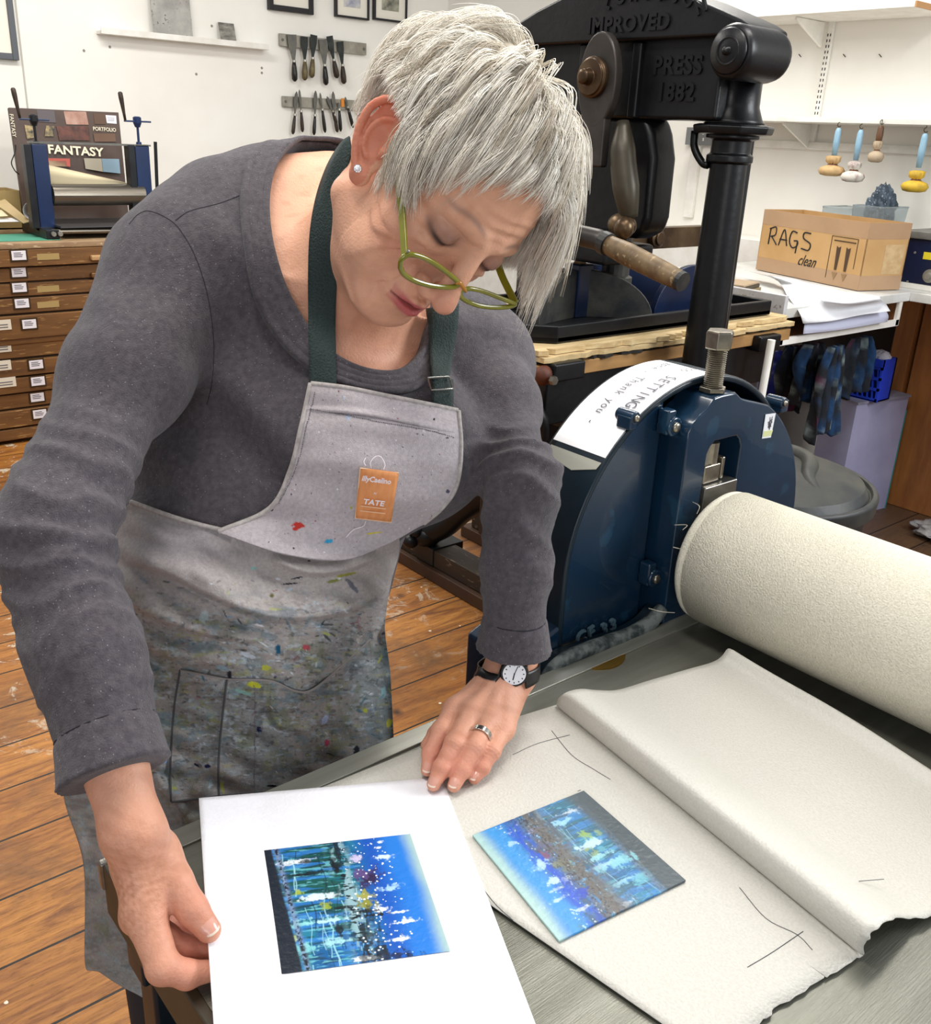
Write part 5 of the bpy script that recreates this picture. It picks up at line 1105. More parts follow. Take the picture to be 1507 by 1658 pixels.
# --- head, in head centimetres: x to her right, y forward, z up
def ear(P,s):
    # ear frame on side s
    f_=np.array([-.0,.93,-.0]); up=np.array([.10*s,-.30,.95]); up/=np.linalg.norm(up); nrm=np.array([s*.80,.58,-.05]); nrm-=up*(nrm@up); nrm/=np.linalg.norm(nrm); fw=np.cross(up,nrm)*s; 
    if fw[1]<0: fw=-fw
    c=np.array([s*6.95,-.95,-.85]); q=(P-c.astype(np.float32))/1.16; X=np.stack([q@fw,q@up,q@nrm],1).astype(np.float32)
    base=ellip(X,(-.2,.1,-.1),(1.38,3.0,.34)); helix=[(.9,-.2),(.95,1.0),(.85,2.2),(.1,3.05),(-.9,2.9),(-1.65,1.9),(-1.75,.6),(-1.4,-.7),(-.8,-1.8),(-.2,-2.5)]
    hz=lambda p:(p[0],p[1],.28+.0*p[0]); Hc=cr(np.array([hz(p) for p in helix]),22); d=smin(base,chain(X,list(Hc),[.27]*9+[.30]*13,.05),.22)
    An=cr(np.array([(.2,2.0,.2),(-.55,1.5,.28),(-.95,.5,.32),(-.75,-.6,.3),(-.2,-1.2,.25)]),10); d=smin(d,chain(X,list(An),[.2]*10,.05),.22)
    d=smax(d,-ellip(X,(.05,-.05,.60),(.75,1.05,.58)),.2); d=smin(d,ellip(X,(.72,-.35,.1),(.36,.55,.42)),.2)
    d=smin(d,ellip(X,(.05,-2.55,.12),(.85,.85,.36)),.25); return d*1.16,X
def headsdf(Q):
    S=np.abs(Q[:,0]); T=np.stack([S,Q[:,1],Q[:,2]],1)    # mirrored
    d=ellip(Q,(0,-1.6,3.0),(7.3,9.3,8.6)); d=smin(d,ellip(Q,(0,3.2,2.2),(6.6,5.6,6.6)),1.5)
    d=smin(d,ellip(Q,(0,2.6,-3.6),(5.9,5.4,6.6)),1.6)
    d=smin(d,cone(T,(5.3,-.6,-6.2),(2.2,6.6,-9.6),1.5,1.5),1.8)
    d=smin(d,ellip(Q,(0,7.2,-10.1),(2.1,1.45,1.45)),1.3); d=smin(d,ellip(Q,(0,3.5,-9.6),(3.6,3.6,2.2)),1.6)
    d=smin(d,ellip(T,(4.0,5.2,-2.7),(2.2,1.9,1.7)),2.0)            # cheek bones
    d=smin(d,ellip(T,(3.9,5.0,-6.0),(2.0,1.9,2.4)),1.6)            # soft cheeks
    d=smin(d,cone(T,(1.3,8.5,2.0),(4.2,7.3,1.9),.7,.5),1.0)        # brow
    d=smax(d,-ellip(T,(3.1,10.1,.15),(2.0,1.9,1.25)),1.1)           # sockets
    d=smin(d,sphere(T,(3.2,7.2,.2),1.42),.35)                    # lidded eye
    lid=np.abs(np.linalg.norm(T-np.array([3.2,6.7,.35],np.float32),axis=1)-1.75)
    d=d+.10*np.exp(-((T[:,2]-1.2-.10*(T[:,0]-3.2)**2*-1)/.12)**2)*np.exp(-((T[:,0]-3.2)/1.5)**4)*(Q[:,1]>6)   # lid crease
    d=d+.13*np.exp(-((T[:,2]+.45-.12*(T[:,0]-3.2)**2)/.10)**2)*np.exp(-((T[:,0]-3.2)/1.3)**4)*(Q[:,1]>6)       # lash line
    d=smin(d,ellip(T,(3.1,7.3,-1.5),(1.5,.8,.6)),.6)               # bags
    d=smin(d,cone(Q,(0,8.5,1.1),(0,10.4,-3.2),.75,1.0),1.0); d=smin(d,ellip(Q,(0,10.8,-3.9),(1.15,1.05,.98)),.5)
    d=smin(d,ellip(T,(1.3,9.4,-4.3),(.85,1.1,.75)),.45); d=smax(d,-ellip(T,(.58,10.35,-5.05),(.26,.4,.24)),.12)
    d=smin(d,ellip(Q,(0,7.4,-7.0),(2.9,1.7,2.3)),1.0)              # muzzle
    lipz=-6.85+.05*S**1.5*0
    d=smin(d,chain(T,[(0,9.12,-6.45),(.6,9.12,-6.28),(1.4,8.7,-6.6),(2.35,7.9,-7.0)],[.40,.40,.32,.15]),.22)
    d=smin(d,chain(T,[(0,9.1,-7.5),(.9,8.9,-7.45),(2.1,8.1,-7.1)],[.54,.48,.20]),.25)
    d=d+.30*np.exp(-((Q[:,2]+6.95+.02*S*S)/.11)**2)*np.exp(-(S/2.5)**6)*(Q[:,1]>6.5)
    d=d+.10*np.exp(-(S/.22)**2)*np.exp(-((Q[:,2]+5.6)/.5)**2)*(Q[:,1]>8)
    # age lines
    m=(Q[:,1]>3)
    nl=T[:,0]-1.9-(-(Q[:,2]+4.4))*.33; d=d+.18*np.exp(-(nl/.24)**2)*np.exp(-((Q[:,2]+6.1)/1.9)**4)*m
    mr=T[:,0]-2.7-(-(Q[:,2]+7.6))*.15; d=d+.09*np.exp(-(mr/.18)**2)*np.exp(-((Q[:,2]+8.5)/.9)**4)*m
    fz=Q[:,2]+.25*np.sin(Q[:,0]*.7); d=d+.065*np.sin(fz*6.3)*np.exp(-((Q[:,2]-4.0)/1.5)**4)*np.exp(-(Q[:,0]/4.8)**6)*m
    cf=np.arctan2(T[:,2]+.2,T[:,0]-2.2); rr=np.hypot(T[:,2]+.2,T[:,0]-2.2); d=d+.06*np.sin(cf*13)*np.exp(-((rr-2.9)/.75)**4)*(np.abs(cf)<1.0)*m
    cw=np.hypot(T[:,0]-1.0,(Q[:,2]+6.5)); d=d+.07*np.sin(cw*7.5)*np.exp(-((cw-5.2)/1.3)**4)*(T[:,0]>3.2)*(Q[:,2]<-3.2)*m
    e1,_=ear(Q,1); e2,_=ear(Q,-1); d=smin(d,e1,.25); d=smin(d,e2,.25)
    return d
def skin_head(P): 
    d=headsdf(w2h(P))*np.float32(HS); d=smin(d,neck(P),.022)
    return smin(d,torso(P,-.006),.03)
t=thing('woman_person'.replace('woman_',''),'woman with short silver hair in grey top and paint-stained apron leaning over the press bed','person',(ST[0][0][0],ST[0][0][1],0))
PERSON=t
Vh,Fh=net(skin_head,(-.47,-.115,1.205),(-.13,.30,1.63),.00135)
# drop what the shirt hides low on the trunk later by simple overlap
def grow_arm(J,hand): return hand
# --- hands (world metres)
def fingers(P,F_,k=.004):
    d=None
    for pts,rs in F_:
        e=chain(P,pts,rs,.002)
        # knuckle swellings
        for p_,r_ in list(zip(pts,rs))[1:-1]: e=smin(e,sphere(P,p_,r_*1.07),.003)
        d=e if d is None else smin(d,e,k)
    return d
def Z(u,v,z): return onz(u,v,z)
LW=JL['wr']; 
LF=[([Z(738,1150,.938),Z(714,1183,.936),Z(698,1220,.922),Z(692,1246,.912)],[.0120,.0098,.0088,.0068]),
    ([Z(762,1158,.941),Z(736,1204,.937),Z(715,1244,.921),Z(702,1270,.911)],[.0120,.0100,.0088,.0068]),
    ([Z(790,1168,.938),Z(768,1209,.935),Z(748,1246,.920),Z(735,1272,.911)],[.0115,.0098,.0086,.0066]),
    ([Z(814,1180,.930),Z(796,1216,.926),Z(780,1243,.916),Z(768,1260,.910)],[.0105,.0088,.0076,.0060]),
    ([Z(775,1120,.935),Z(735,1160,.920),Z(708,1190,.915),Z(694,1207,.912)],[.0150,.0120,.0100,.0085])]
def lhand(P):
    d=fingers(P,LF)
    pal=[(Z(829,1078,.962),.020),(Z(812,1120,.950),.022)]
    for (p_,r_),i in zip([(LF[0][0][0],.0125),(LF[1][0][0],.0130),(LF[2][0][0],.0125),(LF[3][0][0],.0115)],range(4)):
        w0=LW+(p_-LW)*.12+np.array([0,0,-.006])+(np.array([.004,-.003,0])*(i-1.5)); d=smin(d,cone(P,w0,p_,.0165,r_),.010)
    d=smin(d,cone(P,LW+np.array([0,0,.0]),LW+(LF[1][0][0]-LW)*.4,.0215,.017),.015)
    d=smin(d,cone(P,JL['el']*.5+LW*.5,LW,.031,.0225),.02)
    # tendons and knuckle creases
    for i in range(4): a=LW+(LF[i][0][0]-LW)*.4+[0,0,.013]; d=smin(d,cone(P,a,LF[i][0][0]+np.array([0,0,.0085]),.0022,.003),.006)
    for i in range(4):
        p_=LF[i][0][1]; ax=LF[i][0][2]-LF[i][0][0]; ax/=np.linalg.norm(ax); s=((P-p_.astype(np.float32))@ax.astype(np.float32)); near=np.exp(-(np.linalg.norm(P-p_.astype(np.float32),axis=1)/.011)**4); d=d+.0006*np.cos(s*2*math.pi/.0034)*near
    return d
RW=JR['wr']
RF=[([Z(232,1474,.952),Z(264,1566,.926),Z(303,1578,.917),Z(352,1570,.9125)],[.0150,.0118,.0098,.0072]),
    ([Z(226,1482,.930),Z(268,1520,.925),Z(303,1535,.917),Z(348,1542,.9125)],[.0135,.0105,.0090,.0070]),
    ([Z(232,1470,.922),Z(268,1500,.917),Z(306,1515,.913),Z(348,1525,.911)],[.0125,.0098,.0085,.0068]),
    ([Z(238,1460,.918),Z(272,1485,.914),Z(300,1500,.911),Z(335,1512,.910)],[.0105,.0085,.0075,.0062]),
    ([Z(247,1385,.975),Z(281,1428,.962),Z(311,1472,.948),Z(338,1506,.936)],[.0185,.0142,.0116,.0092])]
def rhand(P):
    d=fingers(P,RF[:4]); d=smin(d,chain(P,RF[4][0],RF[4][1],.004),.006)
    for i in range(4): 
        w0=RW+(RF[i][0][0]-RW)*.10; d=smin(d,cone(P,w0,RF[i][0][0],.0155,RF[i][1][0]*.97),.010)
    d=smin(d,cone(P,RW,RF[4][0][0],.0175,.0180),.014); d=smin(d,cone(P,Z(222,1400,.975),Z(240,1440,.96),.016,.014),.010)
    d=smin(d,cone(P,JR['el']*.45+RW*.55,RW,.031,.0205),.014)
    for i in (0,): 
        p_=RF[4][0][2]; ax=RF[4][0][3]-RF[4][0][1]; ax/=np.linalg.norm(ax); s=((P-p_.astype(np.float32))@ax.astype(np.float32)); near=np.exp(-(np.linalg.norm(P-p_.astype(np.float32),axis=1)/.011)**4); d=d+.0006*np.cos(s*2*math.pi/.004)*near
    a=RW+np.array([0,0,.01]); 
    return d
def bb(F_,W,m=.03,ext=None):
    A=np.array([p for pts,_ in F_ for p in pts]+[W]+([ext] if ext is not None else [])); return A.min(0)-m,A.max(0)+m
lo,hi=bb(LF,LW,.035,JL['el']*.3+LW*.7); Vl,Fl=net(lhand,lo,hi,.0011)
lo,hi=bb(RF,RW,.035,JR['el']*.3+RW*.7); Vr,Fr=net(rhand,lo,hi,.0011)
Vh=lap(Vh,Fh,1,.35); Vl=lap(Vl,Fl,1,.4); Vr=lap(Vr,Fr,1,.4)
# --- skin colour, where the skin itself has it
def hx(h): return np.array(srgb(h))
def skincol(P,base='d79f82'):
    C=np.tile(hx(base),(len(P),1)); n=n3(P.astype(np.float32),220,1)*.5+n3(P.astype(np.float32),600,2)*.5; C*= (1+.045*n)[:,None]; return C
def mixc(C,m,c): m=np.clip(m,0,1)[:,None]; return C*(1-m)+hx(c)*m
Q=w2h(Vh.astype(np.float32)); S_=np.abs(Q[:,0]); Ch=skincol(Vh,'dea98c')
g3=lambda c,r,s=1: s*np.exp(-(((S_-c[0])/r[0])**2+((Q[:,1]-c[1])/r[1])**2+((Q[:,2]-c[2])/r[2])**2))
Ch=mixc(Ch,g3((4.6,6.2,-3.6),(1.9,2.5,1.8),.45),'c9785f'); Ch=mixc(Ch,g3((0,11.2,-4.0),(1.4,1.6,1.4),.5),'cf7f6c')
er,EX=ear(Q,1); er2,_=ear(Q,-1); em=np.exp(-np.maximum(np.minimum(er,er2),0)/.15)*(S_>6.6); Ch=mixc(Ch,em*.6,'cf7258'); Ch=mixc(Ch,em*(Q[:,2]>.5)*.28,'d8603f')
lipm=(S_<2.5)*(Q[:,1]>7.3)*np.exp(-((Q[:,2]+7.0-.0)/.72)**6)*np.clip(1.25-S_/2.5,0,1)*1.4; Ch=mixc(Ch,lipm*1.1,'b5565c')
Ch=mixc(Ch,(S_<2.4)*(Q[:,1]>7)*np.exp(-((Q[:,2]+6.95+.02*S_**2)/.10)**2)*.8,'5c2c2c')
Ch=mixc(Ch,g3((3.2,8,.2),(1.8,2,1.0),.42),'8f6257'); 
lash=np.exp(-((Q[:,2]+.47-.12*(S_-3.2)**2)/.34)**2)*np.exp(-((S_-3.25)/1.5)**6)*(Q[:,1]>6.3); Ch=mixc(Ch,lash*.95,'1d171a')
lidm=np.exp(-((Q[:,2]-.42)/.75)**2)*np.exp(-((S_-3.2)/1.5)**4)*(Q[:,1]>6.3); Ch=mixc(Ch,lidm*.5,'6f5a5a')
brow=np.exp(-((Q[:,2]-2.5-.35*np.sin((S_-1.2)*.9))/.24)**2)*np.exp(-((S_-3.3)/1.9)**6)*(Q[:,1]>5.5); Ch=mixc(Ch,brow*.55,'6a5a58')
Ch=mixc(Ch,np.clip(n3(Q*1.0,2.2,5)-.5,0,1)*.2,'a5694c')
NKm=np.clip((1.40-Vh[:,2])/.08,0,1); Ch=mixc(Ch,NKm*.25,'c47c62')
def handcol(V,F_,J,ring=False):
    C=skincol(V,'d89e83'); P=V.astype(np.float32)
    for pts,rs in F_:
        C=mixc(C,.4*np.exp(-(np.linalg.norm(P-pts[-2],axis=1)/.02)**2),'cc7d6c'); C=mixc(C,.35*np.exp(-(np.linalg.norm(P-pts[1],axis=1)/.009)**2),'c27362')
    return mixc(C,.22*np.clip(n3(P,200,7)-.5,0,1),'9a5b3c')
Cl=handcol(Vl,LF,JL); Cr=handcol(Vr,RF,JR)
# sun freckles on the back of the right hand
c_=Z(200,1440,.97); fm=np.exp(-(np.linalg.norm(Vr-c_,axis=1)/.038)**2); Cr=mixc(Cr,fm*np.clip(n3(Vr.astype(np.float32),480,9)*.3+n3(Vr.astype(np.float32),900,19)*.3+.4,0,1)*.55,'a0633c')
for (pts,rs),Vv,Cc_,al in [(f,Vl,'l',0) for f in LF[:4]]+[(RF[4],Vr,'r',1)]: pass
skm=mat('skin','ffffff',rough=.46,vcol='Col',sss=.0,bump=.35,bscale=420,spec=.35)
skm.node_tree.nodes['Principled BSDF'].inputs['Subsurface Weight'].default_value=.12
skm.node_tree.nodes['Principled BSDF'].inputs['Subsurface Radius'].default_value=(1,.35,.2); skm.node_tree.nodes['Principled BSDF'].inputs['Subsurface Scale'].default_value=.006
# arms inside the sleeves join hands and trunk
def arms(P):
    d=None
    for J,a,b in((JR,.036,.03),(JL,.036,.03)):
        e=smin(cone(P,J['sh'],J['el'],.028,.025),cone(P,J['el'],J['wr'],.026,.0215),.02); d=e if d is None else np.minimum(d,e)
    return smin(d,trunk(P,-.02),.02)
Va,Fa_=net(arms,(-.76,-.12,.86),(-.02,.44,1.40),.006); Ca=skincol(Va)
VB=np.vstack([Vh,Vl,Vr,Va]); o1=len(Vh);o2=o1+len(Vl);o3=o2+len(Vr); FB=np.vstack([Fh,Fl+o1,Fr+o2,Fa_+o3]); CB=np.vstack([Ch,Cl,Cr,Ca])
body=mesh('body',VB,FB,skm,PERSON,smooth=True,attrs={'Col':CB})
# nails
nailm=mat('fingernail','d59c8a',rough=.25,coat=.3); nailt=mat('nail_tip','e2cdbb',rough=.3)
def nail(p0,p1,r,up,w,nm='fingernail'):
    ax=p1-p0; ax/=np.linalg.norm(ax); up=np.array(up,float); up-=ax*(up@ax); up/=np.linalg.norm(up); sd=np.cross(ax,up)
    def sheet(s0,s1,n):
        G=[]
        for s in np.linspace(s0,s1,n):
            row=[]
            for a in np.linspace(-1,1,11):
                th=a*.82; sr=s-(.0022*a*a if s>0 else 0)+(.0018*a*a if s<-.008 else 0)
                rr=r*1.04+.0003-(.0009 if s<-.0095 else 0)-max(0,s)*.22-(.0004 if abs(a)>.95 else 0)
                row.append(p1+ax*sr+(sd*math.sin(th)+up*math.cos(th))*rr)
            G.append(row)
        return G
    o=MB().grid(sheet(-.0105,.0035,8)).build(nm,nailm,body,smooth=True); MB().grid(sheet(.0035,.0052,3)).build('nail_tip',nailt,body,smooth=True); return o
for i in range(4):
    pts,rs=LF[i]; nail(pts[2],pts[3],rs[3],(0,-.1,1),1)
nail(RF[4][0][2],RF[4][0][3],RF[4][1][3],(-.1,-.35,1),1)
# ---------------- shirt
CR_=JR['el']+(JR['wr']-JR['el'])*.83; CL_=JL['el']+(JL['wr']-JL['el'])*.895
lp=[(590,214),(560,212),(520,217),(480,230),(447,262),(432,320),(436,385),(453,450),(485,520),(530,572),(580,598),(628,605)]
LP=trace(lambda P:torso(P,.004),lp); LPL=trace(lambda P:torso(P,.004),[(660,594),(684,564),(697,522),(704,470),(700,400),(680,320),(650,262),(618,226)]); LPF=np.vstack([LP,LPL]); pc_=LPF.mean(0); U_,S__,Vt=np.linalg.svd(LPF-pc_); nz=Vt[2]; 
if nz@(NKb-NKa)<0: nz=-nz
e1_,e2_=Vt[0],Vt[1]; poly=np.stack([(LPF-pc_)@e1_,(LPF-pc_)@e2_],1); poly=cr(np.vstack([poly,poly[:1]]),60)[:-1]
def pdist(X,Y):
    A=poly;B=np.roll(poly,-1,0); d=np.full(len(X),1e9); ins=np.zeros(len(X),bool)
    for (ax,ay),(bx,by) in zip(A,B):
        ex,ey=bx-ax,by-ay; t_=np.clip(((X-ax)*ex+(Y-ay)*ey)/(ex*ex+ey*ey+1e-12),0,1); d=np.minimum(d,(X-ax-ex*t_)**2+(Y-ay-ey*t_)**2)
        c_=((ay>Y)!=(by>Y)); ins^=c_&(X<(bx-ax)*(Y-ay)/(by-ay+1e-12)+ax)
    d=np.sqrt(d); return np.where(ins,-d,d)
def armfold(P,J,C,r0,r1,r2,seed):
    m1=J['sh']*.5+J['el']*.5; m2=J['el']*.5+C*.5; ext=C+(C-J['el'])*.15
    d=chain(P,[J['sh'],m1,J['el'],m2,C,ext],[r0,r0*.82,r1,(r1+r2)*.50,r2,r2],.02)
    d=smin(d,cone(P,J['sh'],J['sh']*.6+J['el']*.4,r0*1.02,r0*.95),.03)
    ax=C-J['el']; L_=np.linalg.norm(ax); ax/=L_; s=(P-J['el'].astype(np.float32))@ax.astype(np.float32); ax2=J['el']-J['sh']; L2=np.linalg.norm(ax2); ax2/=L2; s2=(P-J['el'].astype(np.float32))@ax2.astype(np.float32)
    w=n3(P,26,seed); w2=n3(P,60,seed+1)
    near=np.exp(-(np.linalg.norm(P-J['el'].astype(np.float32),axis=1)/.085)**2)
    d=d-.0040*near*(1-np.abs(np.sin((s+s2)*52+w*1.7+w2*.5))*2); d=d-.0024*np.exp(-(((s*115+w*2.6+2)%6.28-3.14)/.5)**2)*np.clip(w2+.6,0,1)*(s>0)*(s<L_-.05)
    d=d-.0030*np.exp(-(np.linalg.norm(P-J['sh'].astype(np.float32),axis=1)/.13)**2)*np.sin(w*2.4+s2*40)
    d=d-.0020*w-.0009*w2
    # cuff: a doubled band with a groove above it
    q=s-L_; d=d-.0014*(q>-.036); d=d+.0012*np.exp(-((q+.037)/.0014)**2); d=d-.002*np.exp(-((q+.001)/.003)**2)
    return smax(d,q,.003)
def shirt(P):
    d=torso(P,.005); w=n3(P,20,31); w2=n3(P,52,32)
    dv=np.array([.55,-.2,-.8]); dv/=np.linalg.norm(dv); pr=P@np.cross(dv,[0,1,0]).astype(np.float32)
    pull=np.exp(-(np.linalg.norm(P-(JR['sh']+np.array([.06,-.06,-.12])).astype(np.float32),axis=1)/.15)**2)
    d=d-.0065*pull*np.sin(pr*80+w*1.8)-.003*w-.0012*w2
    d=smin(d,armfold(P,JR,CR_,.056,.047,.0350,41),.025); d=smin(d,armfold(P,JL,CL_,.046,.0385,.0325,51),.022)
    q=P-pc_.astype(np.float32); X=q@e1_;Y=q@e2_;H=q@nz; pd=pdist(X,Y); near=(H>-.09)
    band=near*(pd>0)*(pd<.024); d=d-.0016*band*(1-.9*(np.exp(-((pd-.007)/.0012)**2)+np.exp(-((pd-.013)/.0012)**2)+np.exp(-((pd-.0235)/.0014)**2)))
    return np.where(near,smax(d,-pd.astype(np.float32),.0025),d)
lo=np.minimum(JR['el'],CR_)-.075; lo[1]=-.11; lo[2]=.90
Vs,Fs=net(shirt,(JR['el'][0]-.075,-.11,.90),(-.015,.42,1.50),.0032)
Vs=lap(Vs,Fs,1,.4)
shm=mat('charcoal_marl','4a454a','5a5559',rough=.9,scale=160,detail=3,bump=.6,bscale=700,sheen=.15,spec=.15)
nt=shm.node_tree; b_=nt.nodes['Principled BSDF']; src_=b_.inputs['Base Color'].links[0].from_socket
vo=nt.nodes.new('ShaderNodeTexVoronoi'); vo.inputs['Scale'].default_value=420; tcn=[n for n in nt.nodes if n.type=='MAPPING'][0]; nt.links.new(tcn.outputs[0],vo.inputs['Vector'])
sc2=nt.nodes.new('ShaderNodeSeparateColor'); nt.links.new(vo.outputs['Color'],sc2.inputs[0]); m1=nt.nodes.new('ShaderNodeMath'); m1.operation='LESS_THAN'; m1.inputs[1].default_value=.17; nt.links.new(vo.outputs['Distance'],m1.inputs[0])
m2=nt.nodes.new('ShaderNodeMath'); m2.operation='LESS_THAN'; m2.inputs[1].default_value=.16; nt.links.new(sc2.outputs[0],m2.inputs[0]); m3=nt.nodes.new('ShaderNodeMath'); m3.operation='MULTIPLY'; nt.links.new(m1.outputs[0],m3.inputs[0]); nt.links.new(m2.outputs[0],m3.inputs[1])
m4=nt.nodes.new('ShaderNodeMath'); m4.operation='MULTIPLY'; m4.inputs[1].default_value=.6; nt.links.new(m3.outputs[0],m4.inputs[0])
mx=nt.nodes.new('ShaderNodeMixRGB'); mx.inputs[2].default_value=srgb('b0abae')+(1,); nt.links.new(m4.outputs[0],mx.inputs[0]); nt.links.new(src_,mx.inputs[1]); nt.links.new(mx.outputs[0],b_.inputs['Base Color'])
SHIRT=mesh('shirt',Vs,Fs,shm,PERSON,smooth=True,label='charcoal marl long-sleeved top')
# ribbed neckband laid round the opening
nP_=90; pp=cr(np.vstack([poly,poly[:1]]),nP_+1)[:-1]; tn_=np.roll(pp,-1,0)-np.roll(pp,1,0); on_=np.stack([tn_[:,1],-tn_[:,0]],1); on_/=np.linalg.norm(on_,axis=1)[:,None]
if ((pp-pp.mean(0))*on_).sum()<0: on_=-on_
rows_=[]; KB=22
for k in range(KB):
    w_=-.0015+.0265*k/(KB-1); q2=pp+on_*w_; best_=None
    H_=np.linspace(.10,-.10,160); X3=pc_[None,None]+q2[:,None,0:1]*e1_+q2[:,None,1:2]*e2_+H_[None,:,None]*nz; D3=torso(X3.reshape(-1,3).astype(np.float32),.006).reshape(nP_,-1); ins=D3<0; i_=np.where(ins.any(1),np.argmax(ins,1),np.argmin(D3,1)); h_=H_[i_]; rows_.append(h_)
Hh=np.array(rows_)
for _ in range(5): Hh=(np.roll(Hh,1,1)+2*Hh+np.roll(Hh,-1,1))/4
Hh[1:-1]=(Hh[:-2]+2*Hh[1:-1]+Hh[2:])/4
G_=[]
for k in range(KB):
    f=k/(KB-1); w_=-.0015+.0265*f; rib=.0026*abs(math.sin(f*math.pi*4))**.5*(1 if f<.97 else 0)+.0012; q2=pp+on_*w_; P3=pc_+q2[:,0:1]*e1_+q2[:,1:2]*e2_+(Hh[k][:,None]+rib-(.003 if k==0 else 0)-(.002 if k==KB-1 else 0))*nz; G_.append(np.vstack([P3,P3[:1]]))
solid(MB().grid(G_).build('neckband',shm,SHIRT,smooth=True),.0025,0)
seam=mat('seam_dark','26242b',rough=.9)
g=MB()
for pl in ([(209,363),(224,347),(244,342),(279,359),(300,385),(316,415),(330,455),(340,500),(346,560),(343,620),(335,655)],[(284,357),(307,342),(356,329),(390,316),(418,307)]):
    g.tube(trace(shirt,[tuple(p) for p in cr(np.array(pl,float),40)],.0),.0005,5)
g.build('shoulder_seam',seam,SHIRT)
# trousers and shoes under the apron
tr=mat('dark_trousers','24262e',rough=.85); g=MB(); hp=SC_[2]
for s in(-1,1):
    g2=MB(); x=hp[0]+s*.085; g2.tube(cr([(x,hp[1]+.03,.86),(x,hp[1]+.035,.48),(x,hp[1]+.06,.10)],14),list(np.linspace(.085,.055,14)),18); g2.build('trouser_leg',tr,PERSON,smooth=True)
    MB().ball((x,hp[1]+.01,.045),(.045,.125,.044),18,10).build('shoe',mat('shoe_black','18181a',rough=.5),PERSON,smooth=True)

# stitched line above each cuff
for J,C_ in((JR,CR_),(JL,CL_)):
    ax=C_-J['el']; L_=np.linalg.norm(ax); ax/=L_; o_=C_-ax*.037; a_=np.cross(ax,[0,0,1.]); a_/=np.linalg.norm(a_); b2=np.cross(ax,a_); rr=np.linspace(.02,.06,90); P_=[]
    for th_ in np.linspace(0,2*math.pi,50): 
        dv_=a_*math.cos(th_)+b2*math.sin(th_); Q_=(o_+dv_*rr[:,None]).astype(np.float32); d_=shirt(Q_); P_.append(o_+dv_*rr[np.argmax(d_>.0004)])
    MB().tube(P_,.0007,5,cap=False).build('cuff_seam',seam,SHIRT)
# ---------------- apron
def solidb(P): return smin(shirt(P),trunk(P,.012),.02)
SKIRTC=SC_[2]
def apbody(P):
    return np.minimum(torso(P,.008),trunk(P,.010))
def rowgrid(rows,n,m):
    R=[cr(np.array(r,float),n) for r in rows]; R=np.array(R); return np.array([cr(R[:,j],m) for j in range(n)]).transpose(1,0,2)   # m x n x 2
def plfold(UV,pl,A,w,drop=.18):
    U=UV[...,0];V=UV[...,1]; P=cr(np.array(pl,float),60); best=np.full(U.shape,1e9); sg=np.zeros(U.shape); tt=np.zeros(U.shape)
    for k in range(len(P)-1):
        ex,ey=P[k+1]-P[k]; L2=ex*ex+ey*ey; t_=np.clip(((U-P[k,0])*ex+(V-P[k,1])*ey)/L2,0,1); dx=U-P[k,0]-ex*t_;dy=V-P[k,1]-ey*t_; d=np.hypot(dx,dy); m=d<best; best=np.where(m,d,best); sg=np.where(m,np.sign(ex*dy-ey*dx),sg); tt=np.where(m,(k+t_)/(len(P)-1),tt)
    fade=np.sin(np.clip(tt,0,1)*math.pi)**.6; endf=np.exp(-(np.maximum(0,best-w*2)/w)**2)
    return A*fade*np.where(sg<0,np.exp(-(best/w)**2),np.exp(-(best/(w*drop))**2))
def sheet(rows,n,m,off,folds,f=None,rip=.0015,seed=3,ylim=True):
    UV=rowgrid(rows,n,m); ii=np.unique(np.r_[np.arange(0,m,4),m-1]); jj=np.unique(np.r_[np.arange(0,n,4),n-1]); Uc=UV[ii][:,jj]; Pc=trace(f or apbody,Uc.reshape(-1,2),off)
    Rc=np.array([ray(u,v) for u,v in Uc.reshape(-1,2)]); Dc=((Pc-CAMP)/Rc)[:,1].reshape(len(ii),len(jj))
    D=np.array([np.interp(np.arange(n),jj,r) for r in Dc]); D=np.array([np.interp(np.arange(m),ii,D[:,j]) for j in range(n)]).T
    R=np.array([ray(u,v) for u,v in UV.reshape(-1,2)]).reshape(m,n,3)
    k=np.ones(9)/9
    for _ in range(3):   # let the cloth hang smoother than the body beneath it
        D=np.apply_along_axis(lambda a:np.convolve(np.pad(a,4,mode='edge'),k,'valid'),0,D); D=np.apply_along_axis(lambda a:np.convolve(np.pad(a,4,mode='edge'),k,'valid'),1,D)
    S=np.zeros(D.shape)
    for fo in folds: S+=plfold(UV,fo[0],fo[1]*2.3,*fo[2:])
    S+=rip*(n3(np.dstack([UV[...,0]/1500*9,UV[...,1]/1500*9,UV[...,0]*0]).reshape(-1,3).astype(np.float32),7,seed).reshape(D.shape))+.0006*(n3(np.dstack([UV[...,0]/100,UV[...,1]/100,UV[...,0]*0]).reshape(-1,3).astype(np.float32),9,seed+1).reshape(D.shape))
    D=D-S; P=CAMP+R*D[...,None]
    if ylim:
        bad=(P[...,2]<.925)&(P[...,1]<.014); T_=(.014-CAMP[1])/R[...,1]; P=np.where(bad[...,None],CAMP+R*T_[...,None],P)
    return UV,P
def qmesh(nm,P,m,parent,th,attrs=None,off=0,label=None):
    a,b=P.shape[:2]; i,j=np.meshgrid(np.arange(a-1),np.arange(b-1),indexing='ij'); q=(i*b+j).ravel(); F=np.stack([q,q+b,q+b+1,q+1],1)
    o=mesh(nm,P.reshape(-1,3),F,m,parent,smooth=True,attrs=attrs,label=label); solid(o,th,off); return o
q_=np.random.default_rng(77)
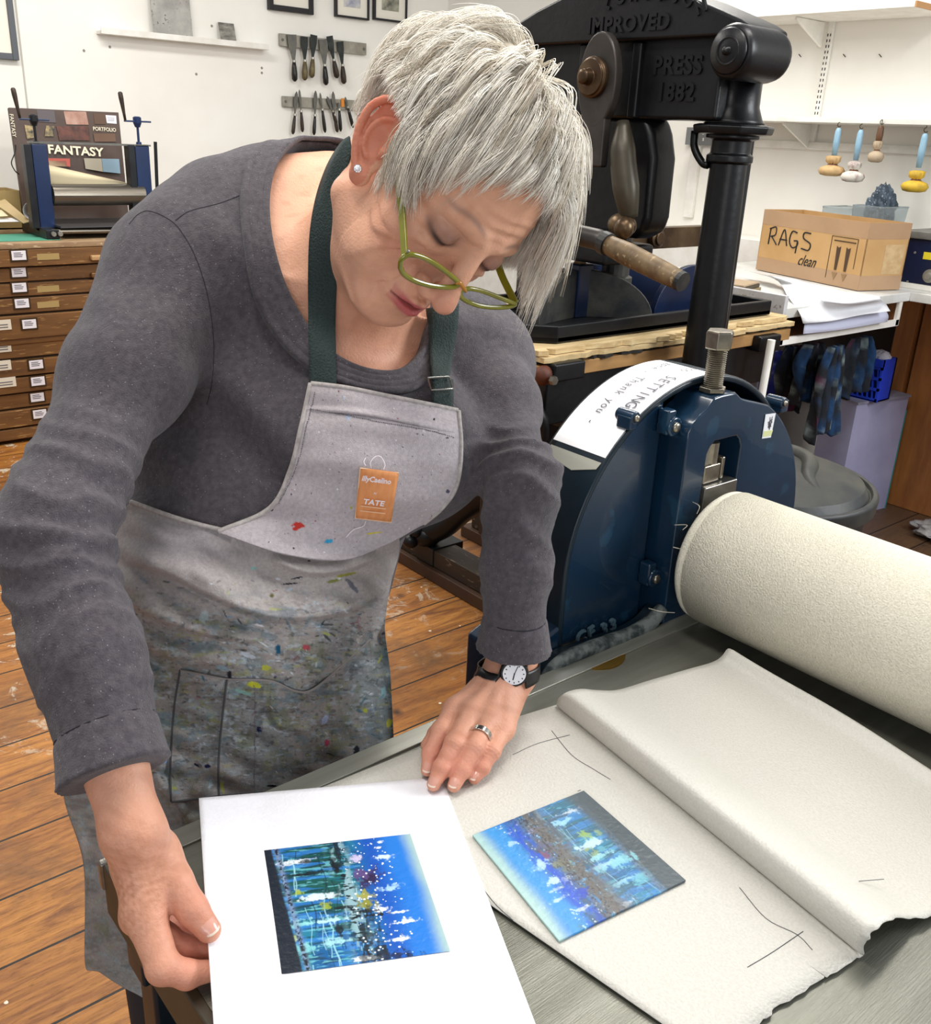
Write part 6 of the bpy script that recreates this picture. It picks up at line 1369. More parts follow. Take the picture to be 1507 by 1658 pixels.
def stain_and_shade(UV,kind):
    U=UV[...,0];V=UV[...,1]; sh=U.shape; C=np.zeros(sh+(3,))+hexc('bcb3b6' if kind=='bib' else 'b2aaa7')
    n_a=vnoise(U/60+50,V/60+50,5,4); n_b=vnoise(U/14+90,V/22+90,6,4); n_c=vnoise(U/4+300,V/4+300,8,3); n_d=vnoise(U/30+20,V/9+20,9,4); n_e=vnoise(U/9+70,V/5+70,10,3)
    C=C*(.93+.14*n_c[...,None]); 
    if kind!='bib':
        low=sm(960,1120,V+60*(n_a-.5))*(1-.45*sm(1270,1340,V)); C=over(C,low*.5,'85807a'); C=over(C,sm(.42,.62,n_a)*sm(930,1050,V)*.42,'7c868c'); C=over(C,sm(.5,.66,n_b)*sm(960,1060,V)*.4,'8a908a'); C=over(C,sm(.55,.7,n_d)*sm(930,1010,V)*.35,'4c5058')
        C=over(C,sm(.60,.72,n_e)*sm(980,1060,V)*.45,'93a7ae'); C=over(C,sm(.60,.72,vnoise(U/20+11,V/30+17,12,4))*sm(980,1070,V)*.45,'70754e'); C=over(C,sm(540,620,U)*sm(1000,1080,V)*.35,'5c7a86')
        C=over(C,np.exp(-((U-300)/90)**2-((V-880)/40)**2)*.25,'8d8ba6'); mid=sm(930,1030,V)*(1-sm(1200,1300,V)*.7); C=over(C,sm(.63,.69,vnoise(U/11+5,V/5+9,21,4))*mid*.5,'b9c5ce'); C=over(C,sm(.64,.70,vnoise(U/8+35,V/4+59,22,4))*mid*.5,'33383f'); C=over(C,sm(.68,.73,vnoise(U/16+15,V/7+29,23,4))*mid*.4,'a5a860'); C=over(C,sm(.60,.72,vnoise(U/26+15,V/13+29,24,4))*mid*.5,'66828f')  # bluish patch at the left waist is shade painted into the cloth
    def spot(u,v,ru,rv,col,a=0,s=1):
        nonlocal C
        ca,sa=math.cos(a),math.sin(a); x=(U-u)*ca+(V-v)*sa; y=-(U-u)*sa+(V-v)*ca
        m=np.sqrt((x/ru)**2+(y/rv)**2)+(n_c-.5)*.9; mm=(1-sm(.75,1.05,m))*s
        if mm.max()>0: C=over(C,mm,col)
    if kind=='bib':
        spot(483,850,11,6,'c03a32',.1); spot(478,856,5,4,'c03a32'); spot(532,875,7,4,'3aa2cc',-.2); spot(564,676,5,6,'b3bdd0'); spot(557,645,1.6,4,'bfc5d4'); spot(702,680,2,2.5,'2c2a30'); spot(723,709,3,1.5,'26242a'); spot(724,795,3,3,'5a5568'); spot(605,862,16,1.5,'d8c84a',-.12); spot(440,825,4,2,'26242a'); spot(475,893-5,2,2,'2c2a30'); spot(568,821,2,3,'b6b04a')
        for k in range(150): spot(q_.uniform(430,740),q_.uniform(630,900),q_.uniform(.5,1.3),q_.uniform(.5,1.3),['2c2a30','55505c','f0eef2','8c4a5a'][q_.integers(4)])
    else:
        for u,v,a_,b_,c_,r_ in ((182,1074,16,4,'23262c',.2),(250,1225,9,5,'6d97c8',.3),(265,1232,7,4,'8fb0da',0),(210,1222,6,4,'2b2f36',-.4),(450,1050,5,9,'1d5878',.1),(420,1012,10,2,'dcd9e2',.2),(495,1048,6,5,'b0505a',0),(430,1081,9,5,'b9bc4a',0),(483,848+8,0.1,.1,'c03a32',0),(410,1108,14,5,'c7cb3c',.15),(393,1120,16,3,'86b0a8',.3),(420,1180,5,5,'23234e',0),(372,1092,4,7,'2a2a34',0),(445,1095,3,3,'2c2a66',0),(525,1165,5,9,'b5c3e4',.5),(498,1168,0.1,.1,'ffffff',0),(528,1203,5,6,'b8506a',.2),(576,1245-30,5,8,'20242e',.4),(590,1150,4,4,'b9c24a',0),(335,1240,6,3,'1e1f4a',0),(318,1238,5,2,'1e1f4a',.4),(360,1275,3,12,'a9b054',-.2),(340,1270,3,9,'a8bcc6',.2),(440,1272,9,2,'181820',0),(500,903+6,3,2,'26242a',0),(560,930,22,3,'9c9a4a',-.2),(540,940,12,3,'7f8446',-.2),(480,935,12,1.6,'2c2a30',-.2),(450,938,5,3,'cfd0d8',0),(410,920,5,3,'8fb8b4',0),(440,965,4,4,'6c6a3a',0),(630,1170,5,8,'c8cc50',.5),(620,1120,4,9,'8fc0c8',0),(330,1000,8,12,'b9c6c8',.4),(400,1060,14,5,'c9d0da',.3),(360,1080,12,4,'9ab4c4',.2),(470,945,14,1.5,'302c34',-.15)): spot(u,v,a_,b_,c_,r_)
        cols=['20222a','2c3a58','b4c4d4','dfe3ea','5f8a96','a9b058','8c4a58','2c6a80','e6e2ea','39443f','7f9fb8','26262e']
        for k in range(620):
            v=q_.uniform(930,1330) if k%4 else q_.uniform(1000,1130); u=q_.uniform(150,640); sz=q_.gamma(1.2,.7)+.4; spot(u,v,sz*q_.uniform(1.,4.5),sz*q_.uniform(.5,1.),cols[q_.integers(len(cols))],q_.normal(.15,.7),q_.uniform(.35,.9))
    return C
apm=mat('apron_canvas','ffffff','e8e8e8',rough=.85,scale=300,vcol='Col',bump=.5,bscale=900,spec=.2)
# lower sheet
rowsL=[[(212,812),(291,840),(360,858),(458,880),(554,884),(600,874),(646,860)],
 [(178,858),(270,880),(365,902),(460,920),(545,925),(600,915),(645,895)],
 [(140,930),(245,950),(355,972),(450,985),(530,985),(590,970),(632,945)],
 [(122,1010),(240,1030),(350,1040),(450,1045),(530,1040),(590,1030),(623,1012)],
 [(110,1100),(235,1110),(350,1115),(450,1118),(530,1112),(590,1100),(631,1085)],
 [(102,1190),(235,1195),(350,1200),(450,1195),(530,1190),(590,1180),(636,1170)],
 [(104,1290),(235,1290),(350,1285),(450,1275),(530,1265),(590,1255),(640,1250)],
 [(136,1400),(250,1385),(360,1370),(460,1350),(540,1340),(600,1335),(645,1330)],
 [(138,1556),(230,1540),(380,1500),(470,1470),(550,1450),(610,1440),(650,1430)],
 [(150,1566),(215,1606),(330,1654),(480,1600),(560,1560),(620,1540),(655,1530)]]
foldsL=[([(205,905),(270,925),(340,960),(400,986),(460,998),(530,994),(590,975),(625,950)],.014,34,.16),
 ([(180,940),(230,985),(300,1015),(370,1030),(430,1035)],.008,26,.2),
 ([(200,1010),(250,1050),(320,1070),(400,1075)],.006,22,.3),
 ([(440,905),(500,925),(560,920),(625,895)],.008,16,.3),
 ([(230,1120),(235,1180),(255,1260),(300,1320)],.008,18,.5),
 ([(600,1000),(612,1080),(618,1150)],.006,10,.6),([(590,1060),(600,1120),(604,1190)],.004,8,.6),
 ([(190,1040),(230,1090),(270,1110)],.006,18,.4),([(190,1180),(220,1220),(270,1245)],.006,16,.4),
 ([(150,1300),(165,1380),(170,1480)],.010,10,.8),([(120,1310),(140,1400),(150,1500)],.006,8,.8),([(175,1380),(190,1470),(210,1560)],.008,12,.8)]
UVL,PL=sheet(rowsL,300,420,.004,foldsL,rip=.004,seed=3)
AP=qmesh('apron',PL,apm,PERSON,.0016,{'Col':stain_and_shade(UVL,'low').reshape(-1,3)},label='grey canvas apron covered in paint stains')
rowsB=[[(503,621),(560,628),(620,640),(690,654),(742,665)],
 [(488,690),(550,697),(620,707),(690,717),(746,727)],
 [(470,762),(540,772),(612,780),(685,784),(739,786)],
 [(436,824),(508,842),(582,848),(655,840),(716,822)],
 [(352,862),(458,897),(554,906),(625,882),(686,848)]]
UVB,PB=sheet(rowsB,200,230,.010,[([(500,905),(560,880),(640,862),(700,835)],-.006,30,.9),([(495,662),(600,672),(738,700)],.0016,5,.3)],rip=.0025,seed=9)
mB,nB=PB.shape[:2]; lift=(np.linspace(0,1,mB)**5)[:,None]*np.sin(np.linspace(0.08,1,nB)*math.pi)[None]*.020; RB=PB-CAMP; RB/=np.linalg.norm(RB,axis=2)[...,None]; PB=PB-RB*lift[...,None]
BIB=qmesh('bib',PB,apm,AP,.0022,{'Col':stain_and_shade(UVB,'bib').reshape(-1,3)})
hemm=mat('apron_hem','b7b0ad','9c9591',rough=.85,scale=200)
def edge(Pl,r,nm,m,par,k=6): MB().tube(Pl,r,k).build(nm,m,par,smooth=True)
edge(PB[::3,0],.0028,'bib_hem',hemm,BIB); edge(PB[::3,-1],.0025,'bib_hem',hemm,BIB); edge(PB[0,::3],.0026,'bib_hem',hemm,BIB); edge(PL[0,:110:3]-RB[0,0]*.002,.0024,'waist_hem',hemm,AP)
# dashed stitching
st_=mat('stitch','6b656a',rough=.9)
def stitches(UV_,P_,pl,nm='stitching',par=BIB,m=st_,step=3.2):
    pts=cr(np.array(pl,float),400); L_=np.r_[0,np.cumsum(np.hypot(*np.diff(pts,axis=0).T))]; n=int(L_[-1]/step); g=MB(); fl=UV_.reshape(-1,2); Pf=P_.reshape(-1,3)
    for k in range(n):
        seg_=[]
        for f_ in (k,k+.55):
            q=[np.interp(f_*step,L_,pts[:,i]) for i in(0,1)]; i=np.argmin((fl[:,0]-q[0])**2+(fl[:,1]-q[1])**2); v_=CAMP-Pf[i]; v_/=np.linalg.norm(v_); seg_.append(Pf[i]+v_*.0016)
        if np.linalg.norm(seg_[1]-seg_[0])>1e-4: g.tube(seg_,.0005,4)
    g.build(nm,m,par)
stitches(UVB,PB,[(501,662),(560,672),(620,684),(690,696),(738,709)])
stitches(UVB,PB,[(510,635),(496,690),(480,755),(450,818)])
# pocket
rowsP=[[(292,1085),(330,1093),(368,1100),(420,1101),(446,1105),(478,1119),(505,1117),(545,1085),(600,1034)],
 [(283,1140),(325,1145),(362,1148),(415,1150),(445,1152),(478,1158),(508,1155),(550,1130),(606,1090)],
 [(278,1200),(320,1205),(356,1205),(412,1206),(440,1206),(475,1206),(510,1200),(555,1180),(612,1150)],
 [(276,1250),(320,1252),(354,1252),(412,1250),(440,1250),(475,1248),(512,1240),(560,1225),(616,1205)],
 [(277,1298),(320,1293),(355,1289),(412,1284),(440,1282),(478,1278),(515,1272),(562,1262),(618,1250)]]
UVP=rowgrid(rowsP,230,170); 
fl=UVL.reshape(-1,2); 
# follow the sheet beneath: bilinear look-up by nearest vertex, then smoothed
def follow(UV_,lift_):
    out=np.zeros(UV_.shape[:2]); Pf=PL.reshape(-1,3); Dl=np.linalg.norm(Pf-CAMP,axis=1)
    from_=UV_.reshape(-1,2); idx=np.empty(len(from_),int)
    for s in range(0,len(from_),500):
        c=from_[s:s+500]; m_=(fl[:,1]>c[:,1].min()-6)&(fl[:,1]<c[:,1].max()+6); ii=np.where(m_)[0]; idx[s:s+500]=ii[np.argmin(((fl[ii][None]-c[:,None])**2).sum(-1),axis=1)]
    D=Dl[idx].reshape(UV_.shape[:2]); k=np.ones(7)/7
    for _ in range(2): D=np.apply_along_axis(lambda a:np.convolve(np.pad(a,3,mode='edge'),k,'valid'),0,D); D=np.apply_along_axis(lambda a:np.convolve(np.pad(a,3,mode='edge'),k,'valid'),1,D)
    R=np.array([ray(u,v) for u,v in from_]); R/=np.linalg.norm(R,axis=1)[:,None]; R=R.reshape(UV_.shape[:2]+(3,)); return CAMP+R*(D-lift_)[...,None],R
sP=np.zeros(UVP.shape[:2])+.0045
for fo in (([(446,1105),(440,1140),(450,1170),(480,1180),(500,1176)],.008,12,.5),([(430,1104),(425,1150),(430,1200)],.005,10,.5),([(368,1100),(360,1160),(352,1230),(358,1285)],.0025,5,.3),([(480,1190),(520,1165),(580,1130)],.005,16,.6)): sP+=plfold(UVP,*fo)
sP+=.006*np.exp(-((UVP[...,1]-1110)/14)**2)*np.exp(-((UVP[...,0]-520)/60)**2)
PP,_=follow(UVP,sP)
CP=stain_and_shade(UVP,'low')*hexc('f4f2f2'); POC=qmesh('pocket',PP,apm,AP,.0016,{'Col':CP.reshape(-1,3)})
dk=mat('pocket_edge','4a4a4c',rough=.9); edge(PP[:,0][::4],.0013,'pocket_hem',dk,POC); edge(PP[0][::3],.0014,'pocket_hem',mat('pocket_top_hem','87807d',rough=.9),POC); edge(PP[-1,:110:4],.0015,'pocket_hem',dk,POC)
edge(PP[:,int(230*.25)][::4]-RB[0,0]*.0012,.0012,'pocket_seam',dk,POC); stitches(UVP,PP,[(412,1110),(413,1180),(412,1278)],par=POC)
# orange label
def bibP(u,v,l=.002):
    i=np.argmin((UVB.reshape(-1,2)[:,0]-u)**2+(UVB.reshape(-1,2)[:,1]-v)**2); p=PB.reshape(-1,3)[i]; r_=ray(u,v); r_/=np.linalg.norm(r_); return CAMP+r_*(np.linalg.norm(p-CAMP)-l)
cs_=[(583,757),(645,765),(633,845),(575,838)]; n=12; G=np.zeros((n,n,3))
for i in range(n):
    for j in range(n):
        a,b=i/(n-1),j/(n-1); q=(np.array(cs_[0])*(1-a)*(1-b)+np.array(cs_[1])*a*(1-b)+np.array(cs_[2])*a*b+np.array(cs_[3])*(1-a)*b); G[i,j]=bibP(*q,.0028)
for _ in range(4): G[1:-1,1:-1]=(G[:-2,1:-1]+G[2:,1:-1]+G[1:-1,:-2]+G[1:-1,2:])/4
LBL=MB().grid(G).build('label_patch',mat('orange_label','e39a62','d88b52',rough=.7,scale=60,stretch=(4,1,1)),BIB,smooth=True,label='orange sewn label'); solid(LBL,.0008,1)
rt=G[-1,6]-G[0,6]; up_=G[6,0]-G[6,-1]; nn_=np.cross(rt,up_); nn_/=np.linalg.norm(nn_)
lw=mat('label_lettering','f1e8ea',rough=.6)
def ltext(s,sz,a,b,**k): text(s,sz,G[int(a*11),int(b*11)]+nn_*.0022,rt,up_,lw,LBL,extr=.0001,**k)
ltext('illyCaelino',.0085,.5,.24,sx=.8,bold=.00025); ltext('PI',.0038,.5,.46); ltext('TATE',.0088,.5,.64,bold=.0002);
for b_ in (.80,.86):
    ca_=G[int(.5*11),int(b_*11)]+nn_*.0022; r1_=rt/np.linalg.norm(rt); MB().obox(ca_-up_*(.004 if b_>.82 else 0),r1_*.0125,up_/np.linalg.norm(up_)*.0006,nn_*.0001).build('small_print',mat('faint_lettering','e9bd96',rough=.7),LBL)

g=MB(); ring_=[G[0,0],G[-1,0],G[-1,-1],G[0,-1],G[0,0]]
for a,b in zip(ring_[:-1],ring_[1:]): g.tube(cr([a+nn_*.0008,(a+b)/2+nn_*.001,b+nn_*.0008],8),.0006,4)
g.build('label_stitching',mat('label_thread','e9c9a8',rough=.8),LBL)
g=MB(); g.tube(cr([bibP(u,v,.005) for u,v in ((601,758),(600,748),(608,739),(617,740),(623,752),(621,760))],20),.0004,4); g.tube(cr([bibP(u,v,.005) for u,v in ((592,754),(589,748),(592,741))],10),.0004,4); g.tube(cr([bibP(u,v,.005) for u,v in ((592,844),(588,852),(572,858),(560,870))],14),.0004,4); g.build('loose_thread',lw,BIB)
# neck straps
web=mat('strap_webbing','23312f','2d3d3b',rough=.8,scale=500,bump=1,bscale=500)
def bodyall(P): 
    d=np.minimum(smin(neck(P),torso(P,-.006),.03),shirt(P)); q=P-pc_.astype(np.float32); pd=pdist(q@e1_,q@e2_); return np.where((q@nz>-.09)&(pd>-.004)&(pd<.028),np.minimum(d,torso(P,.009)),d)
def strap(L,R,n,off,nm,f=bodyall,label=None):
    A=cr(np.array(L,float),n);B=cr(np.array(R,float),n); K=7; UV_=np.array([[a+(b-a)*k/(K-1) for k in range(K)] for a,b in zip(A,B)]); P=trace(f,UV_.reshape(-1,2),off).reshape(n,K,3)
    R_=np.array([ray(u,v) for u,v in UV_.reshape(-1,2)]).reshape(n,K,3); D=((P-CAMP)/R_)[...,1]; k=np.ones(5)/5
    for _ in range(3): D=np.apply_along_axis(lambda a:np.convolve(np.pad(a,2,mode='edge'),k,'valid'),0,D)
    D=np.median(D,axis=1,keepdims=True)*.5+D*.5
    G=CAMP+R_*D[...,None]; o=solid(MB().grid(G).build(nm,web,AP,smooth=True),.0018,0); return G
strap([(502,640),(500,580),(499,520),(499,450),(502,380),(512,320),(530,268),(552,232),(566,221)],[(545,645),(544,580),(543,520),(545,450),(549,390),(553,340),(559,296),(565,262),(569,246)],70,.0055,'neck_strap')
strap([(690,500),(694,540),(696,580),(699,615)],[(743,492),(740,530),(733,575),(726,620)],30,.009,'neck_strap',f=shirt)
strap([(700,612),(699,640),(698,672)],[(733,615),(734,645),(732,678)],20,.007,'neck_strap',f=shirt)
bk=mat('buckle_steel','c7c5bf',rough=.2,metal=1)
g=MB(); g.tube(trace(shirt,[(692,612),(698,632),(733,630),(727,610),(692,612)],.012),.0012,6); g.build('buckle',bk,AP)
# ---------------- hair
def scalp(Q):
    d=ellip(Q,(0,-1.6,3.0),(7.3,9.3,8.6)); d=smin(d,ellip(Q,(0,3.2,2.2),(6.6,5.6,6.6)),1.5); return smin(d,ellip(Q,(0,2.6,-3.6),(5.9,5.4,6.6)),1.6)
def sgrad(Q,e=.05):
    Q=Q.astype(np.float32); G=np.stack([scalp(Q+np.eye(3,dtype=np.float32)[i]*e)-scalp(Q-np.eye(3,dtype=np.float32)[i]*e) for i in range(3)],1); return G/(np.linalg.norm(G,axis=1)[:,None]+1e-9)
hr=np.random.default_rng(2024); WH=np.array([-2.2,-4.2,10.6]); down=HM.T@np.array([0,0,-1.])
def hairline(Q):   # >0 where hair grows
    x,y,z=np.abs(Q[:,0]),Q[:,1],Q[:,2]
    front=np.where(y>3.2, z-(7.8-.10*x**1.3*.6), 9)       # forehead edge
    tem=np.where((y>1.2)&(y<=6.5)&(x>4.5), z-(-.8+ (y-1.0)*1.25), 9)
    side=np.where((y<=1.2)&(y>-.0), z-(-1.6), 9); earr=np.where((y<=-.0)&(y>-3.4)&(x>5), z-3.0, 9); back=np.where(y<=-3.4, z-(-2.2), 9)
    return np.minimum.reduce([front,tem,side,earr,back])
def roots(n):
    D_=hr.normal(size=(n*3,3)); D_/=np.linalg.norm(D_,axis=1)[:,None]; Q=np.array([0,-1.,2.5])+D_*6
    for _ in range(14): Q=Q-sgrad(Q)*scalp(Q.astype(np.float32))[:,None]
    Q=Q[hairline(Q)>0]; return Q[:n]
NS=15
def simulate(R,seed):
    q=np.random.default_rng(seed); n=len(R); P=[R]; G=sgrad(R); rad=R-WH; rad-= (rad*G).sum(1)[:,None]*G; rl=np.linalg.norm(rad,axis=1)[:,None]; rad/=rl+1e-6
    x,y,z=R[:,0],R[:,1],R[:,2]
    L=np.full(n,6.5); L=np.where(z>5,8.5,L); L=np.where((x>4)&(z<4),4.2,L); L=np.where((x>5)&(z<1.5),2.6,L); L=np.where((y<-5)&(z<2),4.0,L)
    left=(x<-3.0)&(y>-4); L=np.where(left,11.5,L); L=np.where((x<-4)&(y>0),13,L); L=np.where((x>=-3.0)&(y>2)&(z>5),7.0,L); L*=q.uniform(.82,1.15,n)
    # combing direction: away from the crown; the fringe is swept across to her right, the left side falls free
    comb=rad.copy(); fr=np.clip((y-1)/5,0,1)*np.clip((x+2.5)/3,0,1)*np.clip((z-3)/3,0,1); comb=comb*(1-.55*fr[:,None])+np.array([.85,.25,-.45])*.75*fr[:,None]
    comb+=q.normal(0,.10,(n,3)); comb/=np.linalg.norm(comb,axis=1)[:,None]
    d=G*.40+comb*.9; d/=np.linalg.norm(d,axis=1)[:,None]; p=R.copy(); ds=(L/(NS-1))[:,None]; H=q.uniform(.3,1.3,n)*np.clip(.35+L/9,.5,1.25)*np.where(left,1.5,1.); gw=np.where(left,.16,.03)+np.where((x<-4)&(y>0),.04,0)
    for k in range(1,NS):
        s=k/(NS-1); g=sgrad(p); dist=scalp(p.astype(np.float32)); t_=comb-(comb*g).sum(1)[:,None]*g; t_/=np.linalg.norm(t_,axis=1)[:,None]+1e-6
        d=d*.72+t_*.28*(1-.4*s)+down[None]*gw[:,None]*(.6+s*1.2); tgt=H*min(1,s*3.0); out=np.clip(tgt-dist,-.35 if s<.6 else -.1,.6); outw=np.where(left&(s>.55),np.maximum(out,0),out)
        d=d+g*outw[:,None]*.55; d/=np.linalg.norm(d,axis=1)[:,None]; p=p+d*ds
        dd=scalp(p.astype(np.float32)); p=p+sgrad(p)*np.maximum(.16-dd,0)[:,None]; P.append(p.copy())
    return np.stack(P,1),L
GR=roots(1500); GP,GL=simulate(GR,5)
KC=13; N_=len(GP); ch=np.repeat(GP,KC,0); off=hr.normal(0,.27,(N_*KC,3)); sgrid=np.linspace(0,1,NS)[None,:,None]
ch=ch+off[:,None,:]*(1-.60*sgrid)+np.cumsum(hr.normal(0,.018,(N_*KC,NS,3)),1)*(.3+sgrid)
lenf=hr.uniform(.80,1.05,N_*KC)[:,None,None]; 
idx=np.clip(np.linspace(0,1,NS)[None,:]*lenf[:,:,0]*(NS-1),0,NS-1.001); i0=idx.astype(int); fr_2=(idx-i0)[...,None]; ar=np.arange(N_*KC)[:,None]; ch=ch[ar,i0]*(1-fr_2)+ch[ar,i0+1]*fr_2
# trim the fringe: hair does not hang over the face
X_,Y_,Z_=ch[...,0],ch[...,1],ch[...,2]; jit=hr.normal(0,.55,len(ch))[:,None]; lim=8.0-.26*np.abs(X_-.5)**1.25*(X_>.5)-.12*np.abs(X_)*(X_<0)+jit
face=(Y_>2.5)&(Z_<lim)&(X_>-4.6)&(X_<5.6); face|=(Y_>6.0)&(X_<=-4.0)&(Z_<3.5)&(X_>-6.8)
face|=(X_>5.3)&(Y_<.9)&(Y_>-5)&(Z_<3.0+jit*.3); face|=(Y_<2.5)&(Z_<-3.2); face|=(X_<-2)&(Z_<-9.5)
Wp=h2w(ch.reshape(-1,3)); Cm=(Wp-CAMP)@ROT; uu_=(PW/2+FPX*Cm[:,0]/-Cm[:,2]).reshape(X_.shape); vv_=(PH/2-FPX*Cm[:,1]/-Cm[:,2]).reshape(X_.shape); face|=(uu_<846+jit*9)&(vv_>425)
has=face.any(1); first=np.where(has,np.argmax(face,1),NS-1); keepm=first>2; ch=ch[keepm]; first=first[keepm]; GI=np.repeat(np.arange(N_),KC)[keepm]
idx=np.linspace(0,1,NS)[None,:]*np.minimum(first,NS-1.001)[:,None]; i0=idx.astype(int); i0=np.minimum(i0,NS-2); fr_2=(idx-i0)[...,None]; ar=np.arange(len(ch))[:,None]; ch=ch[ar,i0]*(1-fr_2)+ch[ar,i0+1]*fr_2
# a few flyaways
fw=hr.random(len(ch))<.035; ch[fw]+= (hr.normal(0,.55,(fw.sum(),1,3)))*sgrid**1.6
# keep off the face: pull stray points back outside the head
flat=ch.reshape(-1,3); dd=scalp(flat.astype(np.float32)); flat=flat+sgrad(flat)*np.maximum(.10-dd,0)[:,None]; ch=flat.reshape(ch.shape)
def strands(W_,rad,cols,nm,m,par):
    n,k=W_.shape[:2]; T=np.gradient(W_,axis=1); T/=np.linalg.norm(T,axis=2)[...,None]+1e-9; ref=np.array([.3,.5,.8]); u=np.cross(T,ref); u/=np.linalg.norm(u,axis=2)[...,None]+1e-9; w=np.cross(T,u)
    rr=(rad[:,None]*np.interp(np.linspace(0,1,k),[0,.15,.75,1],[.8,1,.9,.25])[None])[...,None]
    V=np.stack([W_+rr*(math.cos(a)*u+math.sin(a)*w) for a in (0,2.094,4.189)],2); V=V.reshape(-1,3)
    b=(np.arange(n)[:,None,None]*k+np.arange(k-1)[None,:,None])*3+np.arange(3)[None,None,:]; j=(np.arange(3)+1)%3; b2=(np.arange(n)[:,None,None]*k+np.arange(k-1)[None,:,None])*3+j[None,None,:]
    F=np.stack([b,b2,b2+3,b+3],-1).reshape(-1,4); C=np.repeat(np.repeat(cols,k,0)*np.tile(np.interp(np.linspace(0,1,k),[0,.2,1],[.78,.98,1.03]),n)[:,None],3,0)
    return mesh(nm,V,F,m,par,smooth=True,attrs={'Col':C})
hm=mat('silver_hair','ffffff',rough=.42,vcol='Col',spec=.5); hm.node_tree.nodes['Principled BSDF'].inputs['Anisotropic'].default_value=.3
nst=len(ch); t1=hr.random(nst)[:,None]; base=hx('faf5ea')*(1-t1)+hx('e6ddcd')*t1; gsh=hr.random(N_)[GI][:,None]; base=np.where(gsh<.12,hx('bfb29e'),base); base=np.where(gsh>.84,hx('f0ece2'),base); rt_=np.clip(.80+.0*t1,0,1); 
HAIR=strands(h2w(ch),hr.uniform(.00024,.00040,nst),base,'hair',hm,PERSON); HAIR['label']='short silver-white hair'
def capsdf(P):
    Q=w2h(P); d=scalp(Q)-.28+.10*np.sin(Q[:,0]*5+Q[:,2]*3); 
    hl=hairline(Q); return (smax(d,-(hl-.1)*.8,.3))*np.float32(HS)
Vc,Fc_=net(capsdf,(-.45,-.13,1.33),(-.13,.22,1.63),.003); mesh('hair_underlayer',Vc,Fc_,mat('hair_under','d9cfbe','c0b4a0',rough=.7,scale=40,stretch=(1,3,1)),HAIR,smooth=True)
# ---------------- glasses
gn_=np.array([0,.95,.28]); gn_/=np.linalg.norm(gn_); g0=np.array([0,11.0,-2.9])
def ongl(u,v,dy=0):
    c=h2w(g0+gn_*dy); n=HM@gn_; r=ray(u,v); t_=((c-CAMP)@n)/(r@n); return CAMP+r*t_
olive=mat('olive_acetate','807d16','6c6a12',rough=.12,scale=20,coat=.6,spec=.6); amber=mat('amber_acetate','b57a22',rough=.15,coat=.4)
GL_=thing if False else None
gl=bpy.data.objects.new('glasses',None); COL.objects.link(gl); gl.parent=PERSON; OFF[gl.name]=OFF[PERSON.name]; gl['label']='olive green reading glasses low on her nose'
R1=[(648,432),(650,420),(662,412),(682,416),(705,428),(728,445),(741,457),(737,464),(715,465),(690,461),(667,453),(653,443)]
R2=[(745,472),(752,468),(766,468),(785,473),(806,481),(826,489),(834,493),(822,497),(800,498),(775,495),(756,488),(746,480)]
def loop(pl,nm,th):
    P=cr(np.array(pl+[pl[0]],float),64)[:-1]; W_=np.array([ongl(*p) for p in P]); c=W_.mean(0); n=HM@gn_; g=MB(); K_=8; V=[]
    nP=len(W_)
    for i in range(nP):
        T=W_[(i+1)%nP]-W_[i-1]; T/=np.linalg.norm(T); s=np.cross(T,n); up=W_[i]-c; hh=th*(1.0 if pl[0][1]>0 else 1)
        for j in range(K_): a=2*math.pi*j/K_; V.append(W_[i]+s*math.cos(a)*th+n*math.sin(a)*th*.9)
    F=[(i*K_+j,i*K_+(j+1)%K_,((i+1)%nP)*K_+(j+1)%K_,((i+1)%nP)*K_+j) for i in range(nP) for j in range(K_)]
    MB().add(V,F).build(nm,olive,gl,smooth=True)
    lens=MB().add(W_,[tuple(range(nP))]).build('lens',lensm,gl); return W_
lensm=mat('lens_glass','f4f8fa',rough=.02,trans=1,ior=1.08,spec=.5)
Wa=loop(R1,'rim',.0024); Wb=loop(R2,'rim',.0023)
MB().tube(cr([ongl(737,458),ongl(744,458,.15),ongl(750,466,.1),ongl(754,471)],12),.0019,8).build('bridge',amber,gl,smooth=True)
def temple(u,v,side,pts):
    a=ongl(u,v); P=[a]+[h2w(p) for p in pts]; P=cr(P,24); g=MB()
    up=HM@np.array([0,0,1.]); sd=HM@np.array([1.,0,0]); V=[]
    for p in P: 
        for da,db in ((-1,-1),(1,-1),(1,1),(-1,1)): V.append(p+up*da*.0034+sd*db*.0014)
    F=[(i*4+j,i*4+(j+1)%4,(i+1)*4+(j+1)%4,(i+1)*4+j) for i in range(len(P)-1) for j in range(4)]+[(3,2,1,0)]
    o=MB().add(V,F).build('temple',olive,gl,smooth=True,bevel=.0006); return P
Tp=temple(655,414,1,[(6.9,6.0,-.9),(7.2,3.0,.0),(7.15,1.4,.6)]); Tq=temple(834,491,-1,[(-7.0,6.0,-.9),(-7.4,2.0,.1),(-7.7,-1.5,.9)])
MB().lathe(ongl(661,409,.0)+HM@np.array([.1,0,.1])*HS,HM@np.array([1.,0,0]),[(0,.0016),(.0014,.0012)],8).build('hinge',steel if 'steel' in globals() else lensm,gl)
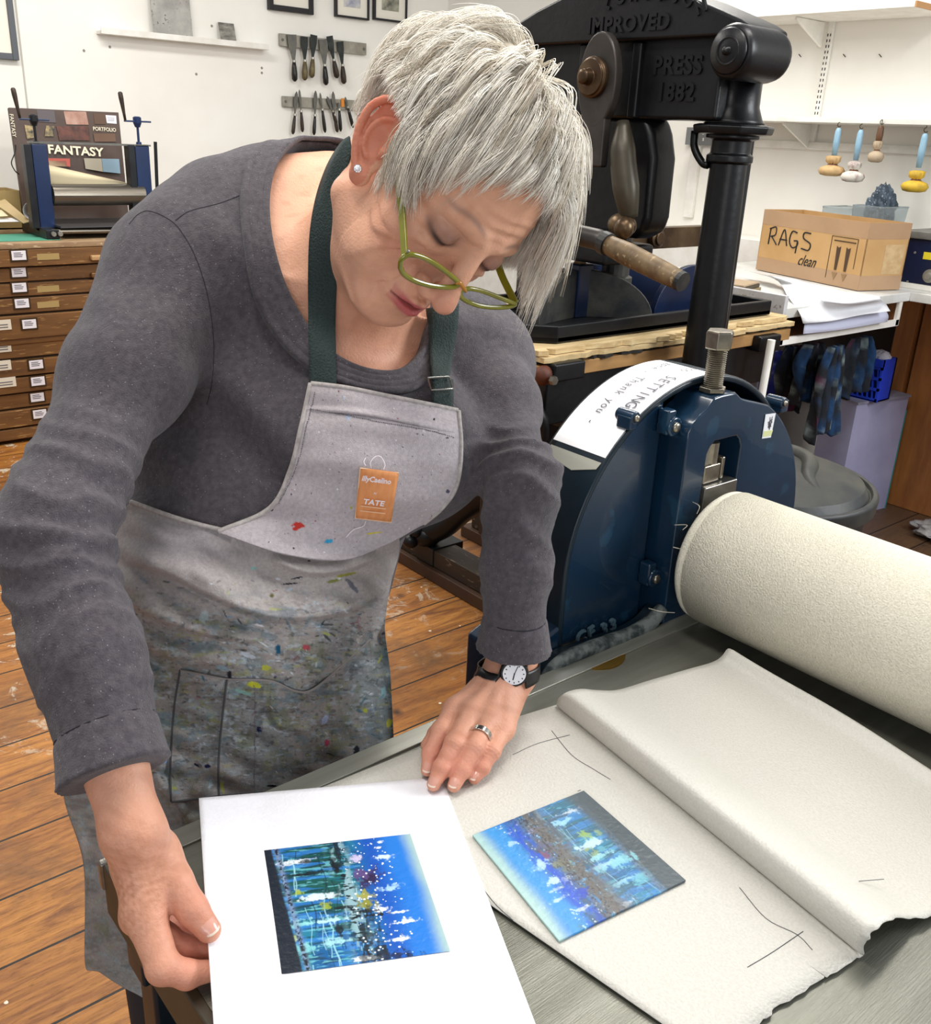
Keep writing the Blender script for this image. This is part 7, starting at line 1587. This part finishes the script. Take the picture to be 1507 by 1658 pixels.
# ---------------- ear stud, watch, ring
ep=trace(skin_head,[(579,273)],.0)[0]; vd=CAMP-ep; vd/=np.linalg.norm(vd)
st_o=MB().lathe(ep-vd*.001,vd,[(0,.0034),(.0012,.0036),(.0016,.003)],12).build('ear_stud',mat('stud_silver','d8d8dc',rough=.12,metal=1),PERSON,label='sparkling ear stud')
MB().lathe(ep+vd*.0004,vd,[(0,.0028),(.0012,.0030),(.0026,.0014),(.0028,0.0)],8).build('gem',mat('gem_white','f4f8ff',rough=.03,spec=1,coat=1),st_o)
fax=JL['wr']-JL['el']; fax=fax/np.linalg.norm(fax); wc=Z(829,1088,.960)
wp_=trace(lhand,[(832,1086)],.0)[0]; nrm_=wp_-wc; nrm_-=fax*(nrm_@fax); nrm_/=np.linalg.norm(nrm_); nrm_=nrm_*.75+(CAMP-wp_)/np.linalg.norm(CAMP-wp_)*.45; nrm_-=fax*(nrm_@fax)*.6; nrm_/=np.linalg.norm(nrm_)
wo=bpy.data.objects.new('wristwatch',None); COL.objects.link(wo); wo.parent=PERSON; OFF[wo.name]=OFF[PERSON.name]; wo['label']='black wristwatch with round white face'
rub=mat('watch_black','141416',rough=.4); wf=mat('watch_face','eef1f6',rough=.3)
c0=wp_+nrm_*.002; 
MB().lathe(c0,nrm_,[(0,.0135),(.001,.0150),(.005,.0152),(.0065,.0138)],40).build('case',rub,wo,bevel=.0004)
MB().lathe(c0+nrm_*.0062,nrm_,[(0,.0122),(.0006,.0122)],40).build('dial',wf,wo)
ux=np.cross(fax,nrm_); ux/=np.linalg.norm(ux); uy=np.cross(nrm_,ux); g=MB(); cd=c0+nrm_*.0070
for k in range(12):
    a=2*math.pi*k/12; g.obox(cd+(ux*math.cos(a)+uy*math.sin(a))*.0098,(ux*math.cos(a)+uy*math.sin(a))*.0008,(-ux*math.sin(a)+uy*math.cos(a))*.0005,nrm_*.0001)
g.build('numeral_marks',blackink if 'blackink' in globals() else rub,wo)
def hand_(a,l,w,nm): d_=ux*math.cos(a)+uy*math.sin(a); MB().obox(cd+d_*l*.42+nrm_*.0003,d_*l*.58,np.cross(nrm_,d_)*w,nrm_*.0001).build(nm,rub,wo)
dirv=lambda du,dv:(lambda p:math.atan2(p@uy,p@ux))(ond(832+du,1086+dv,1)-ond(832,1086,1))
hand_(dirv(5,-12),.0095,.0004,'minute_hand'); hand_(dirv(-2,9),.0068,.0006,'hour_hand')
# strap around the wrist
TH=np.linspace(.40,2*math.pi-.40,44); SS=(-.0085,-.004,0,.004,.0085); rad_=np.linspace(.008,.045,90); RR=np.zeros((len(TH),5))
for i,a in enumerate(TH):
    dv_=nrm_*math.cos(a)+ux*math.sin(a)
    for j,s_ in enumerate(SS):
        ds_=lhand((wc+fax*s_+dv_*rad_[:,None]).astype(np.float32)); RR[i,j]=rad_[np.argmax(ds_>.0010)] if (ds_>.0010).any() else .026
for _ in range(3): R2=RR.copy(); R2[1:-1]=(RR[:-2]+2*RR[1:-1]+RR[2:])/4; RR=np.maximum(RR,R2)*.5+R2*.5
RR=np.maximum(RR,RR.mean(1,keepdims=True))
G=np.array([[wc+fax*s_+(nrm_*math.cos(a)+ux*math.sin(a))*RR[i,j] for j,s_ in enumerate(SS)] for i,a in enumerate(TH)])
for e,sg in ((0,1),(-1,-1)): G[e]=np.array([c0+nrm_*.002+ux*.013*sg+fax*s_ for s_ in SS])
solid(MB().grid(G).build('watch_strap',rub,wo,smooth=True),.0018,0)
f_=LF[2][0]; rc=f_[0]*.38+f_[1]*.62; rax=(f_[1]-f_[0]); rax/=np.linalg.norm(rax); rr_=.0104; V=[];K_=48
upv=np.array([0,0,1.])-rax*rax[2]; upv/=np.linalg.norm(upv); sdv=np.cross(rax,upv)
rc2=rc
for i in range(K_):
    a=2*math.pi*i/K_; dv_=upv*math.cos(a)+sdv*math.sin(a); 
    P_=np.array([rc2+dv_*r for r in np.linspace(.004,.016,40)],np.float32); ds_=chain(P_,LF[2][0],LF[2][1]); r_=np.linspace(.004,.016,40)[np.argmax(ds_>.0001)]
    for s,e in ((-.0032,0),(-.0032,.0016),(.0032,.0016),(.0032,0)): V.append(rc2+rax*s+dv_*(r_+e+.0002))
F=[(i*4+j,((i+1)%K_)*4+j,((i+1)%K_)*4+(j+1)%4,i*4+(j+1)%4) for i in range(K_) for j in range(4)]
MB().add(V,F).build('finger_ring',mat('ring_silver','d8d6d0',rough=.18,metal=1),PERSON,label='broad silver ring on her ring finger',bevel=.0003)
